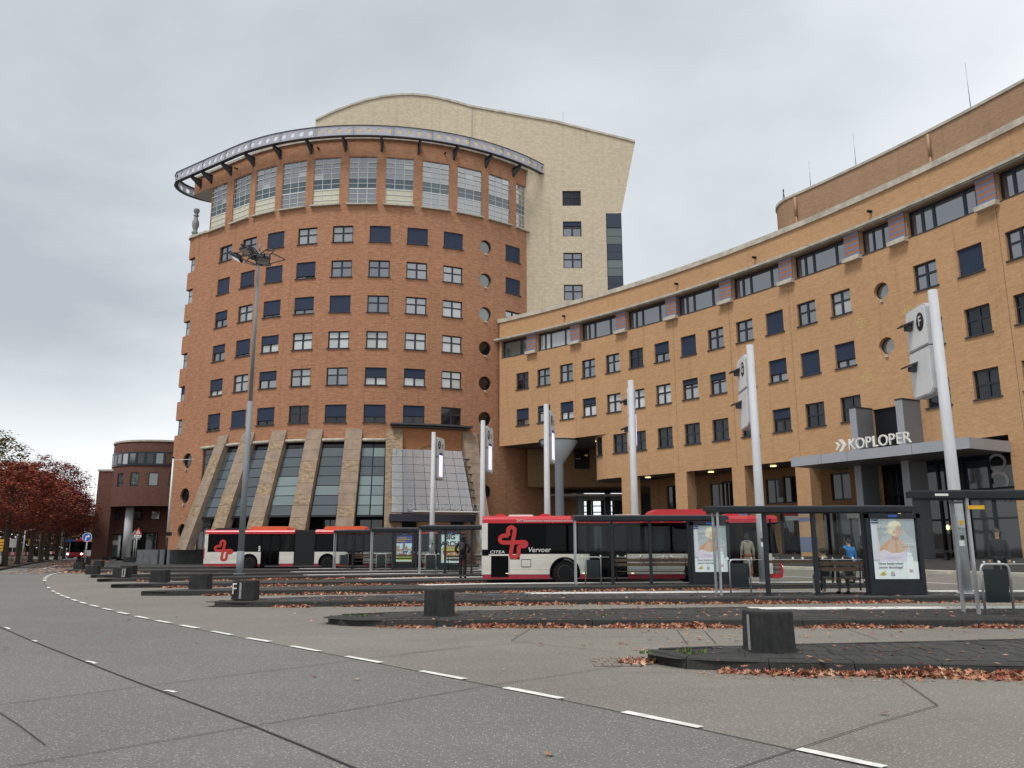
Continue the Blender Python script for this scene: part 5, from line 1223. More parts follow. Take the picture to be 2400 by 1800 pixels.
gr = MB(); gr.box(.36, 1.06, -.012, .01, .34, 1.17)
for i in range(20): gr.box(.39, 1.03, -.022, -.012, .38+.038*i, .395+.038*i)
gr.obj('engine_grille', M_['busblack'], b2, MB2)
fl = MB(); fl.box(1.13, 1.52, -.008, .0, 1.03, 1.13); fl.obj('air_slot', M_['busblack'], b2, MB2)
fl = MB(); fl.box(1.58, 1.97, -.01, .0, .72, 1.03); fl.box(1.6, 1.95, -.014, -.01, .745, 1.005, 1); fl.obj('service_flap', [M_['busblack'], M_['buswhite']], b2, MB2)
sm = MB()
for x0 in (1.1, 4.28, 5.9, 7.0, 8.2): sm.box(x0-.004, x0+.004, -.003, 0, .45, 1.22)
sm.box(1.1, 4.3, -.003, 0, .62, .626); sm.box(5.9, 9.9, -.003, 0, .62, .626); sm.obj('panel_seam', M_['sill'], b2, MB2)
bn = MB(); bn.box(-.006, .26, -.01, .0, 1.18, 1.42); bn.obj('rear_light', M_['busblack'], b2, MB2)
for x0 in (1.0, 4.1, 6.05): l = MB(); l.box(x0-.05, x0+.05, -.015, 0, .46, .49); l.obj('marker_light', mat('marker_lamp', (1, .75, .4), .5, emit=1.0), b2, MB2)
logo(b2, MB2 @ Matrix.Translation((1.24, -.006, 1.72)), .98)
FR = Matrix.Rotation(R_(90), 4, 'X')
def btext(body, x, z, size, m, root, M, **k): return text(body, size, M_[m], root, M @ Matrix.Translation((x, -.012, z)) @ FR, **k)
M_['textwhite'] = mat('white_lettering', (.80,.79,.78), .5); M_['textdark'] = mat('dark_red_lettering', (.26,.02,.03), .5)
btext('Vervoer', 2.30, 1.40, .275, 'textwhite', b2, MB2, shear=.18)
btext('CITEA', .60, 1.315, .165, 'textwhite', b2, MB2, shear=.2, sx=1.35)
btext('Syntus Utrecht', 7.35, 1.02, .34, 'textdark', b2, MB2, shear=.15)
btext('1879', 9.75, 1.42, .13, 'textwhite', b2, MB2)
btext('24/7 klantenservice www.syntusutrecht.nl   \u2022   Altijd reisinformatie bij de hand!', 3.55, 2.565, .135, 'textwhite', b2, MB2)
btext('Download de Syntus app in de App Store of de Google Play Store   \u2022   Info 0900-9292', 7.75, 2.565, .135, 'textwhite', b2, MB2, sx=.86)
MB1 = at(-21.5, 57.75, 0)
b1 = bus('articulated_bus', 'long articulated white and red bus with grey bellows and orange roof pods', MB1, 18.0, [(3.95, 5.25), (9.9, 11.1), (16.1, 17.4)], [3.15, 8.6, 14.6],
    [(.24, 2.3), (2.3, 3.9), (5.3, 6.25), (7.75, 9.85), (11.15, 13.4), (13.4, 16.05)],
    [(.5, 2.3, .3, 2.2, .13, 'anth'), (2.95, 5.65, .3, 2.2, .24, 'orange'), (8.2, 11.1, .3, 2.2, .24, 'orange')], joint_=(6.25, 7.7))
bk = MB(); bk.box(.24, 2.3, .001, .011, 1.25, 2.44); bk.obj('black_rear_panel', M_['busblack'], b1, MB1)
logo(b1, MB1 @ Matrix.Translation((1.33, -.006, 1.36)), 1.08)
l = MB(); l.box(-.03, .03, -.01, .3, .8, 1.5); l.obj('rear_light', M_['signred'], b1, MB1)
for z in (1.3, 1.42, 1.54): l = MB(); l.box(3.78, 3.9, -.012, 0, z, z+.09); l.obj('sticker', M_['textwhite'], b1, MB1)
btext('Syntus', 12.1, 1.0, .5, 'textdark', b1, MB1, shear=.15)
# a third bus comes round the bend far left, nose on
KIDS.clear()
p = gp(197, 1309.5); far_bus = dup(b2, Matrix.Translation((p[0]-1.25, 121, .0)) @ Matrix.Rotation(R_(-90), 4, 'Z') @ Matrix.Translation((-12.0, 0, 0)))
far_bus.name = 'oncoming_bus'; far_bus['label'] = 'distant bus seen nose on with both headlights lit, coming past the dark brick building'; WM['oncoming_bus'] = WM.get(far_bus.name, Matrix.Identity(4))
# a white van parked beyond the city bus, glimpsed through its windows
MV = at(7.2, 45.2, hz(9, 46)); van = thing('delivery_van', 'white delivery van with green stripes parked behind the city bus', 'van', MV)
v = MB(); v.slab(side_poly(0, 5.2, .35, 1.0, [1.0, 4.2], .42) [:-2] + [(5.2, .95), (4.7, 1.2), (4.1, 2.2), (.05, 2.3)], (0,0,0), (1,0,0), (0,0,1), (0,1,0), 0, 1.95); v.obj('body', M_['white'], van, MV)
for c in (1.0, 4.2): wq = MB(); wq.slab([(c+.34*math.cos(2*math.pi*i/18), .34+.34*math.sin(2*math.pi*i/18)) for i in range(18)], (0,0,0), (1,0,0), (0,0,1), (0,1,0), .02, .24); wq.obj('wheel', M_['rubber'], van, MV)
v = MB(); v.slab([(3.3, 1.3), (4.5, 1.3), (4.1, 2.05), (3.3, 2.05)], (0,0,0), (1,0,0), (0,0,1), (0,1,0), -.01, 0); v.obj('cab_window', M_['g2'], van, MV)
v = MB(); v.slab([(.2, 1.0), (1.2, 1.5), (2.6, 1.75), (3.2, 1.75), (3.2, 1.5), (2.0, 1.35), (1.0, 1.0)], (0,0,0), (1,0,0), (0,0,1), (0,1,0), -.008, 0); v.obj('green_stripe', mat('van_green', (.03,.28,.14), .4), van, MV)

# ================================================================ BUS SHELTERS, RAILS, SIGN POLES
def shelter(label, p0, p1, Y, posts, ad=None, bench=None, rz=0.0, z=KH, posters=None, overhang=.05, depth=1.55):
    sx = lambda p: gy(p, 1330, Y)[0]; x0 = sx(p0); posts = [sx(p)-x0 for p in posts]; w = sx(p1)-x0; ad = ad and (sx(ad[0])-x0, sx(ad[1])-x0); bench = bench and (sx(bench[0])-x0, sx(bench[1])-x0)
    M = at(x0, Y, z, rz); root = thing('bus_shelter', label, 'bus shelter', M, 'glass bus shelters on the islands')
    r = MB(); tilt = Matrix.Translation((0, 0, 2.36)) @ Matrix.Rotation(R_(3.2), 4, 'X'); r.box(-overhang, w+.1, -.12, depth, .0, .14, 0, tilt); r.box(-overhang+.04, w+.06, -.08, depth-.04, .14, .17, 1, tilt); r.box(-overhang+.1, w, -.05, depth-.1, -.05, .0, 0, tilt)
    r.obj('roof', [M_['anth'], M_['girder_dark']], root, M)
    for px in posts: q = MB(); q.box(px-.055, px+.055, -.05, .07, 0, 2.36); q.box(px-.09, px+.09, -.09, .11, 0, .03); q.obj('post', M_['anth'], root, M)
    for y in (-.02, .55): q = MB(); q.box(-.03, .03, y-.03, y+.03, 0, 2.36); q.obj('end_post', M_['steel'], root, M)
    q = MB(); q.box(-.006, .006, .02, .5, .15, 2.28); q.obj('glass_pane', M_['glass'], root, M)
    edges = [.03] + list(posts)
    for a, b in zip(edges, edges[1:]):
        q = MB(); q.box(a+.07, b-.07, .0, .01, .25, 2.28); q.obj('glass_pane', M_['glass'], root, M)
        m = MB(); k = int((b-a)/.34)
        for i in range(k):
            if random.random() < .7:
                cx = a+.2+(b-a-.3)*i/max(1, k); s = random.uniform(.018, .036); q_ = random.uniform(0, 6); m.slab([(cx+s*math.cos(t*.449)*(1+.35*math.sin(2.2*t+q_)), 1.04+s*math.sin(t*.449)*(1+.3*math.sin(2.9*t+q_))) for t in range(14)], (0,0,0), (1,0,0), (0,0,1), (0,1,0), -.008, -.005)
        m.tube([(a+.12, -.007, 1.0), (b-.12, -.007, 1.0)], .005, 4)
        if k: m.obj('frosted_marking', M_['textwhite'], root, M)
    if bench:
        a, b = bench; q = MB()
        for px in (a+.1, b-.1): q.tube([(px, .14, .12), (px, .14, .44), (px, .5, .44)], .025, 6); q.tube([(px, .1, .44), (px, .06, .95)], .02, 6)
        bo = q.obj('bench', M_['anth'], root, M)
        for zz2, y in ((.88, .07), (.72, .09)): s = MB(); s.box(a, b, y-.016, y+.016, zz2-.055, zz2+.055); s.obj('slat', M_['wood'], bo, M)
        for y in (.2, .33, .46): s = MB(); s.box(a, b, y-.055, y+.055, .45, .48); s.obj('slat', M_['wood'], bo, M)
    if ad:
        a, b = ad; q = MB(); q.box(a, b, -.12, .12, .02, .32); q.box(a, a+.12, -.12, .12, .32, 2.3); q.box(b-.12, b, -.12, .12, .32, 2.3); q.box(a, b, -.12, .12, 2.17, 2.3); q.box(a+.12, b-.12, -.12, .12, .32, .43); q.box(a+.12, b-.12, -.06, .1, .43, 2.17, 1)
        q.box((a+b)/2-.13, (a+b)/2+.13, -.13, -.12, 2.2, 2.26, 2)
        co = q.obj('display_case', [M_['anth'], M_['black'], M_['blue']], root, M)
        if posters: posters(co, M @ Matrix.Translation(((a+b)/2, -.075, 1.3)))
        g = MB(); g.box(a+.12, b-.12, -.105, -.1, .43, 2.17); g.obj('case_glass', M_['glass'], co, M)
    return root, M
# ---- posters: flat coloured print built from layered outlines, with the words they carry
def flat(layers):
    """one printed sheet: outlines (x, z) with a colour each, laid over each other"""
    b = MB(); cols = []
    for k, (pts, c) in enumerate(layers):
        b.face([(x, -.0006*k, z) for x, z in pts]); cols.append(c)
    me = b.mesh('poster', M_['vcol']); ca = me.color_attributes.new('col', 'BYTE_COLOR', 'CORNER')
    for p, c in zip(me.polygons, cols):
        if len(c) == 3: c = (*c, 1)
        for li in p.loop_indices: ca.data[li].color = c
    return me
def ell(cx, cz, rx, rz_, n=18, a0=0, a1=2*math.pi): return [(cx+rx*math.cos(a0+(a1-a0)*i/n), cz+rz_*math.sin(a0+(a1-a0)*i/n)) for i in range(n if abs(a1-a0-2*math.pi) < 1e-6 else n+1)]
def rect(x0, x1, z0, z1): return [(x0, z0), (x1, z0), (x1, z1), (x0, z1)]
SKIN, SKIN2, HAIRB, ROBE, GREYB = (.56,.38,.30), (.44,.27,.20), (.62,.54,.38), (.66,.58,.68), (.36,.38,.41)
def ad_shower(parent, M):
    L_ = [(rect(-.63, .63, -.85, .85), (.42,.44,.47)), (rect(-.63, -.45, -.3, .85), (.60,.58,.66)), (rect(-.48, -.42, -.3, .7), (.62,.52,.48)), ([(.1,.85),(.63,.85),(.63,.2),(.4,.4)], (.34,.36,.39)), ([(-.45,.85),(-.1,.85),(-.2,.5),(-.44,.2)], (.36,.38,.41)),
          ([(-.44,-.34),(-.42,-.05),(-.36,.08),(-.22,.2),(-.08,.28),(.1,.3),(.25,.24),(.34,.16),(.39,.02),(.42,-.14),(.44,-.34)], SKIN), ([(-.42,-.02),(-.36,.08),(-.22,.2),(-.08,.26),(-.2,.05),(-.3,-.1)], (.56,.31,.21)), ([(.02,.1),(.06,.24),(.1,.1),(.08,-.1),(.04,-.1)], (.54,.30,.2)),
          ([(-.06,.26),(-.05,.42),(.13,.42),(.15,.26),(.06,.22)], SKIN2), (ell(.10,.52,.17,.2), SKIN), (ell(.02,.56,.19,.2), HAIRB), ([(-.14,.6),(-.1,.74),(.05,.8),(.2,.76),(.25,.66),(.12,.66),(.05,.58),(-.02,.45),(-.1,.45)], (.70,.63,.48)), ([(.07,.62),(.2,.66),(.25,.56),(.24,.42),(.18,.34),(.1,.37),(.05,.46)], SKIN),
          (ell(.135,.555,.018,.01,8), (.05,.03,.03)), (ell(.215,.55,.013,.009,8), (.05,.03,.03)), (rect(.11,.165,.585,.594), (.3,.2,.12)), (rect(.195,.235,.578,.587), (.3,.2,.12)), ([(.185,.55),(.205,.48),(.18,.475)], (.52,.28,.2)), ([(.13,.44),(.17,.425),(.215,.445),(.175,.40)], (.75,.68,.64)), ([(.13,.44),(.17,.43),(.215,.445),(.17,.415)], (.5,.16,.14)), (ell(.015,.47,.03,.045,10), (.57,.32,.22)),
          ([(-.46,-.36),(-.44,-.1),(-.33,-.02),(-.1,-.12),(.15,-.12),(.36,-.04),(.44,-.02),(.46,-.36)], ROBE), ([(-.4,-.3),(-.2,-.2),(.1,-.24),(.3,-.12),(.1,-.3)], (.58,.5,.62)), ([(-.3,-.08),(0,-.16),(.3,-.1),(0,-.19)], (.74,.67,.76)),
          (rect(-.63, .63, -.85, -.36), (.74,.74,.76)), (rect(.32,.5,-.85,-.25), (.78,.79,.80)), (ell(.41,-.25,.09,.06,12), (.78,.79,.80)), (rect(.35,.47,-.24,-.13), (.62,.70,.74)), (rect(.35,.47,-.16,-.12), (.80,.82,.84)), (rect(-.62,-.42,.72,.84), (.02,.06,.12)),
          ([(-.5,-.74),(-.42,-.66),(-.30,-.62),(-.36,-.68),(-.28,-.7),(-.38,-.76)], (.50,.36,.08))]
    o = link('poster', flat(L_), parent, M); z = lambda x, y: M @ Matrix.Translation((x, -.022, y)) @ FR
    text('Shower\non', .17, M_['textwhite'], parent, z(-.22, .55), align='CENTER'); text('Stress\noff.', .15, M_['textwhite'], parent, z(.38, .05))
    text('Dove body+mind\nserum douchegel', .105, M_['textslate'], parent, z(-.16, -.47), sx=.95); text('let\'s\nchange\nbeauty', .045, M_['textslate'], parent, z(-.12, -.7)); text('Nieuw', .07, M_['textwhite'], parent, z(-.52, .775))
    text('body\nmind', .05, M_['textdark'], parent, z(.41, -.62))
M_['textslate'] = mat('slate_lettering', (.10,.12,.16), .5); M_['textblack'] = mat('black_lettering', (.012,.012,.012), .5)
def ad_burger(parent, M):
    L_ = [(rect(-.63, .63, -.85, .85), (.62,.68,.68)), (ell(.05,.0,.5,.22,20,0,math.pi), (.45,.24,.09)), (ell(.05,.12,.36,.1,16), (.55,.33,.14)), ([(-.5,0),(-.3,.06),(-.1,-.02),(.1,.06),(.3,-.02),(.55,.04),(.58,-.06),(-.52,-.08)], (.18,.34,.06)), (rect(-.46,.55,-.12,-.05), (.70,.46,.06)), (rect(-.46,.56,-.24,-.12), (.16,.07,.04)), ([(-.46,-.26),(-.2,-.22),(.2,-.28),(.56,-.22),(.5,-.3),(-.44,-.32)], (.56,.10,.06)), (ell(.05,-.3,.5,.2,20,math.pi,2*math.pi), (.42,.22,.08)), (rect(-.1,.63,-.85,-.5), (.70,.74,.74)), (ell(-.48,-.62,.04,.13,12), (.78,.52,.04)), (ell(-.38,-.62,.04,.13,12), (.78,.52,.04)), (rect(-.55,-.3,-.82,-.62), (.62,.68,.68))]
    o = link('poster', flat(L_), parent, M); z = lambda x, y: M @ Matrix.Translation((x, -.01, y)) @ FR
    text('BIG\nARCH', .42, M_['textblack'], parent, z(-.02, .48), bold=.014, sx=.98)
    for y in (-.6, -.7): q = MB(); q.box(.05, .5, -.012, -.01, y-.03, y+.02); q.obj('small_print', mat('green_print', (.05,.2,.12), .6), parent, M)
def ad_crowd(parent, M):
    L_ = [(rect(-.63, .63, -.85, .85), (.58,.66,.74)), (rect(-.63, .63, .35, .85), (.06,.07,.32)), (rect(-.1,.06,-.1,.34), (.22,.17,.14)), ([(.1,-.1),(.16,.3),(.22,-.1)], (.24,.19,.16)), (rect(-.63,-.3,-.2,.2), (.42,.30,.24))]
    rr = random.Random(4)
    for k in range(9):
        x = -.5 + .13*k; zc = -.12 + rr.uniform(-.06, .16); s = rr.uniform(.8, 1.1); c = rr.choice(((.5,.12,.1),(.6,.6,.6),(.1,.12,.2),(.35,.3,.25),(.55,.38,.3)))
        L_ += [([(x-.11*s, -.5), (x-.1*s, zc-.14), (x+.1*s, zc-.14), (x+.11*s, -.5)], c), (ell(x, zc+.01, .075*s, .09*s, 12), rr.choice(((.12,.07,.04),(.2,.1,.05),(.05,.04,.03)))), (ell(x+.005, zc-.02, .06*s, .075*s, 12), rr.choice((SKIN, (.5,.3,.2), (.42,.24,.16))))]
    L_ += [(rect(-.63, .63, -.85, -.45), (.66,.70,.66)), (rect(-.45, .58, -.75, -.5), (.42,.58,.10))]
    o = link('poster', flat(L_), parent, M)
    for k, (x0, x1, y) in enumerate(((-.35, .15, .72), (-.35, .5, .60), (-.5, .1, .48), (-.35, .5, -.58), (-.2, .5, -.68))): q = MB(); q.box(x0, x1, -.016, -.014, y-.03, y+.03); q.obj('print_line', M_['yellow' if k < 3 else 'white'], parent, M)
    for k, hgt in enumerate((.1,.18,.28,.16)): q = MB(); q.box(-.52+.04*k, -.49+.04*k, -.016, -.014, .5, .5+hgt); q.obj('print_mark', M_['yellow'], parent, M)
sh2, m2 = shelter('dark framed glass shelter with a lit shower poster and two people seated on its bench', 1687, 2150, 23.95, [1798, 1913, 2032], ad=(2033, 2163), bench=(1918, 2026), posters=ad_shower)
q = MB(); lb0 = gy(1802, 1330, 23.95)[0] - gy(1687, 1330, 23.95)[0]; q.box(lb0, lb0+1.4, .02, .05, .90, .98); q.obj('lean_bar', M_['wood'], sh2, m2)
sh1, m1 = shelter('large glass shelter cut off by the right edge of the photo', 2281, 2990, 17.25, [2530, 2730, 2930], overhang=.75, depth=1.05)
sh3, m3 = shelter('glass shelter in front of the city bus, its poster half hidden by a nearer shelter', 1350, 1706, 31.05, [1436, 1526, 1617], ad=(1620, 1712), bench=(1439, 1614), posters=ad_shower)
sh4, m4 = shelter('glass shelter half hidden behind the rear of the city bus', 982, 1240, 45.1, [1043, 1105, 1168], bench=(1046, 1165))
sh5, m5 = shelter('glass shelter with a burger poster beside the standing person with a backpack', 868, 1086, 50.6, [920, 974, 1027], ad=(1029, 1081), bench=(922, 1024), posters=ad_burger)
sh6, m6 = shelter('farthest glass shelter, with a blue topped group poster, in front of the articulated bus', 781, 976, 55.9, [826, 872, 922], ad=(924, 969), bench=(828, 918), posters=ad_crowd)
for x0, x1 in ((-.7, -.42),): q = MB(); q.box(x0, x1, -.125, -.12, 2.40, 2.46); q.obj('name_tag', M_['white'], sh1, m1)
q = MB(); q.box(-.05, .3, -.14, -.125, 2.12, 2.2); q.obj('yellow_sticker', M_['yellow'], sh1, m1)
def rail(label, x, y, w=.58, h=1.0):
    M = at(x, y, KH); t = thing('leaning_rail', label, 'leaning rail', M, 'steel leaning rails beside the shelters'); q = MB(); r = .09
    q.tube([(0,0,0), (0,0,h-r), (.03,0,h-.03), (r,0,h), (w-r,0,h), (w-.03,0,h-.03), (w,0,h-r), (w,0,0)], .025, 8); q.obj('hoop', M_['steel'], t, M)
    q = MB(); q.box(.05, w-.05, -.012, .012, .24, h-.1); q.obj('dark_panel', mat('smoked_panel', (.012,.020,.022), .12), t, M); return t
for lb, px, Y in (('nearest steel hoop rail with a smoked panel, at the right edge', 2300, 17.05), ('steel hoop rail with smoked panel under the roof of the shelter with seated people', 1711, 23.75), ('steel hoop rail with smoked panel in front of the city bus doors', 1372, 30.85),
                  ('steel hoop rail just left of the person with a backpack', 996, 44.9), ('steel hoop rail between the two farthest shelters', 881, 50.4), ('farthest steel hoop rail, by the articulated bus', 794, 55.7)):
    q = gy(px, 1350, Y); rail(lb, q[0], Y)
# ---- tall tapered sign poles
SIGNS = [(13.3, 24.55, 'F', 'nearest tall grey sign pole, carrying a box marked F'), (9.55, 31.6, 'G', 'second tall grey sign pole from the right, in front of the yellow wing'), (5.77, 38.6, 'H', 'tall grey sign pole behind the city bus, its box seen edge on'),
         (1.93, 45.2, 'J', 'tall grey sign pole standing beside the funnel column'), (-1.86, 51.2, 'K', 'tall grey sign pole with a lit display, right of the glass porch'), (-5.5, 56.4, 'L', 'farthest tall grey sign pole, with a lit display in front of the glass porch')]
for (x, y, ch, lb), az_ in zip(SIGNS, (1.5, 2, 8, 14, 16, 17.5)):
    dirv = Vector((math.sin(R_(az_)), math.cos(R_(az_))))
    M = at(x, y, KH if ch != 'x' else 0); t = thing('sign_pole', lb, 'sign pole', M, 'tall sign poles on the bus islands')
    b = MB(); b.tube([(0,0,0), (0,0,2.6), (0,0,9.3)], [.185, .175, .14], 18); b.lathe([(.24, 0), (.24, .03)], 18); b.obj('pole', M_['pole'], t, M)
    b = MB(); b.box(-.1, .1, -.19, -.1, 1.9, 2.6); b.obj('hatch', M_['pole'], t, M)
    b = MB(); b.tube([(0,0,2.62), (0,0,2.70)], .188, 18); b.obj('joint_ring', M_['girder_dark'], t, M)
    for z_, s_, m_ in ((1.45, .07, 'textwhite'), (1.62, .05, 'textblack'), (2.05, .06, 'yellow')):
        b = MB(); a_ = random.uniform(-.5, .5); b.box(-s_, s_, -.193, -.186, z_-s_*1.2, z_+s_*1.2); b.obj('sticker', M_[m_], t, M @ Matrix.Rotation(a_, 4, 'Z'))
    d3 = Vector((dirv.x, dirv.y, 0)); s3 = Vector((dirv.y, -dirv.x, 0)); up = Vector((0,0,1)); BX = .17
    def sec(z0, z1):
        b = MB(); r = .16
        out_ = [(.22, z0+r), (.27, z0+.05), (.22+r, z0), (1.62-r, z0), (1.57, z0+.05), (1.62, z0+r), (1.62, z1-.04), (.22, z1-.04)] if z0 < 7 else [(.22, z0), (1.62, z0), (1.62, z1-r), (1.57, z1-.05), (1.62-r, z1), (.22+r, z1), (.27, z1-.05), (.22, z1-r)]
        b.slab(out_, (0,0,0), d3, up, s3, -BX, BX); b.slab([(p[0]*.94+.055, p[1] + (.05 if p[1] < (z0+z1)/2 else -.05)) for p in out_], (0,0,0), d3, up, s3, -BX-.02, BX+.02, 1); return b
    lo = sec(6.05, 7.62).obj('sign_box', [M_['pole'], M_['panel']], t, M); hi = sec(7.62, 9.0).obj('sign_box', [M_['pole'], M_['panel']], t, M)
    b = MB()
    for z in (6.6, 8.3): b.tube([(0,0,z), tuple(d3*.3 + Vector((0,0,z)))], .05, 8)
    b.obj('clamp', M_['girder_dark'], t, M)
    for s in (-1, 1):
        RM = M @ Matrix.Translation(d3*(.62) + s3*s*(BX+.025) + up*8.45); face = Matrix(((d3.x*-s if False else d3.x*(1 if s > 0 else -1), s3.x*-s, 0, 0), (d3.y*(1 if s > 0 else -1), s3.y*-s, 0, 0), (0, 0, 1, 0), (0, 0, 0, 1)))
        b = MB(); b.slab(ell(0, 0, .24, .30, 24), (0,0,0), (1,0,0), (0,0,1), (0,1,0), -.006, .0); dsc = b.obj('letter_disc', M_['textblack'], hi, RM @ face)
        text(ch, .46, M_['textwhite'], hi, RM @ face @ Matrix.Translation((0, -.012, 0)) @ FR, 'letter')
        if s > 0:
            sc_ = MB(); sc_.box(-.28, .28, -.012, 0, -.75, .75); sc_.box(-.28, .28, -.012, 0, .75, .92, 1); sc_.obj('display', [M_['screen'], M_['blue']], lo, M @ Matrix.Translation(d3*.92 + s3*(BX+.03) + up*7.0) @ face)
            q = MB(); q.box(-.12, .12, -.012, 0, .05, .11); q.box(-.12, .12, -.012, 0, -.11, -.05); q.obj('mark', M_['textblack'], hi, M @ Matrix.Translation(d3*1.2 + s3*(BX+.025) + up*8.4) @ face)
    for z in (7.25, 8.62):
        b = MB(); o_ = d3*1.25 - s3*BX + up*z
        b.slab([(0, 0), (0, -.06), (.38, -.20), (.40, -.16)], o_, -s3, up, d3, -.22, .22); b.slab([(0, -.1), (.22, -.16), (.22, -.3), (0, -.32)], o_, -s3, up, d3, -.1, .1); b.obj('hooded_lamp', M_['girder_dark'], t, M)

# ================================================================ LAMP, MAST, TRAFFIC SIGNS, BOLLARDS, BENCH
lx, ly = -14.46, 44.08; M = at(lx, ly, KH); t = thing('street_lamp', 'very tall grey street lamp with a star of floodlights, in front of the red tower', 'street lamp', M)
b = MB(); b.tube([(0,0,0), (0,0,1.2)], .195, 16); b.tube([(0,0,1.2), (0,0,9.3)], [.165,.145], 16); b.tube([(0,0,9.3), (0,0,18.0)], [.105,.08], 14); b.tube([(0,0,18.0), (0,0,18.5)], .06, 8); b.lathe([(.3,0),(.3,.04)], 16); b.obj('pole', mat('lamp_pole_paint', (.21,.235,.255), .7, .0, var=.18, scale=1.5, stretch=(2,2,.4)), t, M)
b = MB()
for k in range(6):
    a = R_(20 + 60*k); c, s = math.cos(a), math.sin(a); L1 = 1.45
    b.tube([(0,0,17.85), (c*.75, s*.75, 18.0), (c*L1, s*L1, 17.72)], .035, 5); b.tube([(0,0,17.2), (c*.8, s*.8, 17.45), (c*L1, s*L1, 17.72)], .035, 5)
b.obj('bracket_arms', M_['girder_dark'], t, M)
for dx, dy, dz, rz in ((-1.25, -.1, 17.62, 95), (-.5, .9, 17.95, 40), (-.42, -.9, 17.75, 150), (.5, -.8, 17.22, 205)):
    b = MB(); Mf = M @ Matrix.Translation((dx, dy, dz)) @ Matrix.Rotation(R_(rz), 4, 'Z') @ Matrix.Rotation(R_(28), 4, 'X')
    b.box(-.36, .36, -.28, .28, -.08, .1); b.box(-.28, .28, -.2, .2, .1, .2); b.box(-.31, .31, -.23, .23, -.09, -.08, 1); b.box(-.04, .04, .2, .5, -.02, .05); b.obj('floodlight', [M_['anth'], M_['g1']], t, Mf)
fx, fy = -29.3, 70.0; M = at(fx, fy, KH); t = thing('flag_mast', 'slim white mast with black lower part and short arm beside the red tower', 'flagpole', M)
b = MB(); b.tube([(0,0,2.2), (0,0,9.0)], [.085, .065], 10); b.tube([(0,0,9.0), (0,0,9.1)], .1, 8, m=1); b.obj('white_shaft', [M_['white'], M_['black']], t, M)
b = MB(); b.tube([(0,0,0), (0,0,2.25)], .1, 10); b.box(-.12, .35, -.1, .1, 6.0-3.6, 6.3-3.6); b.obj('black_base', M_['black'], t, M); b = MB(); b.tube([(0,0,8.85), (1.75,0,8.9)], .022, 6); b.obj('arm', M_['white'], t, M)
# blue turn-right sign
sx_, sy_ = -32.6, 63.3; M = at(sx_, sy_, KH); t = thing('turn_sign', 'round blue sign with a white arrow turning right, on a thin grey post', 'traffic sign', M)
b = MB(); b.tube([(0,0,0), (0,0,2.5)], .045, 8); b.obj('post', M_['steel'], t, M)
FS = M @ Matrix.Translation((0, -.06, 2.2)) @ Matrix.Rotation(R_(12), 4, 'Z')
b = MB(); b.slab(ell(0,0,.34,.34,28), (0,0,0), (1,0,0), (0,0,1), (0,1,0), 0, .02, 0); b.slab(ell(0,0,.31,.31,28), (0,0,0), (1,0,0), (0,0,1), (0,1,0), -.003, 0, 1); d_ = b.obj('disc', [M_['white'], M_['blue']], t, FS)
b = MB(); b.face([(-.12,-.008,-.24),(-.04,-.008,-.24),(-.04,-.008,-.02),(-.02,-.008,.02),(.02,-.008,.04),(.06,-.008,.04),(.06,-.008,.12),(.0,-.008,.12),(-.08,-.008,.08),(-.12,-.008,0)]); b.face([(.05,-.009,-.04),(.21,-.009,.08),(.05,-.009,.20)]); b.obj('arrow', M_['textwhite'], d_, FS)
# warning triangle
tx, ty = -38.0, 83.5; M = at(tx, ty, KH); t = thing('warning_sign', 'red edged white warning triangle with a small plate, in front of the dark brick building', 'traffic sign', M)
b = MB(); b.tube([(0,0,0), (0,0,2.9)], .05, 8); b.obj('post', M_['steel'], t, M); TS = M @ Matrix.Translation((.1, -.07, 2.95)) @ Matrix.Diagonal((.6, 1, .62, 1))
b = MB(); b.slab([(-.62,-.35),(.62,-.35),(.66,-.28),(.05,.75),(-.05,.75),(-.66,-.28)], (0,0,0), (1,0,0), (0,0,1), (0,1,0), 0, .02, 0); b.slab([(-.4,-.23),(.4,-.23),(0,.46)], (0,0,0), (1,0,0), (0,0,1), (0,1,0), -.004, 0, 1); b.slab([(-.05,-.1),(.05,-.1),(.04,.25),(-.04,.25)], (0,0,0), (1,0,0), (0,0,1), (0,1,0), -.008, -.004, 2); b.slab(ell(0,-.17,.05,.04,10), (0,0,0), (1,0,0), (0,0,1), (0,1,0), -.008, -.004, 2); b.obj('triangle', [M_['signred'], M_['white'], M_['textblack']], t, TS)
b = MB(); b.box(-.6, .6, -.01, .01, -.85, -.42); b.box(-.5, .5, -.014, -.01, -.68, -.6, 1); b.obj('plate', [M_['white'], M_['textslate']], t, TS)
M = at(-39.6, 86.5, KH); t = thing('traffic_sign', 'grey back of a triangular sign, beside the white column of the dark brick building', 'traffic sign', M)
b = MB(); b.tube([(0,0,0), (0,0,2.6)], .05, 8); b.obj('post', M_['steel'], t, M); b = MB(); b.slab([(-.62,-.35),(.62,-.35),(0,.7)], (0,0,0), (1,0,0), (0,0,1), (0,1,0), 0, .02); b.obj('triangle', M_['steel'], t, M @ Matrix.Translation((0,-.07,2.6)) @ Matrix.Rotation(R_(35), 4, 'Z'))
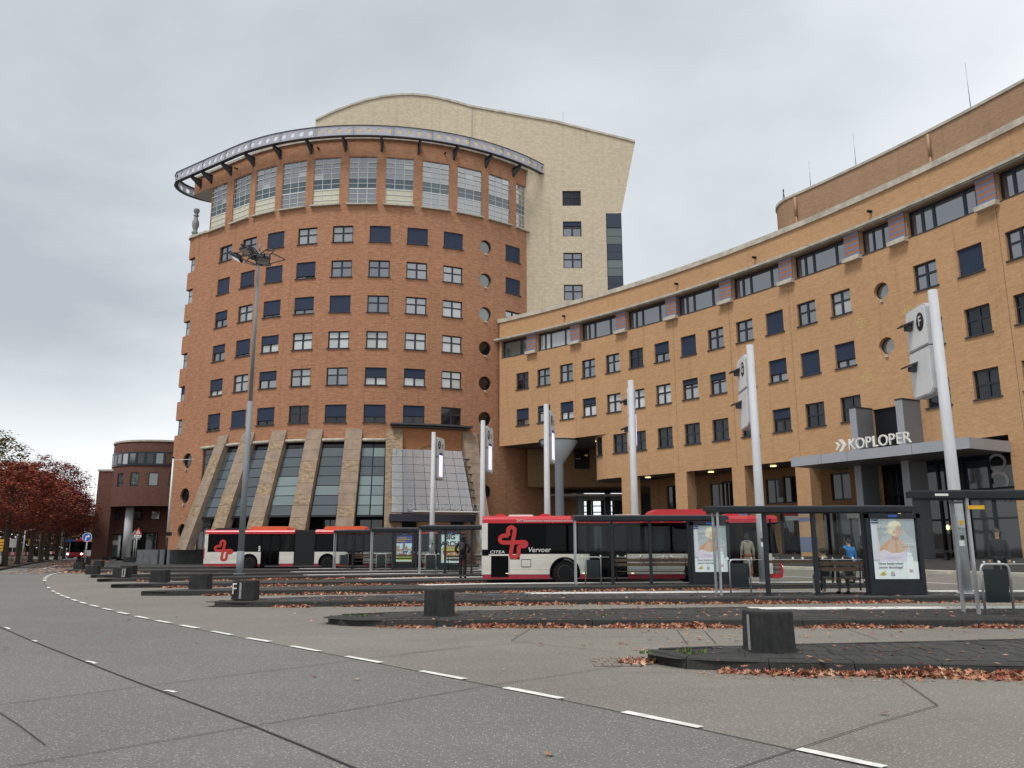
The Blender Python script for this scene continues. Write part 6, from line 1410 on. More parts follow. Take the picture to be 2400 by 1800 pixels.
# bollards: heavy dark concrete blocks with a bowed front, slightly wider at the foot
def bollard(label, x, y, w, h, rz=0.0, letter=None, z=KH, d=None):
    M = at(x, y, z, rz); b = MB(); d = d or w*.8; n = 9
    def ring_(s, z_):
        o = [(-w/2*s, d/2*s, z_), (-w/2*s, -d*.39*s, z_)]
        for i in range(n+1): f = -1 + 2*i/n; o.append((w*.47*s*f, (-d*.42 - d*.08*(1-f*f))*s, z_))
        return o + [(w/2*s, -d*.39*s, z_), (w/2*s, d/2*s, z_)]
    lv = [(1.02, 0), (1.0, .05), (.965, h-.03), (.94, h)]; R = [ring_(s, z_) for s, z_ in lv]
    for a, c in zip(R, R[1:]):
        for i in range(len(a)): j = (i+1) % len(a); b.face([a[i], a[j], c[j], c[i]])
    b.face(R[-1]); o = tag(b.obj('bollard', M_['bollard'], None, M), label, 'bollard', 'concrete bollards on the island noses')
    if letter:
        text(letter, .42, M_['road_white'], o, M @ Matrix.Translation((-w*.35 if letter == 'F' else w*.40, -d*.515 - .006, h*.55)) @ FR, 'letter', sx=.7)
    if letter:
        q = MB(); q.box(-.028, .028, -.004, 0, .03, h*.9); q.obj('paint_stripe', mat('worn_white', (.32,.32,.31), .9, var=.5, scale=30), o, M @ Matrix.Translation((w*.24 if letter == 'J' else -w*.09, -d*.512, 0)))
    elif y < 12:
        q = MB(); q.box(-.004, 0, -.05, .05, .03, h*.92); q.obj('paint_stripe', mat('worn_white', (.32,.32,.31), .9, var=.5, scale=30), o, M @ Matrix.Translation((-w*.502, -d*.2, 0)))
    return o
bollard('nearest and largest dark concrete bollard, on the nose of the front island', 3.42, 11.27, .58, .52)
bollard('dark concrete bollard on the second island, left of centre', -1.5, 17.2, .60, .53)
bollard('dark concrete bollard painted with a white letter F', -7.25, 22.68, .62, .50, letter='F')
bollard('plain dark bollard on the fourth island, between the F bollard and the street lamp foot', -10.7, 28.6, .64, .50)
bollard('plain dark bollard on the fifth island, left of the street lamp', -14.4, 34.0, .66, .49)
bollard('dark bollard with a white letter J on its right edge', -18.5, 39.4, .68, .48, letter='J')
bollard('dark bollard just behind the J bollard', -20.6, 44.6, .72, .46)
bollard('dark bollard at the tip of the island before the blue sign', -22.4, 44.9-.5, .6, .46, rz=.1)
bollard('dark bollard beside the blue sign post', -29.0, 55.6, .60, .45, rz=.1)
bollard('dark bollard right of the blue sign, on the forecourt', -31.0, 62.2, .62, .45)
bollard('wide dark bollard behind the blue sign', -37.0, 71.5, .95, .48)
bollard('dark bollard below the corner of the dark brick building', -41.5, 80.6, .75, .5)
bollard('dark bollard at the foot of the warning triangle', -37.9, 82.0, .95, .52)
bollard('dark low bollard in front of the glazed shop of the dark brick building', -46.5, 95.0, .8, .5)
def pave_z(x, y): return hz(x, y) + .12
for lb, x, y, rz in (('dark flat bench on the pavement right of the grey portal', 21.6, 40.2, -62),):
    M = at(x, y, pave_z(x, y), R_(rz)); t = thing('street_bench', lb, 'bench', M); b = MB(); b.box(-.9, .9, -.22, .22, .38, .46); b.obj('seat', M_['anth'], t, M); 
    for s in (-.55, .55): b = MB(); b.box(s-.06, s+.06, -.15, .15, 0, .38); b.obj('leg', M_['anth'], t, M)
# far left: yellow route signs, finger post, road works boards, street posts, parked cars
def post_sign(name, label, x, y, h, w, hh, m, cat='traffic sign', z=0.0, rz=0):
    M = at(x, y, z, R_(rz)); t = thing(name, label, cat, M); b = MB(); b.tube([(0,0,0), (0,0,h)], .05, 7); b.obj('post', M_['steel'], t, M)
    b = MB(); b.box(-w/2, w/2, -.09, -.05, h-hh, h); b.obj('board', M_[m], t, M); return t, M
for lb, px, py, Y, w, hh in (('large yellow diversion sign at the far left edge', 6, 1264, 72, 1.4, 1.0), ('small yellow direction sign between the tree trunks', 74.5, 1264, 92, .55*1.0, .7)):
    q = gy(px, py, Y); t, M = post_sign('route_sign', lb, q[0], Y, q[2], w, hh, 'yellow')
    for k in range(3): b = MB(); b.box(-w*.35, w*.3, -.1, -.09, q[2]-hh*.25*(k+1)-.04, q[2]-hh*.25*(k+1)+.02); b.obj('print_line', M_['textblack'], t, M)
q = gy(165, 1264, 118); post_sign('finger_post', 'small blue finger sign left of the oncoming bus', q[0], 118, q[2], 1.3, .35, 'blue')
q = gy(32, 1263, 84); post_sign('grey_sign', 'grey square sign on a post behind the first tree trunks', q[0], 84, q[2], .75, .85, 'panel')
def barrier(lb, px, Y, w=1.6):
    q = gy(px, 1290, Y); M = at(q[0], Y, 0); t = thing('road_barrier', lb, 'barrier', M, 'road works barriers on the far left'); b = MB()
    for x in (-w/2+.1, w/2-.1): b.box(x-.04, x+.04, -.04, .04, 0, 1.15); b.box(x-.05, x+.05, -.3, .3, 0, .06)
    b.obj('stand', M_['white'], t, M)
    for k in range(5): b = MB(); b.box(-w/2+w*k/5, -w/2+w*(k+1)/5, -.06, -.04, .75, 1.1); b.obj('stripe', M_['signred' if k % 2 == 0 else 'white'], t, M)
for lb, px, Y in (('red and white barrier between the first two trunks', 24, 96), ('red and white barrier left of the third trunk', 62, 98), ('red and white barrier right of the fifth trunk', 126, 118)): barrier(lb, px, Y)
def car(lb, x, y, rz, m, name='parked_car'):
    M = at(x, y, 0, R_(rz)); t = thing(name, lb, 'car', M); b = MB()
    b.slab(side_poly(0, 4.2, .25, .75, [.85, 3.35], .36)[:-2] + [(4.2, .65), (4.05, .85), (3.2, .95), (2.5, 1.42), (1.0, 1.45), (.3, .98), (0, .9)], (0,0,0), (1,0,0), (0,0,1), (0,1,0), 0, 1.7); b.obj('body', m, t, M)
    b = MB(); b.slab([(.5, .98), (3.0, .98), (2.45, 1.36), (1.05, 1.38)], (0,0,0), (1,0,0), (0,0,1), (0,1,0), -.01, 1.71); b.obj('window', M_['g2'], t, M)
    for c in (.85, 3.35):
        b = MB(); b.slab(ell(c, .32, .32, .32, 18), (0,0,0), (1,0,0), (0,0,1), (0,1,0), -.02, 1.72); b.obj('wheel', M_['rubber'], t, M)
q = gy(172, 1290, 126); car('pale car parked left of the oncoming bus', q[0]-2.6, 128, 10, mat('silver_paint', (.42,.43,.44), .3, .3))
q = gy(-18, 1300, 64); M = at(q[0]-4.2, 62, 0, R_(28)); cv = dup(van, M); cv.name = 'edge_van'; cv['label'] = 'white van mostly cut off by the left edge of the photo'; cv['category'] = 'van'; WM['edge_van'] = M
for px, Y, h in ((112, 104, 6.5), (141, 112, 8), (147, 120, 8.5), (91, 100, 5.0), (53, 80, 3.2)):
    q = gy(px, 1300, Y); M = at(q[0], Y, 0); b = MB(); b.tube([(0,0,0), (0,0,h)], [.09,.05], 8); b.tube([(0,0,h), (.9,0,h+.15)], .04, 6)
    tag(b.obj('lamp_post', M_['steel'], None, M), {112: 'thin grey lamp post left of the pale car', 141: 'grey lamp post beside the sixth tree trunk', 147: 'grey lamp post just left of the seventh tree trunk', 91: 'short grey post between the third and fourth tree trunks', 53: 'leaning grey post right of the second tree trunk'}[px], 'post', 'thin posts on the far left')

# ================================================================ TREES
def tree_meshes(seed, H, spread, crown_lo, trunk_r, nclump, cols_, leaf=.2, dense=46, squash=.62, top_bias=0.0):
    rnd = random.Random(seed); tb = MB(); top = H*.8
    tb.tube([(0,0,0), (.02,.02,.25), (rnd.uniform(-.1,.1), rnd.uniform(-.1,.1), H*.35), (rnd.uniform(-.25,.25), rnd.uniform(-.25,.25), top)], [trunk_r*1.45, trunk_r, trunk_r*.8, trunk_r*.22], 9); tips = []
    for k in range(13):
        z0 = crown_lo + (top-crown_lo)*k/13; a = 2.4*k + rnd.uniform(-.4,.4); l = spread*(1 - .45*k/13)*rnd.uniform(.7,1.05); up = rnd.uniform(.05,.4) if k < 8 else .7
        p1 = (math.cos(a)*l*.45, math.sin(a)*l*.45, z0 + l*up*.5); p2 = (math.cos(a+.15)*l*.85, math.sin(a+.15)*l*.85, z0 + l*up*.75); tb.tube([(0,0,z0-.2), p1, p2], [trunk_r*.36, trunk_r*.2, trunk_r*.06], 5); tips += [p1, p2]
    V, F, C = [], [], []
    def clump(cx, cy, cz, r, tone):
        for _ in range(dense):
            t = rnd.uniform(0, 2*math.pi); u = rnd.uniform(-1, 1); q = r*rnd.random()**.45; s = math.sqrt(1-u*u); x, y, z = cx+q*s*math.cos(t)*1.25, cy+q*s*math.sin(t)*1.25, cz+q*u*squash
            a = rnd.uniform(0, 6.28); b_ = rnd.uniform(-.9, .9); l = leaf*rnd.uniform(.6, 1.25); e1 = Vector((math.cos(a), math.sin(a), b_*.5))*l; e2 = Vector((-math.sin(a)*.8, math.cos(a)*.8, rnd.uniform(-.8,.8)))*l*.62
            p = Vector((x, y, z)); i = len(V); V.extend([tuple(p-e1*.5), tuple(p+e2*.5), tuple(p+e1*.6), tuple(p-e2*.5)]); F.append((i, i+1, i+2, i+3))
            c = rnd.choice(cols_); k = tone*rnd.uniform(.75, 1.25); C.append((c[0]*k, c[1]*k, c[2]*k, 1))
    ch = (H - crown_lo)/2; cz0 = crown_lo + ch
    for _ in range(nclump):
        t = rnd.uniform(0, 2*math.pi); u = rnd.uniform(-.95, 1); rr = rnd.uniform(.45, 1.0)**.6; s = math.sqrt(max(0, 1-u*u)); prof_ = 1.0 - .25*max(0, u)
        clump(math.cos(t)*s*spread*rr*prof_, math.sin(t)*s*spread*rr*prof_, cz0 + u*ch*rr*1.0, rnd.uniform(.45, .95)*spread*.22, rnd.choice((.75, .9, 1, 1.15, 1.3)))
    for p in tips: clump(p[0], p[1], p[2], spread*.24, rnd.uniform(.8, 1.15))
    me = bpy.data.meshes.new('crown'); me.from_pydata(V, [], F); me.materials.append(M_['crown']); ca = me.color_attributes.new('col', 'FLOAT_COLOR', 'CORNER')
    buf = []
    for c in C: buf += list(c)*4
    ca.data.foreach_set('color', buf); return tb.mesh('trunk', M_['bark']), me
RUST = [(.30,.075,.035),(.23,.055,.03),(.36,.115,.045),(.16,.042,.026)]; WINE = [(.16,.036,.034),(.11,.027,.028),(.21,.045,.034)]; BROWN = [(.15,.065,.025),(.11,.055,.025),(.19,.085,.03)]; GREEN = [(.085,.10,.03),(.12,.11,.03),(.16,.12,.03)]; GOLD = [(.30,.17,.03),(.22,.13,.03),(.18,.10,.025)]
KIND = {'rust': tree_meshes(1, 8.4, 4.1, 2.7, .23, 330, RUST + WINE), 'rust2': tree_meshes(5, 8.8, 4.3, 2.8, .22, 330, RUST + WINE + BROWN[:1]), 'wine': tree_meshes(2, 10.5, 4.2, 3.0, .23, 340, WINE + RUST[:1]), 'brown': tree_meshes(3, 10, 5.0, 1.6, .25, 240, BROWN, leaf=.30), 'green': tree_meshes(4, 13, 4.8, 2.5, .28, 200, GREEN, leaf=.28), 'gold': tree_meshes(6, 13, 4.6, 3, .28, 190, GOLD + GREEN[:1], leaf=.28)}
def tree(label, x, y, kind, s=1.0, rz=0.0, group='street trees along the left road', sz=None, z=.1):
    M = at(x, y, z, rz) @ Matrix.Diagonal((s, s, sz or s, 1)); t = thing('street_tree', label, 'tree', at(x, y, z, rz), group); tk, cr = KIND[kind]
    link('trunk', tk, t, M); link('crown', cr, t, M); return t
row_ = [(-40.4,66.0,'rust',1.0,'nearest rust leaved street tree at the left edge'), (-44.8,75.1,'rust2',1.0,'second street tree from the left, rust leaved'), (-49.1,84.5,'rust',1.08,'third street tree from the left, rust leaved'), (-52.1,91.6,'wine',1.12,'tallest dark wine coloured street tree'), (-57,101.5,'wine',.95,'wine coloured street tree just right of the tallest one'), (-57.9,105.1,'rust2',1.1,'rust leaved street tree near the dark brick building'), (-64.1,118.4,'wine',.95,'farthest street tree of the row, beside the oncoming bus')]
for i, (x, y, k, s, lb) in enumerate(row_): tree(lb, x, y, k, s, i*1.3)
for i, (x, y, k, s, lb) in enumerate([(-63,96,'green',1.25,'tall green and yellow tree behind the rust trees at the left edge'), (-70,108,'gold',1.15,'golden autumn tree behind the wine coloured tree'), (-62,80,'green',1.0,'green tree cut off by the left edge'), (-72,150,'brown',1.0,'brown tree far behind the oncoming bus'), (-82,146,'brown',1.1,'broad brown tree in the distance behind the trunks'), (-92,142,'rust',1.15,'far rust tree at the back of the road'), (-77,165,'rust2',1.1,'far rust tree left of the dark brick building'), (-100,135,'green',.9,'far green tree at the left edge'), (-68,172,'brown',1.2,'far brown tree next to the dark brick building'), (-88,120,'brown',.9,'brown tree beyond the cycle path')]):
    tree(lb, x, y, k, s, i*2.1, 'trees beyond the road', z=0)
hb = MB(); rnd = random.Random(9); V, F, C = [], [], []
for _ in range(15000):
    f = rnd.random(); x = -116 + 44*f + rnd.uniform(-2, 2); y = 152 + 18*f + rnd.uniform(-4, 4); z = 8.0*rnd.random()**1.15; a = rnd.uniform(0, 6.28); l = rnd.uniform(.4, .95); e1 = Vector((math.cos(a), math.sin(a), rnd.uniform(-.4,.4)))*l; e2 = Vector((-math.sin(a)*.4, .2, rnd.uniform(.5,1)))*l*.7
    p = Vector((x, y, z)); i = len(V); V += [tuple(p-e1*.5), tuple(p+e2*.5), tuple(p+e1*.6), tuple(p-e2*.5)]; F.append((i, i+1, i+2, i+3)); c = rnd.choice(((.035,.05,.02),(.05,.06,.02),(.13,.055,.025),(.09,.04,.02),(.02,.035,.018))); C.append((*c, 1))
me = bpy.data.meshes.new('far_shrubs'); me.from_pydata(V, [], F); me.materials.append(M_['crown']); ca = me.color_attributes.new('col', 'FLOAT_COLOR', 'CORNER'); buf = []
for c in C: buf += list(c)*4
ca.data.foreach_set('color', buf); tag(link('far_shrubs', me), 'dark shrubs massed along the far side of the road', 'shrubs', kind='stuff')

# ================================================================ FALLEN LEAVES
def leaf_shape(rnd, p, s, lie):
    """an oak leaf: lobed outline, a little curled"""
    a = rnd.uniform(0, 6.28); out_ = [(-.55, 0), (-.2, .10), (-.25, .38), (.0, .14), (.08, .48), (.2, .12), (.5, .3), (.36, .04), (.62, 0), (.36, -.04), (.5, -.3), (.2, -.12), (.08, -.48), (.0, -.14), (-.25, -.38), (-.2, -.10)]
    ax = Vector((math.cos(a), math.sin(a), rnd.uniform(-lie, lie))); ay = Vector((-math.sin(a), math.cos(a), rnd.uniform(-lie, lie))); n = ax.cross(ay); k = rnd.uniform(-.5, .5); pts = []
    for u, v in out_: pts.append(tuple(Vector(p) + (ax*u + ay*v + n*(k*abs(v) + .25*u*u))*s))
    return pts
LEAFC = [(.46,.21,.14),(.36,.135,.085),(.27,.085,.055),(.54,.33,.22),(.19,.06,.04),(.42,.23,.12),(.50,.28,.19),(.30,.16,.09)]
def leaf_pile(label, segs, n, width, height, z, seed, size=.085, clustered=True, zf=None):
    rnd = random.Random(seed); V, F, C = [], [], []; ph_ = [rnd.uniform(0, 6.28) for _ in range(4)]
    Ls = [(Vector(b)-Vector(a)).length for a, b in zip(segs, segs[1:])]; tot = sum(Ls); made = 0; guard = 0
    while made < n and guard < n*12:
        guard += 1; t = rnd.random()*tot; f = t
        dens = .5 + .28*math.sin(t*1.9+ph_[0]) + .22*math.sin(t*4.7+ph_[1]) + .2*math.sin(t*.7+ph_[2])
        if clustered and rnd.random() > dens + .12: continue
        for (a, b), l in zip(zip(segs, segs[1:]), Ls):
            if f <= l: break
            f -= l
        a, b = Vector(a), Vector(b); d = (b-a).normalized(); p = a + d*f; nn = Vector((d.y, -d.x)); q = abs(rnd.gauss(0, .5))*width if clustered else rnd.random()*width; p = p + nn*(q+.03)
        hgt = max(0, height*(1-q/width)*max(.1, dens))*rnd.random() if clustered else .004
        pts = leaf_shape(rnd, (p.x, p.y, z + .012 + hgt + (zf(p.x, p.y) if zf else 0)), size*rnd.uniform(.7, 1.3), .75 if clustered else .18); i = len(V); V += pts; F.append(tuple(range(i, i+len(pts)))); c = rnd.choice(LEAFC); k = rnd.uniform(.75, 1.2); C.append((c[0]*k, c[1]*k, c[2]*k, 1)); made += 1
    me = bpy.data.meshes.new('fallen_leaves'); me.from_pydata(V, [], F); me.materials.append(M_['leaf']); ca = me.color_attributes.new('col', 'FLOAT_COLOR', 'CORNER'); buf = []
    for c, f_ in zip(C, F): buf += list(c)*len(f_)
    ca.data.foreach_set('color', buf); return tag(link('fallen_leaves', me), label, 'leaves', kind='stuff')
leaf_pile('rust coloured leaves heaped along the front kerb of the nearest island', [(2.55,10.5),(3.17,10.34),(5.8,10.0),(9,9.7)], 1500, .24, .085, 0, 11, .08)
leaf_pile('rust coloured leaves heaped along the kerb of the second island', [(-2.6,16.3),(-.67,16.22),(9.4,15.92),(13,15.8)], 2300, .24, .08, 0, 12, .08)
leaf_pile('rust coloured leaves along the kerb of the third island', [(-6.2,21.7),(-3.8,21.92),(1.64,22.46),(10.6,22.9),(14,23)], 2200, .26, .075, 0, 13, .085)
leaf_pile('leaves along the kerb of the fourth island', [(-10,26.95),(-7,27.35),(-3,28.15),(3.7,29.35),(9,30.2)], 1500, .3, .075, 0, 14, .095)
leaf_pile('leaves along the kerb of the fifth island', [(-13.5,32.35),(-8.6,33.45),(-4.9,34.55),(-1,35.8)], 1100, .32, .08, 0, 15, .105)
leaf_pile('leaves along the kerb of the sixth island', [(-17.3,38.5),(-10.4,40.35),(-3,42.6)], 900, .4, .08, 0, 16, .12)
leaf_pile('leaves along the kerb of the island by the blue sign', [(-29,53.9),(-26.6,52.2),(-22,52.0)], 380, .7, .08, 0, 17, .15)
leaf_pile('leaves strewn over the paving of the nearest island', [(2.2,11.7),(13,13.4)], 110, 2.2, 0, KH-.01, 18, .085, False)
leaf_pile('leaves strewn over the paving of the second island', [(-3,17.9),(1.7,18.9),(13,19.4)], 300, 2.6, 0, KH-.01, 19, .09, False)
leaf_pile('leaves strewn over the paving of the third island', [(-6,23.6),(.1,25.6),(13,26.3)], 320, 3.0, 0, KH-.01, 20, .10, False)
leaf_pile('scattered leaves lying in the bus lanes', [(-3.5,22),(10,22.6)], 160, 4.2, 0, .0, 21, .09, False)
leaf_pile('scattered leaves on the lane behind the nearest island', [(1,16),(13,15.6)], 190, 3.6, 0, .0, 22, .085, False)
leaf_pile('single leaves dropped on the open road', [(-14,30),(8,9.5)], 60, 14, 0, .008, 23, .085, False)
leaf_pile('brown leaves in the nook of the nearest island nose', [(1.35,11.2),(1.75,11.5)], 90, .35, .06, 0, 24)
leaf_pile('leaves lying on the road by the verge', [(-31,50),(-34,58),(-45,79),(-60,110)], 900, 3.0, 0, .005, 25, .22, False)
leaf_pile('leaves lying on the square by the warning sign', [(-46,96),(-33,66)], 600, 3, 0, .145, 26, .22, False)
for k, (ln, n, sz) in enumerate((([(2.3,10.55),(3.17,10.34),(5.8,10.0),(9,9.7)], 900, .03), ([(-2.9,16.35),(-.67,16.22),(9.4,15.92),(13,15.8)], 1200, .035))): leaf_pile('crushed leaf crumbs along the kerb of the %s island' % ('nearest', 'second')[k], ln, n, .55, 0, 0, 40+k, sz, False)
mr = random.Random(3); mb_ = MB()
for cx, cy, n, r in ((2.35, 11.25, 50, .22), (-3.2, 17.2, 34, .25), (1.75, 11.15, 24, .1), (4.1, 18.0, 20, .25), (1.9, 17.2, 16, .25), (10.5, 12.5, 14, .2)):
    for _ in range(n):
        a, q = mr.uniform(0, 6.28), r*mr.random()**.5; x, y = cx+q*math.cos(a), cy+q*math.sin(a); h = mr.uniform(.02, .07); b_ = mr.uniform(0, 6.28); mb_.face([(x-.012*math.cos(b_), y-.012*math.sin(b_), KH-.01), (x+.012*math.cos(b_), y+.012*math.sin(b_), KH-.01), (x+.03*math.cos(b_+1), y+.03*math.sin(b_+1), KH+h)])
tag(mb_.obj('weeds', M_['moss']), 'small green weeds growing between the kerb and paving', 'weeds', kind='stuff')
# a patch of old brick setts at the nose of the nearest island
st = MB(); sr = random.Random(5); sett_m = mat('worn_sett', (.20,.175,.145), .9, var=.3, scale=12); patch = link('sett_patch', None, None, at(1.55, 11.2, 0)); patch['kind'] = 'structure'
for r in range(4):
    for c in range(6):
        x, y = 1.05 + c*.12 + (.06 if r % 2 else 0), 10.88 + r*.22
        if x > 1.95 - .1*r or (r == 0 and c > 4): continue
        q = MB(); q.box(x, x+.105, y, y+.205, -.02, .012 + sr.uniform(0, .006)); q.obj('sett', sett_m, patch)

# ================================================================ PEOPLE
DG = bpy.context.evaluated_depsgraph_get
def skin(name, chains, root_first=True, levels=2):
    """one continuous surface grown over a branching skeleton: chains of (key, (x, y, z), (rx, ry))"""
    pos, rad, edges = {}, {}, []
    for ch in chains:
        for k, p, r in ch: 
            if p is not None: pos[k] = p; rad[k] = r if isinstance(r, tuple) else (r, r)
        edges += [(a[0], b[0]) for a, b in zip(ch, ch[1:])]
    keys = list(pos); idx = {k: i for i, k in enumerate(keys)}
    me = bpy.data.meshes.new(name); me.from_pydata([pos[k] for k in keys], [(idx[a], idx[b]) for a, b in edges], [])
    o = bpy.data.objects.new(name, me); COL.objects.link(o); o.modifiers.new('s', 'SKIN'); s = o.modifiers.new('u', 'SUBSURF'); s.levels = levels; s.render_levels = levels
    for i, k in enumerate(keys): me.skin_vertices[0].data[i].radius = rad[k]; me.skin_vertices[0].data[i].use_root = (i == 0)
    dg = DG(); ev = o.evaluated_get(dg); out_ = bpy.data.meshes.new_from_object(ev, depsgraph=dg); bpy.data.objects.remove(o); out_.name = name
    for p in out_.polygons: p.use_smooth = True
    return out_
def hand(b, w, d, s=1.0):
    """palm and five separate bent fingers at wrist w, hanging along direction d"""
    w, d = Vector(w), Vector(d).normalized(); side = d.cross(Vector((0, 1, 0)));
    if side.length < .2: side = d.cross(Vector((1, 0, 0)))
    side.normalize(); n = side.cross(d).normalized(); b.tube([w, w+d*.04*s, w+d*.085*s], [.028*s, .036*s, .032*s], 8)
    for k, (o_, l) in enumerate(((-.027, .068), (-.009, .08), (.009, .076), (.027, .06))):
        a = w + d*.08*s + side*o_*s; b.tube([a, a+d*l*.5*s + n*.008, a+d*l*.85*s + n*.03], [.0095*s, .009*s, .007*s], 5)
    a = w + d*.03*s + side*-.03*s; b.tube([a, a+(d*.03-side*.018)*s, a+(d*.055-side*.014+n*.012)*s], [.011*s, .010*s, .008*s], 5)
def person(label, M, H=1.75, legs=None, arms=None, lean=0.0, seated=False, cols=None, hair='short', coat_len=0.0, hood=False, pack=False, phones=False, head_turn=0.0, scarf=None, female=False):
    """local frame: faces -Y, feet at z = 0 (seated: seat surface at z = .47)"""
    k = H/1.75; cols = cols or {}; root = None
    hipz = .93*k if not seated else .56; Y = lambda z: lean*(z-hipz)
    sh = .185 if not female else .165
    P = {'pel': (0, 0, hipz), 'wai': (0, Y(hipz+.14), hipz+.15*k), 'che': (0, Y(hipz+.34)+.0, hipz+.36*k), 'nec': (0, Y(hipz+.52), hipz+.515*k), 'hd0': (0, Y(hipz+.57)-.015, hipz+.575*k), 'hd1': (0, Y(hipz+.66)-.02, hipz+.66*k), 'hd2': (0, Y(hipz+.73)-.01, hipz+.735*k)}
    top = P['hd2'][2]
    def leg(s, j): 
        if j: return j
        return [(s*.095, 0, hipz-.06), (s*.10, -.01, .5*k), (s*.10, .02, .09*k), (s*.11, -.15, .035)]
    Lg = {1: leg(1, (legs or {}).get(1)), -1: leg(-1, (legs or {}).get(-1))}
    if seated: 
        for s in (1, -1): Lg[s] = (legs or {}).get(s) or [(s*.10, -.05, hipz-.02), (s*.12, -.46, .53), (s*.13, -.42, .09), (s*.14, -.58, .035)]
    shz = P['nec'][2] - .085*k; shy = Y(shz)
    Ar = {}
    for s in (1, -1): Ar[s] = (arms or {}).get(s) or [(s*sh, shy, shz), (s*(sh+.07), shy+.03, shz-.29*k), (s*(sh+.08), shy-.03, shz-.53*k)]
    def chains(g, torso=1.0):
        c = [[('pel', P['pel'], (.12*g, .095*g)), ('wai', P['wai'], (.10*g, .075*g)), ('che', P['che'], (.12*g, .085*g)), ('nec', P['nec'], .052), ('hd0', P['hd0'], (.06, .068)), ('hd1', P['hd1'], (.078, .094)), ('hd2', P['hd2'], (.062, .075))]]
        for s in (1, -1):
            a = Lg[s]; c.append([('pel', None, 0), ('h%d' % s, a[0], .085*g), ('k%d' % s, a[1], .058*g), ('a%d' % s, a[2], .041), ('t%d' % s, a[3], .034)])
            b = Ar[s]; c.append([('che', None, 0), ('s%d' % s, b[0], .062*g), ('e%d' % s, b[1], .043*g), ('w%d' % s, b[2], .030)])
        return c
    me = skin('person', chains(1.0)); b = MB()
    for s in (1, -1): a = Ar[s]; hand(b, a[2], Vector(a[2])-Vector(a[1]))
    hx = P['hd1']; Rm = Matrix.Translation(hx) @ Matrix.Rotation(head_turn, 4, 'Z')
    b.ball((0, -.098, -.012), (.012, .018, .02), 8, 5, 0, Rm)                                          # nose
    for s in (1, -1): b.ball((s*.083, .005, -.005), (.012, .022, .032), 8, 5, 0, Rm); b.ball((s*.03, -.083, .018), (.011, .008, .007), 8, 5, 1, Rm); b.box(s*.03-.017, s*.03+.017, -.092, -.084, .034, .039, 1, Rm)
    b.box(-.024, .024, -.088, -.08, -.052, -.045, 2, Rm)
    face = b.mesh('face', [M_['skin'], M_['textblack'], M_['lip']]); tmp = bmesh.new(); tmp.from_mesh(me); tmp.from_mesh(face); me.clear_geometry(); tmp.to_mesh(me); tmp.free(); me.materials.clear()
    for q in ('skin', 'textblack', 'lip'): me.materials.append(M_[q])
    root = tag(link('person', me, None, M), label, 'person')
    def part(name, chs, m, lv=2): return link(name, skin(name, chs, levels=lv), root, M).data.materials.append(m)
    top_c = [[('hem', (0, P['pel'][1], hipz-.16 if not seated else hipz-.04), (.168, .135)), ('pel', (0, P['pel'][1], hipz-.02), (.165, .135)), ('wai', P['wai'], (.155, .125)), ('che', P['che'], (.175, .14)), ('nek', (P['nec'][0], P['nec'][1]+.0, P['nec'][2]-.02), (.075, .075))]]
    for s in (1, -1): b_ = Ar[s]; d = (Vector(b_[2])-Vector(b_[1])); top_c.append([('che', None, 0), ('s%d' % s, b_[0], .082), ('e%d' % s, b_[1], .060), ('w%d' % s, tuple(Vector(b_[1])+d*.96), .045)])
    part('jacket', top_c, cols['top'])
    if coat_len: part('coat_skirt', [[('a', (0, 0, hipz+.08), (.17, .14)), ('b', (0, 0, hipz-coat_len*.5), (.19, .155)), ('c', (0, .0, hipz-coat_len), (.20, .165))]], cols['top'])
    tr_c = [[('pel', P['pel'], (.145, .118))]]
    for s in (1, -1): a = Lg[s]; tr_c.append([('pel', None, 0), ('h%d' % s, a[0], .098), ('k%d' % s, a[1], cols.get('knee', .075)), ('a%d' % s, tuple(Vector(a[2])+Vector((0,0,.03))), cols.get('hem', .06))])
    part('trousers', tr_c, cols['legs'])
    for s in (1, -1):
        a = Lg[s]; d = Vector(a[3])-Vector(a[2]); part('shoe', [[('a', tuple(Vector(a[2])+Vector((0, .02, -.03))), .048), ('b', tuple(Vector(a[2])+d*.5+Vector((0,0,-.03))), (.046, .042)), ('c', tuple(Vector(a[3])+d*.25), (.04, .03))]], cols['shoes'])
    hb = MB(); Rh = Matrix.Translation(hx) @ Matrix.Rotation(head_turn, 4, 'Z')
    if hood: hb.ball((0, .025, .03), (.115, .12, .135), 14, 9, 0, Rh); hb.ball((0, .03, -.1), (.12, .11, .08), 12, 7, 0, Rh)
    else:
        hb.ball((0, .02, .045), (.092, .105, .092), 14, 8, 0, Rh)
        if hair == 'long': hb.ball((0, .06, -.06), (.095, .07, .17), 12, 8, 0, Rh)
        if hair == 'bun': hb.ball((0, .06, .15), (.05, .05, .05), 10, 6, 0, Rh)
    hb.obj('hood' if hood else 'hair', cols['hair'], root, M)
    if phones:
        q = MB(); q.tube([Rh @ Vector((.098*math.cos(t), .0, .02+.125*math.sin(t))) for t in [math.pi*i/10 for i in range(11)]], .012, 6)
        for s in (1, -1): q.ball((s*.1, 0, -.005), (.022, .04, .048), 10, 6, 0, Rh)
        q.obj('headphones', M_['textblack'], root, M)
    if scarf: q = MB(); q.ball((0, P['nec'][1], P['nec'][2]-.01), (.125, .115, .06), 14, 7); q.obj('scarf', scarf, root, M)
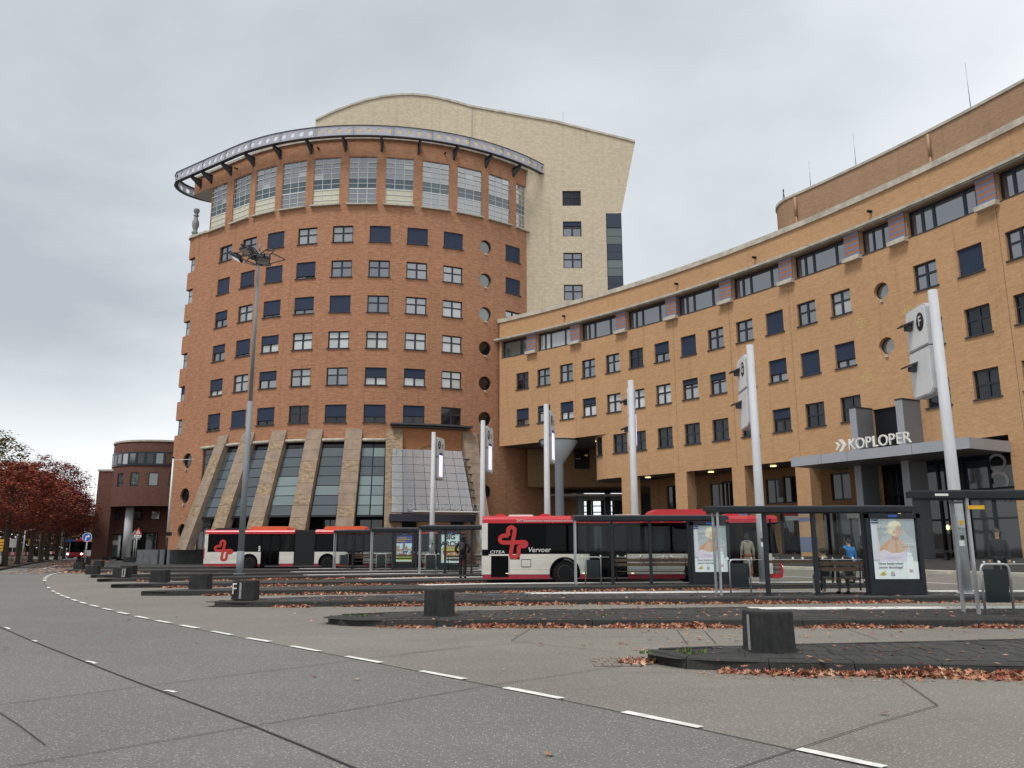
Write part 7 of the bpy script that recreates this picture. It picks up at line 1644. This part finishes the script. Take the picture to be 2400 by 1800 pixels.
    if pack: q = MB(); q.ball((0, P['che'][1]+.19, P['che'][2]-.04), (.15, .10, .235), 14, 9); q.ball((0, P['che'][1]+.27, P['che'][2]-.12), (.11, .06, .12), 12, 7); [q.tube([(s*.1, P['che'][1]+.14, P['che'][2]+.15), (s*.11, P['che'][1]+.02, P['nec'][2]-.0), (s*.12, P['che'][1]-.13, P['che'][2]+.05)], .02, 6) for s in (1, -1)]; q.obj('backpack', cols['pack'], root, M)
    return root
M_['skin'] = mat('skin', (.50,.29,.21), .55); M_['lip'] = mat('lips', (.40,.14,.12), .5)
def cloth(n, c): return mat(n, c, .9, var=.3, scale=9, bump=.3)
BLK, DKGR, BEIGE, RUSTC, BLUEJ, GREYC = cloth('black_cloth', (.014,.014,.017)), cloth('charcoal_cloth', (.035,.033,.038)), cloth('beige_coat_cloth', (.27,.24,.19)), cloth('rust_trousers', (.22,.075,.04)), cloth('blue_jacket_cloth', (.03,.17,.42)), cloth('grey_trousers', (.20,.20,.22))
HB, HK, WHT = mat('brown_hair', (.045,.026,.016), .6), mat('black_hair', (.012,.011,.011), .6), mat('white_trainers', (.6,.6,.6), .6)
x, y = gp(1084, 1355, KH)
person('person standing with back turned, in a dark hood, black clothes and a black backpack', at(x, y, KH, R_(170)), 1.93, cols=dict(top=BLK, legs=BLK, shoes=BLK, hair=BLK, pack=DKGR, knee=.085, hem=.085), hood=True, pack=True,
       arms={1: [(.2, 0, 1.56), (.34, .06, 1.27), (.22, -.12, 1.10)], -1: [(-.2, 0, 1.56), (-.34, .06, 1.27), (-.2, -.14, 1.12)]})
x, y = gp(2366, 1384, KH)
person('person with headphones in a black hooded top, seen through the glass at the right edge', at(x-.25, y-.1, KH, R_(-38)), 1.96, cols=dict(top=BLK, legs=BLK, shoes=BLK, hair=HB, knee=.09, hem=.10), phones=True, head_turn=R_(25),
       legs={1: [(.10, 0, .98), (.13, .10, .55), (.16, .30, .12), (.20, .19, .05)], -1: [(-.10, 0, .98), (-.11, -.06, .53), (-.11, -.02, .10), (-.11, -.18, .035)]})
person('person in a beige hooded coat and rust trousers boarding the city bus', at(9.43, 33.22, .26, R_(176)), 1.80, cols=dict(top=BEIGE, legs=RUSTC, shoes=WHT, hair=HK, knee=.085, hem=.09), coat_len=.48, hair='long', female=True, scarf=BEIGE)
sb = 23.95
for lb, px, kw in (('person with dark hair and a pale scarf seated on the shelter bench, left', 1938, dict(cols=dict(top=BLK, legs=GREYC, shoes=WHT, hair=HB), scarf=cloth('cream_scarf', (.5,.42,.3)), female=True)), ('person with long brown hair bending forward on the shelter bench, right', 1995, dict(cols=dict(top=DKGR, legs=GREYC, shoes=BLK, hair=HB), hair='long', lean=-.5, female=True))):
    q = gy(px, 1300, sb); person(lb, at(q[0], sb+.30, KH, R_(180)), 1.7, seated=True, **kw)
person('person in a bright blue jacket beyond the seated pair', at(12.9, 31.7, KH, R_(200)), 1.66, cols=dict(top=BLUEJ, legs=GREYC, shoes=BLK, hair=HK), arms={1: [(.2, 0, 1.34), (.3, -.12, 1.1), (.08, -.25, 1.25)]})
person('person in black holding a phone to the face, beyond the poster', at(13.55, 31.9, KH, R_(20)), 1.85, cols=dict(top=BLK, legs=BLK, shoes=BLK, hair=HK), hood=True, arms={-1: [(-.2, 0, 1.5), (-.3, -.15, 1.25), (-.08, -.2, 1.55)]})
person('passenger sitting behind a rear window of the city bus', at(5.0-1.22, YB+.5, .42, R_(90)), 1.7, seated=True, cols=dict(top=BLK, legs=BLK, shoes=BLK, hair=HK))
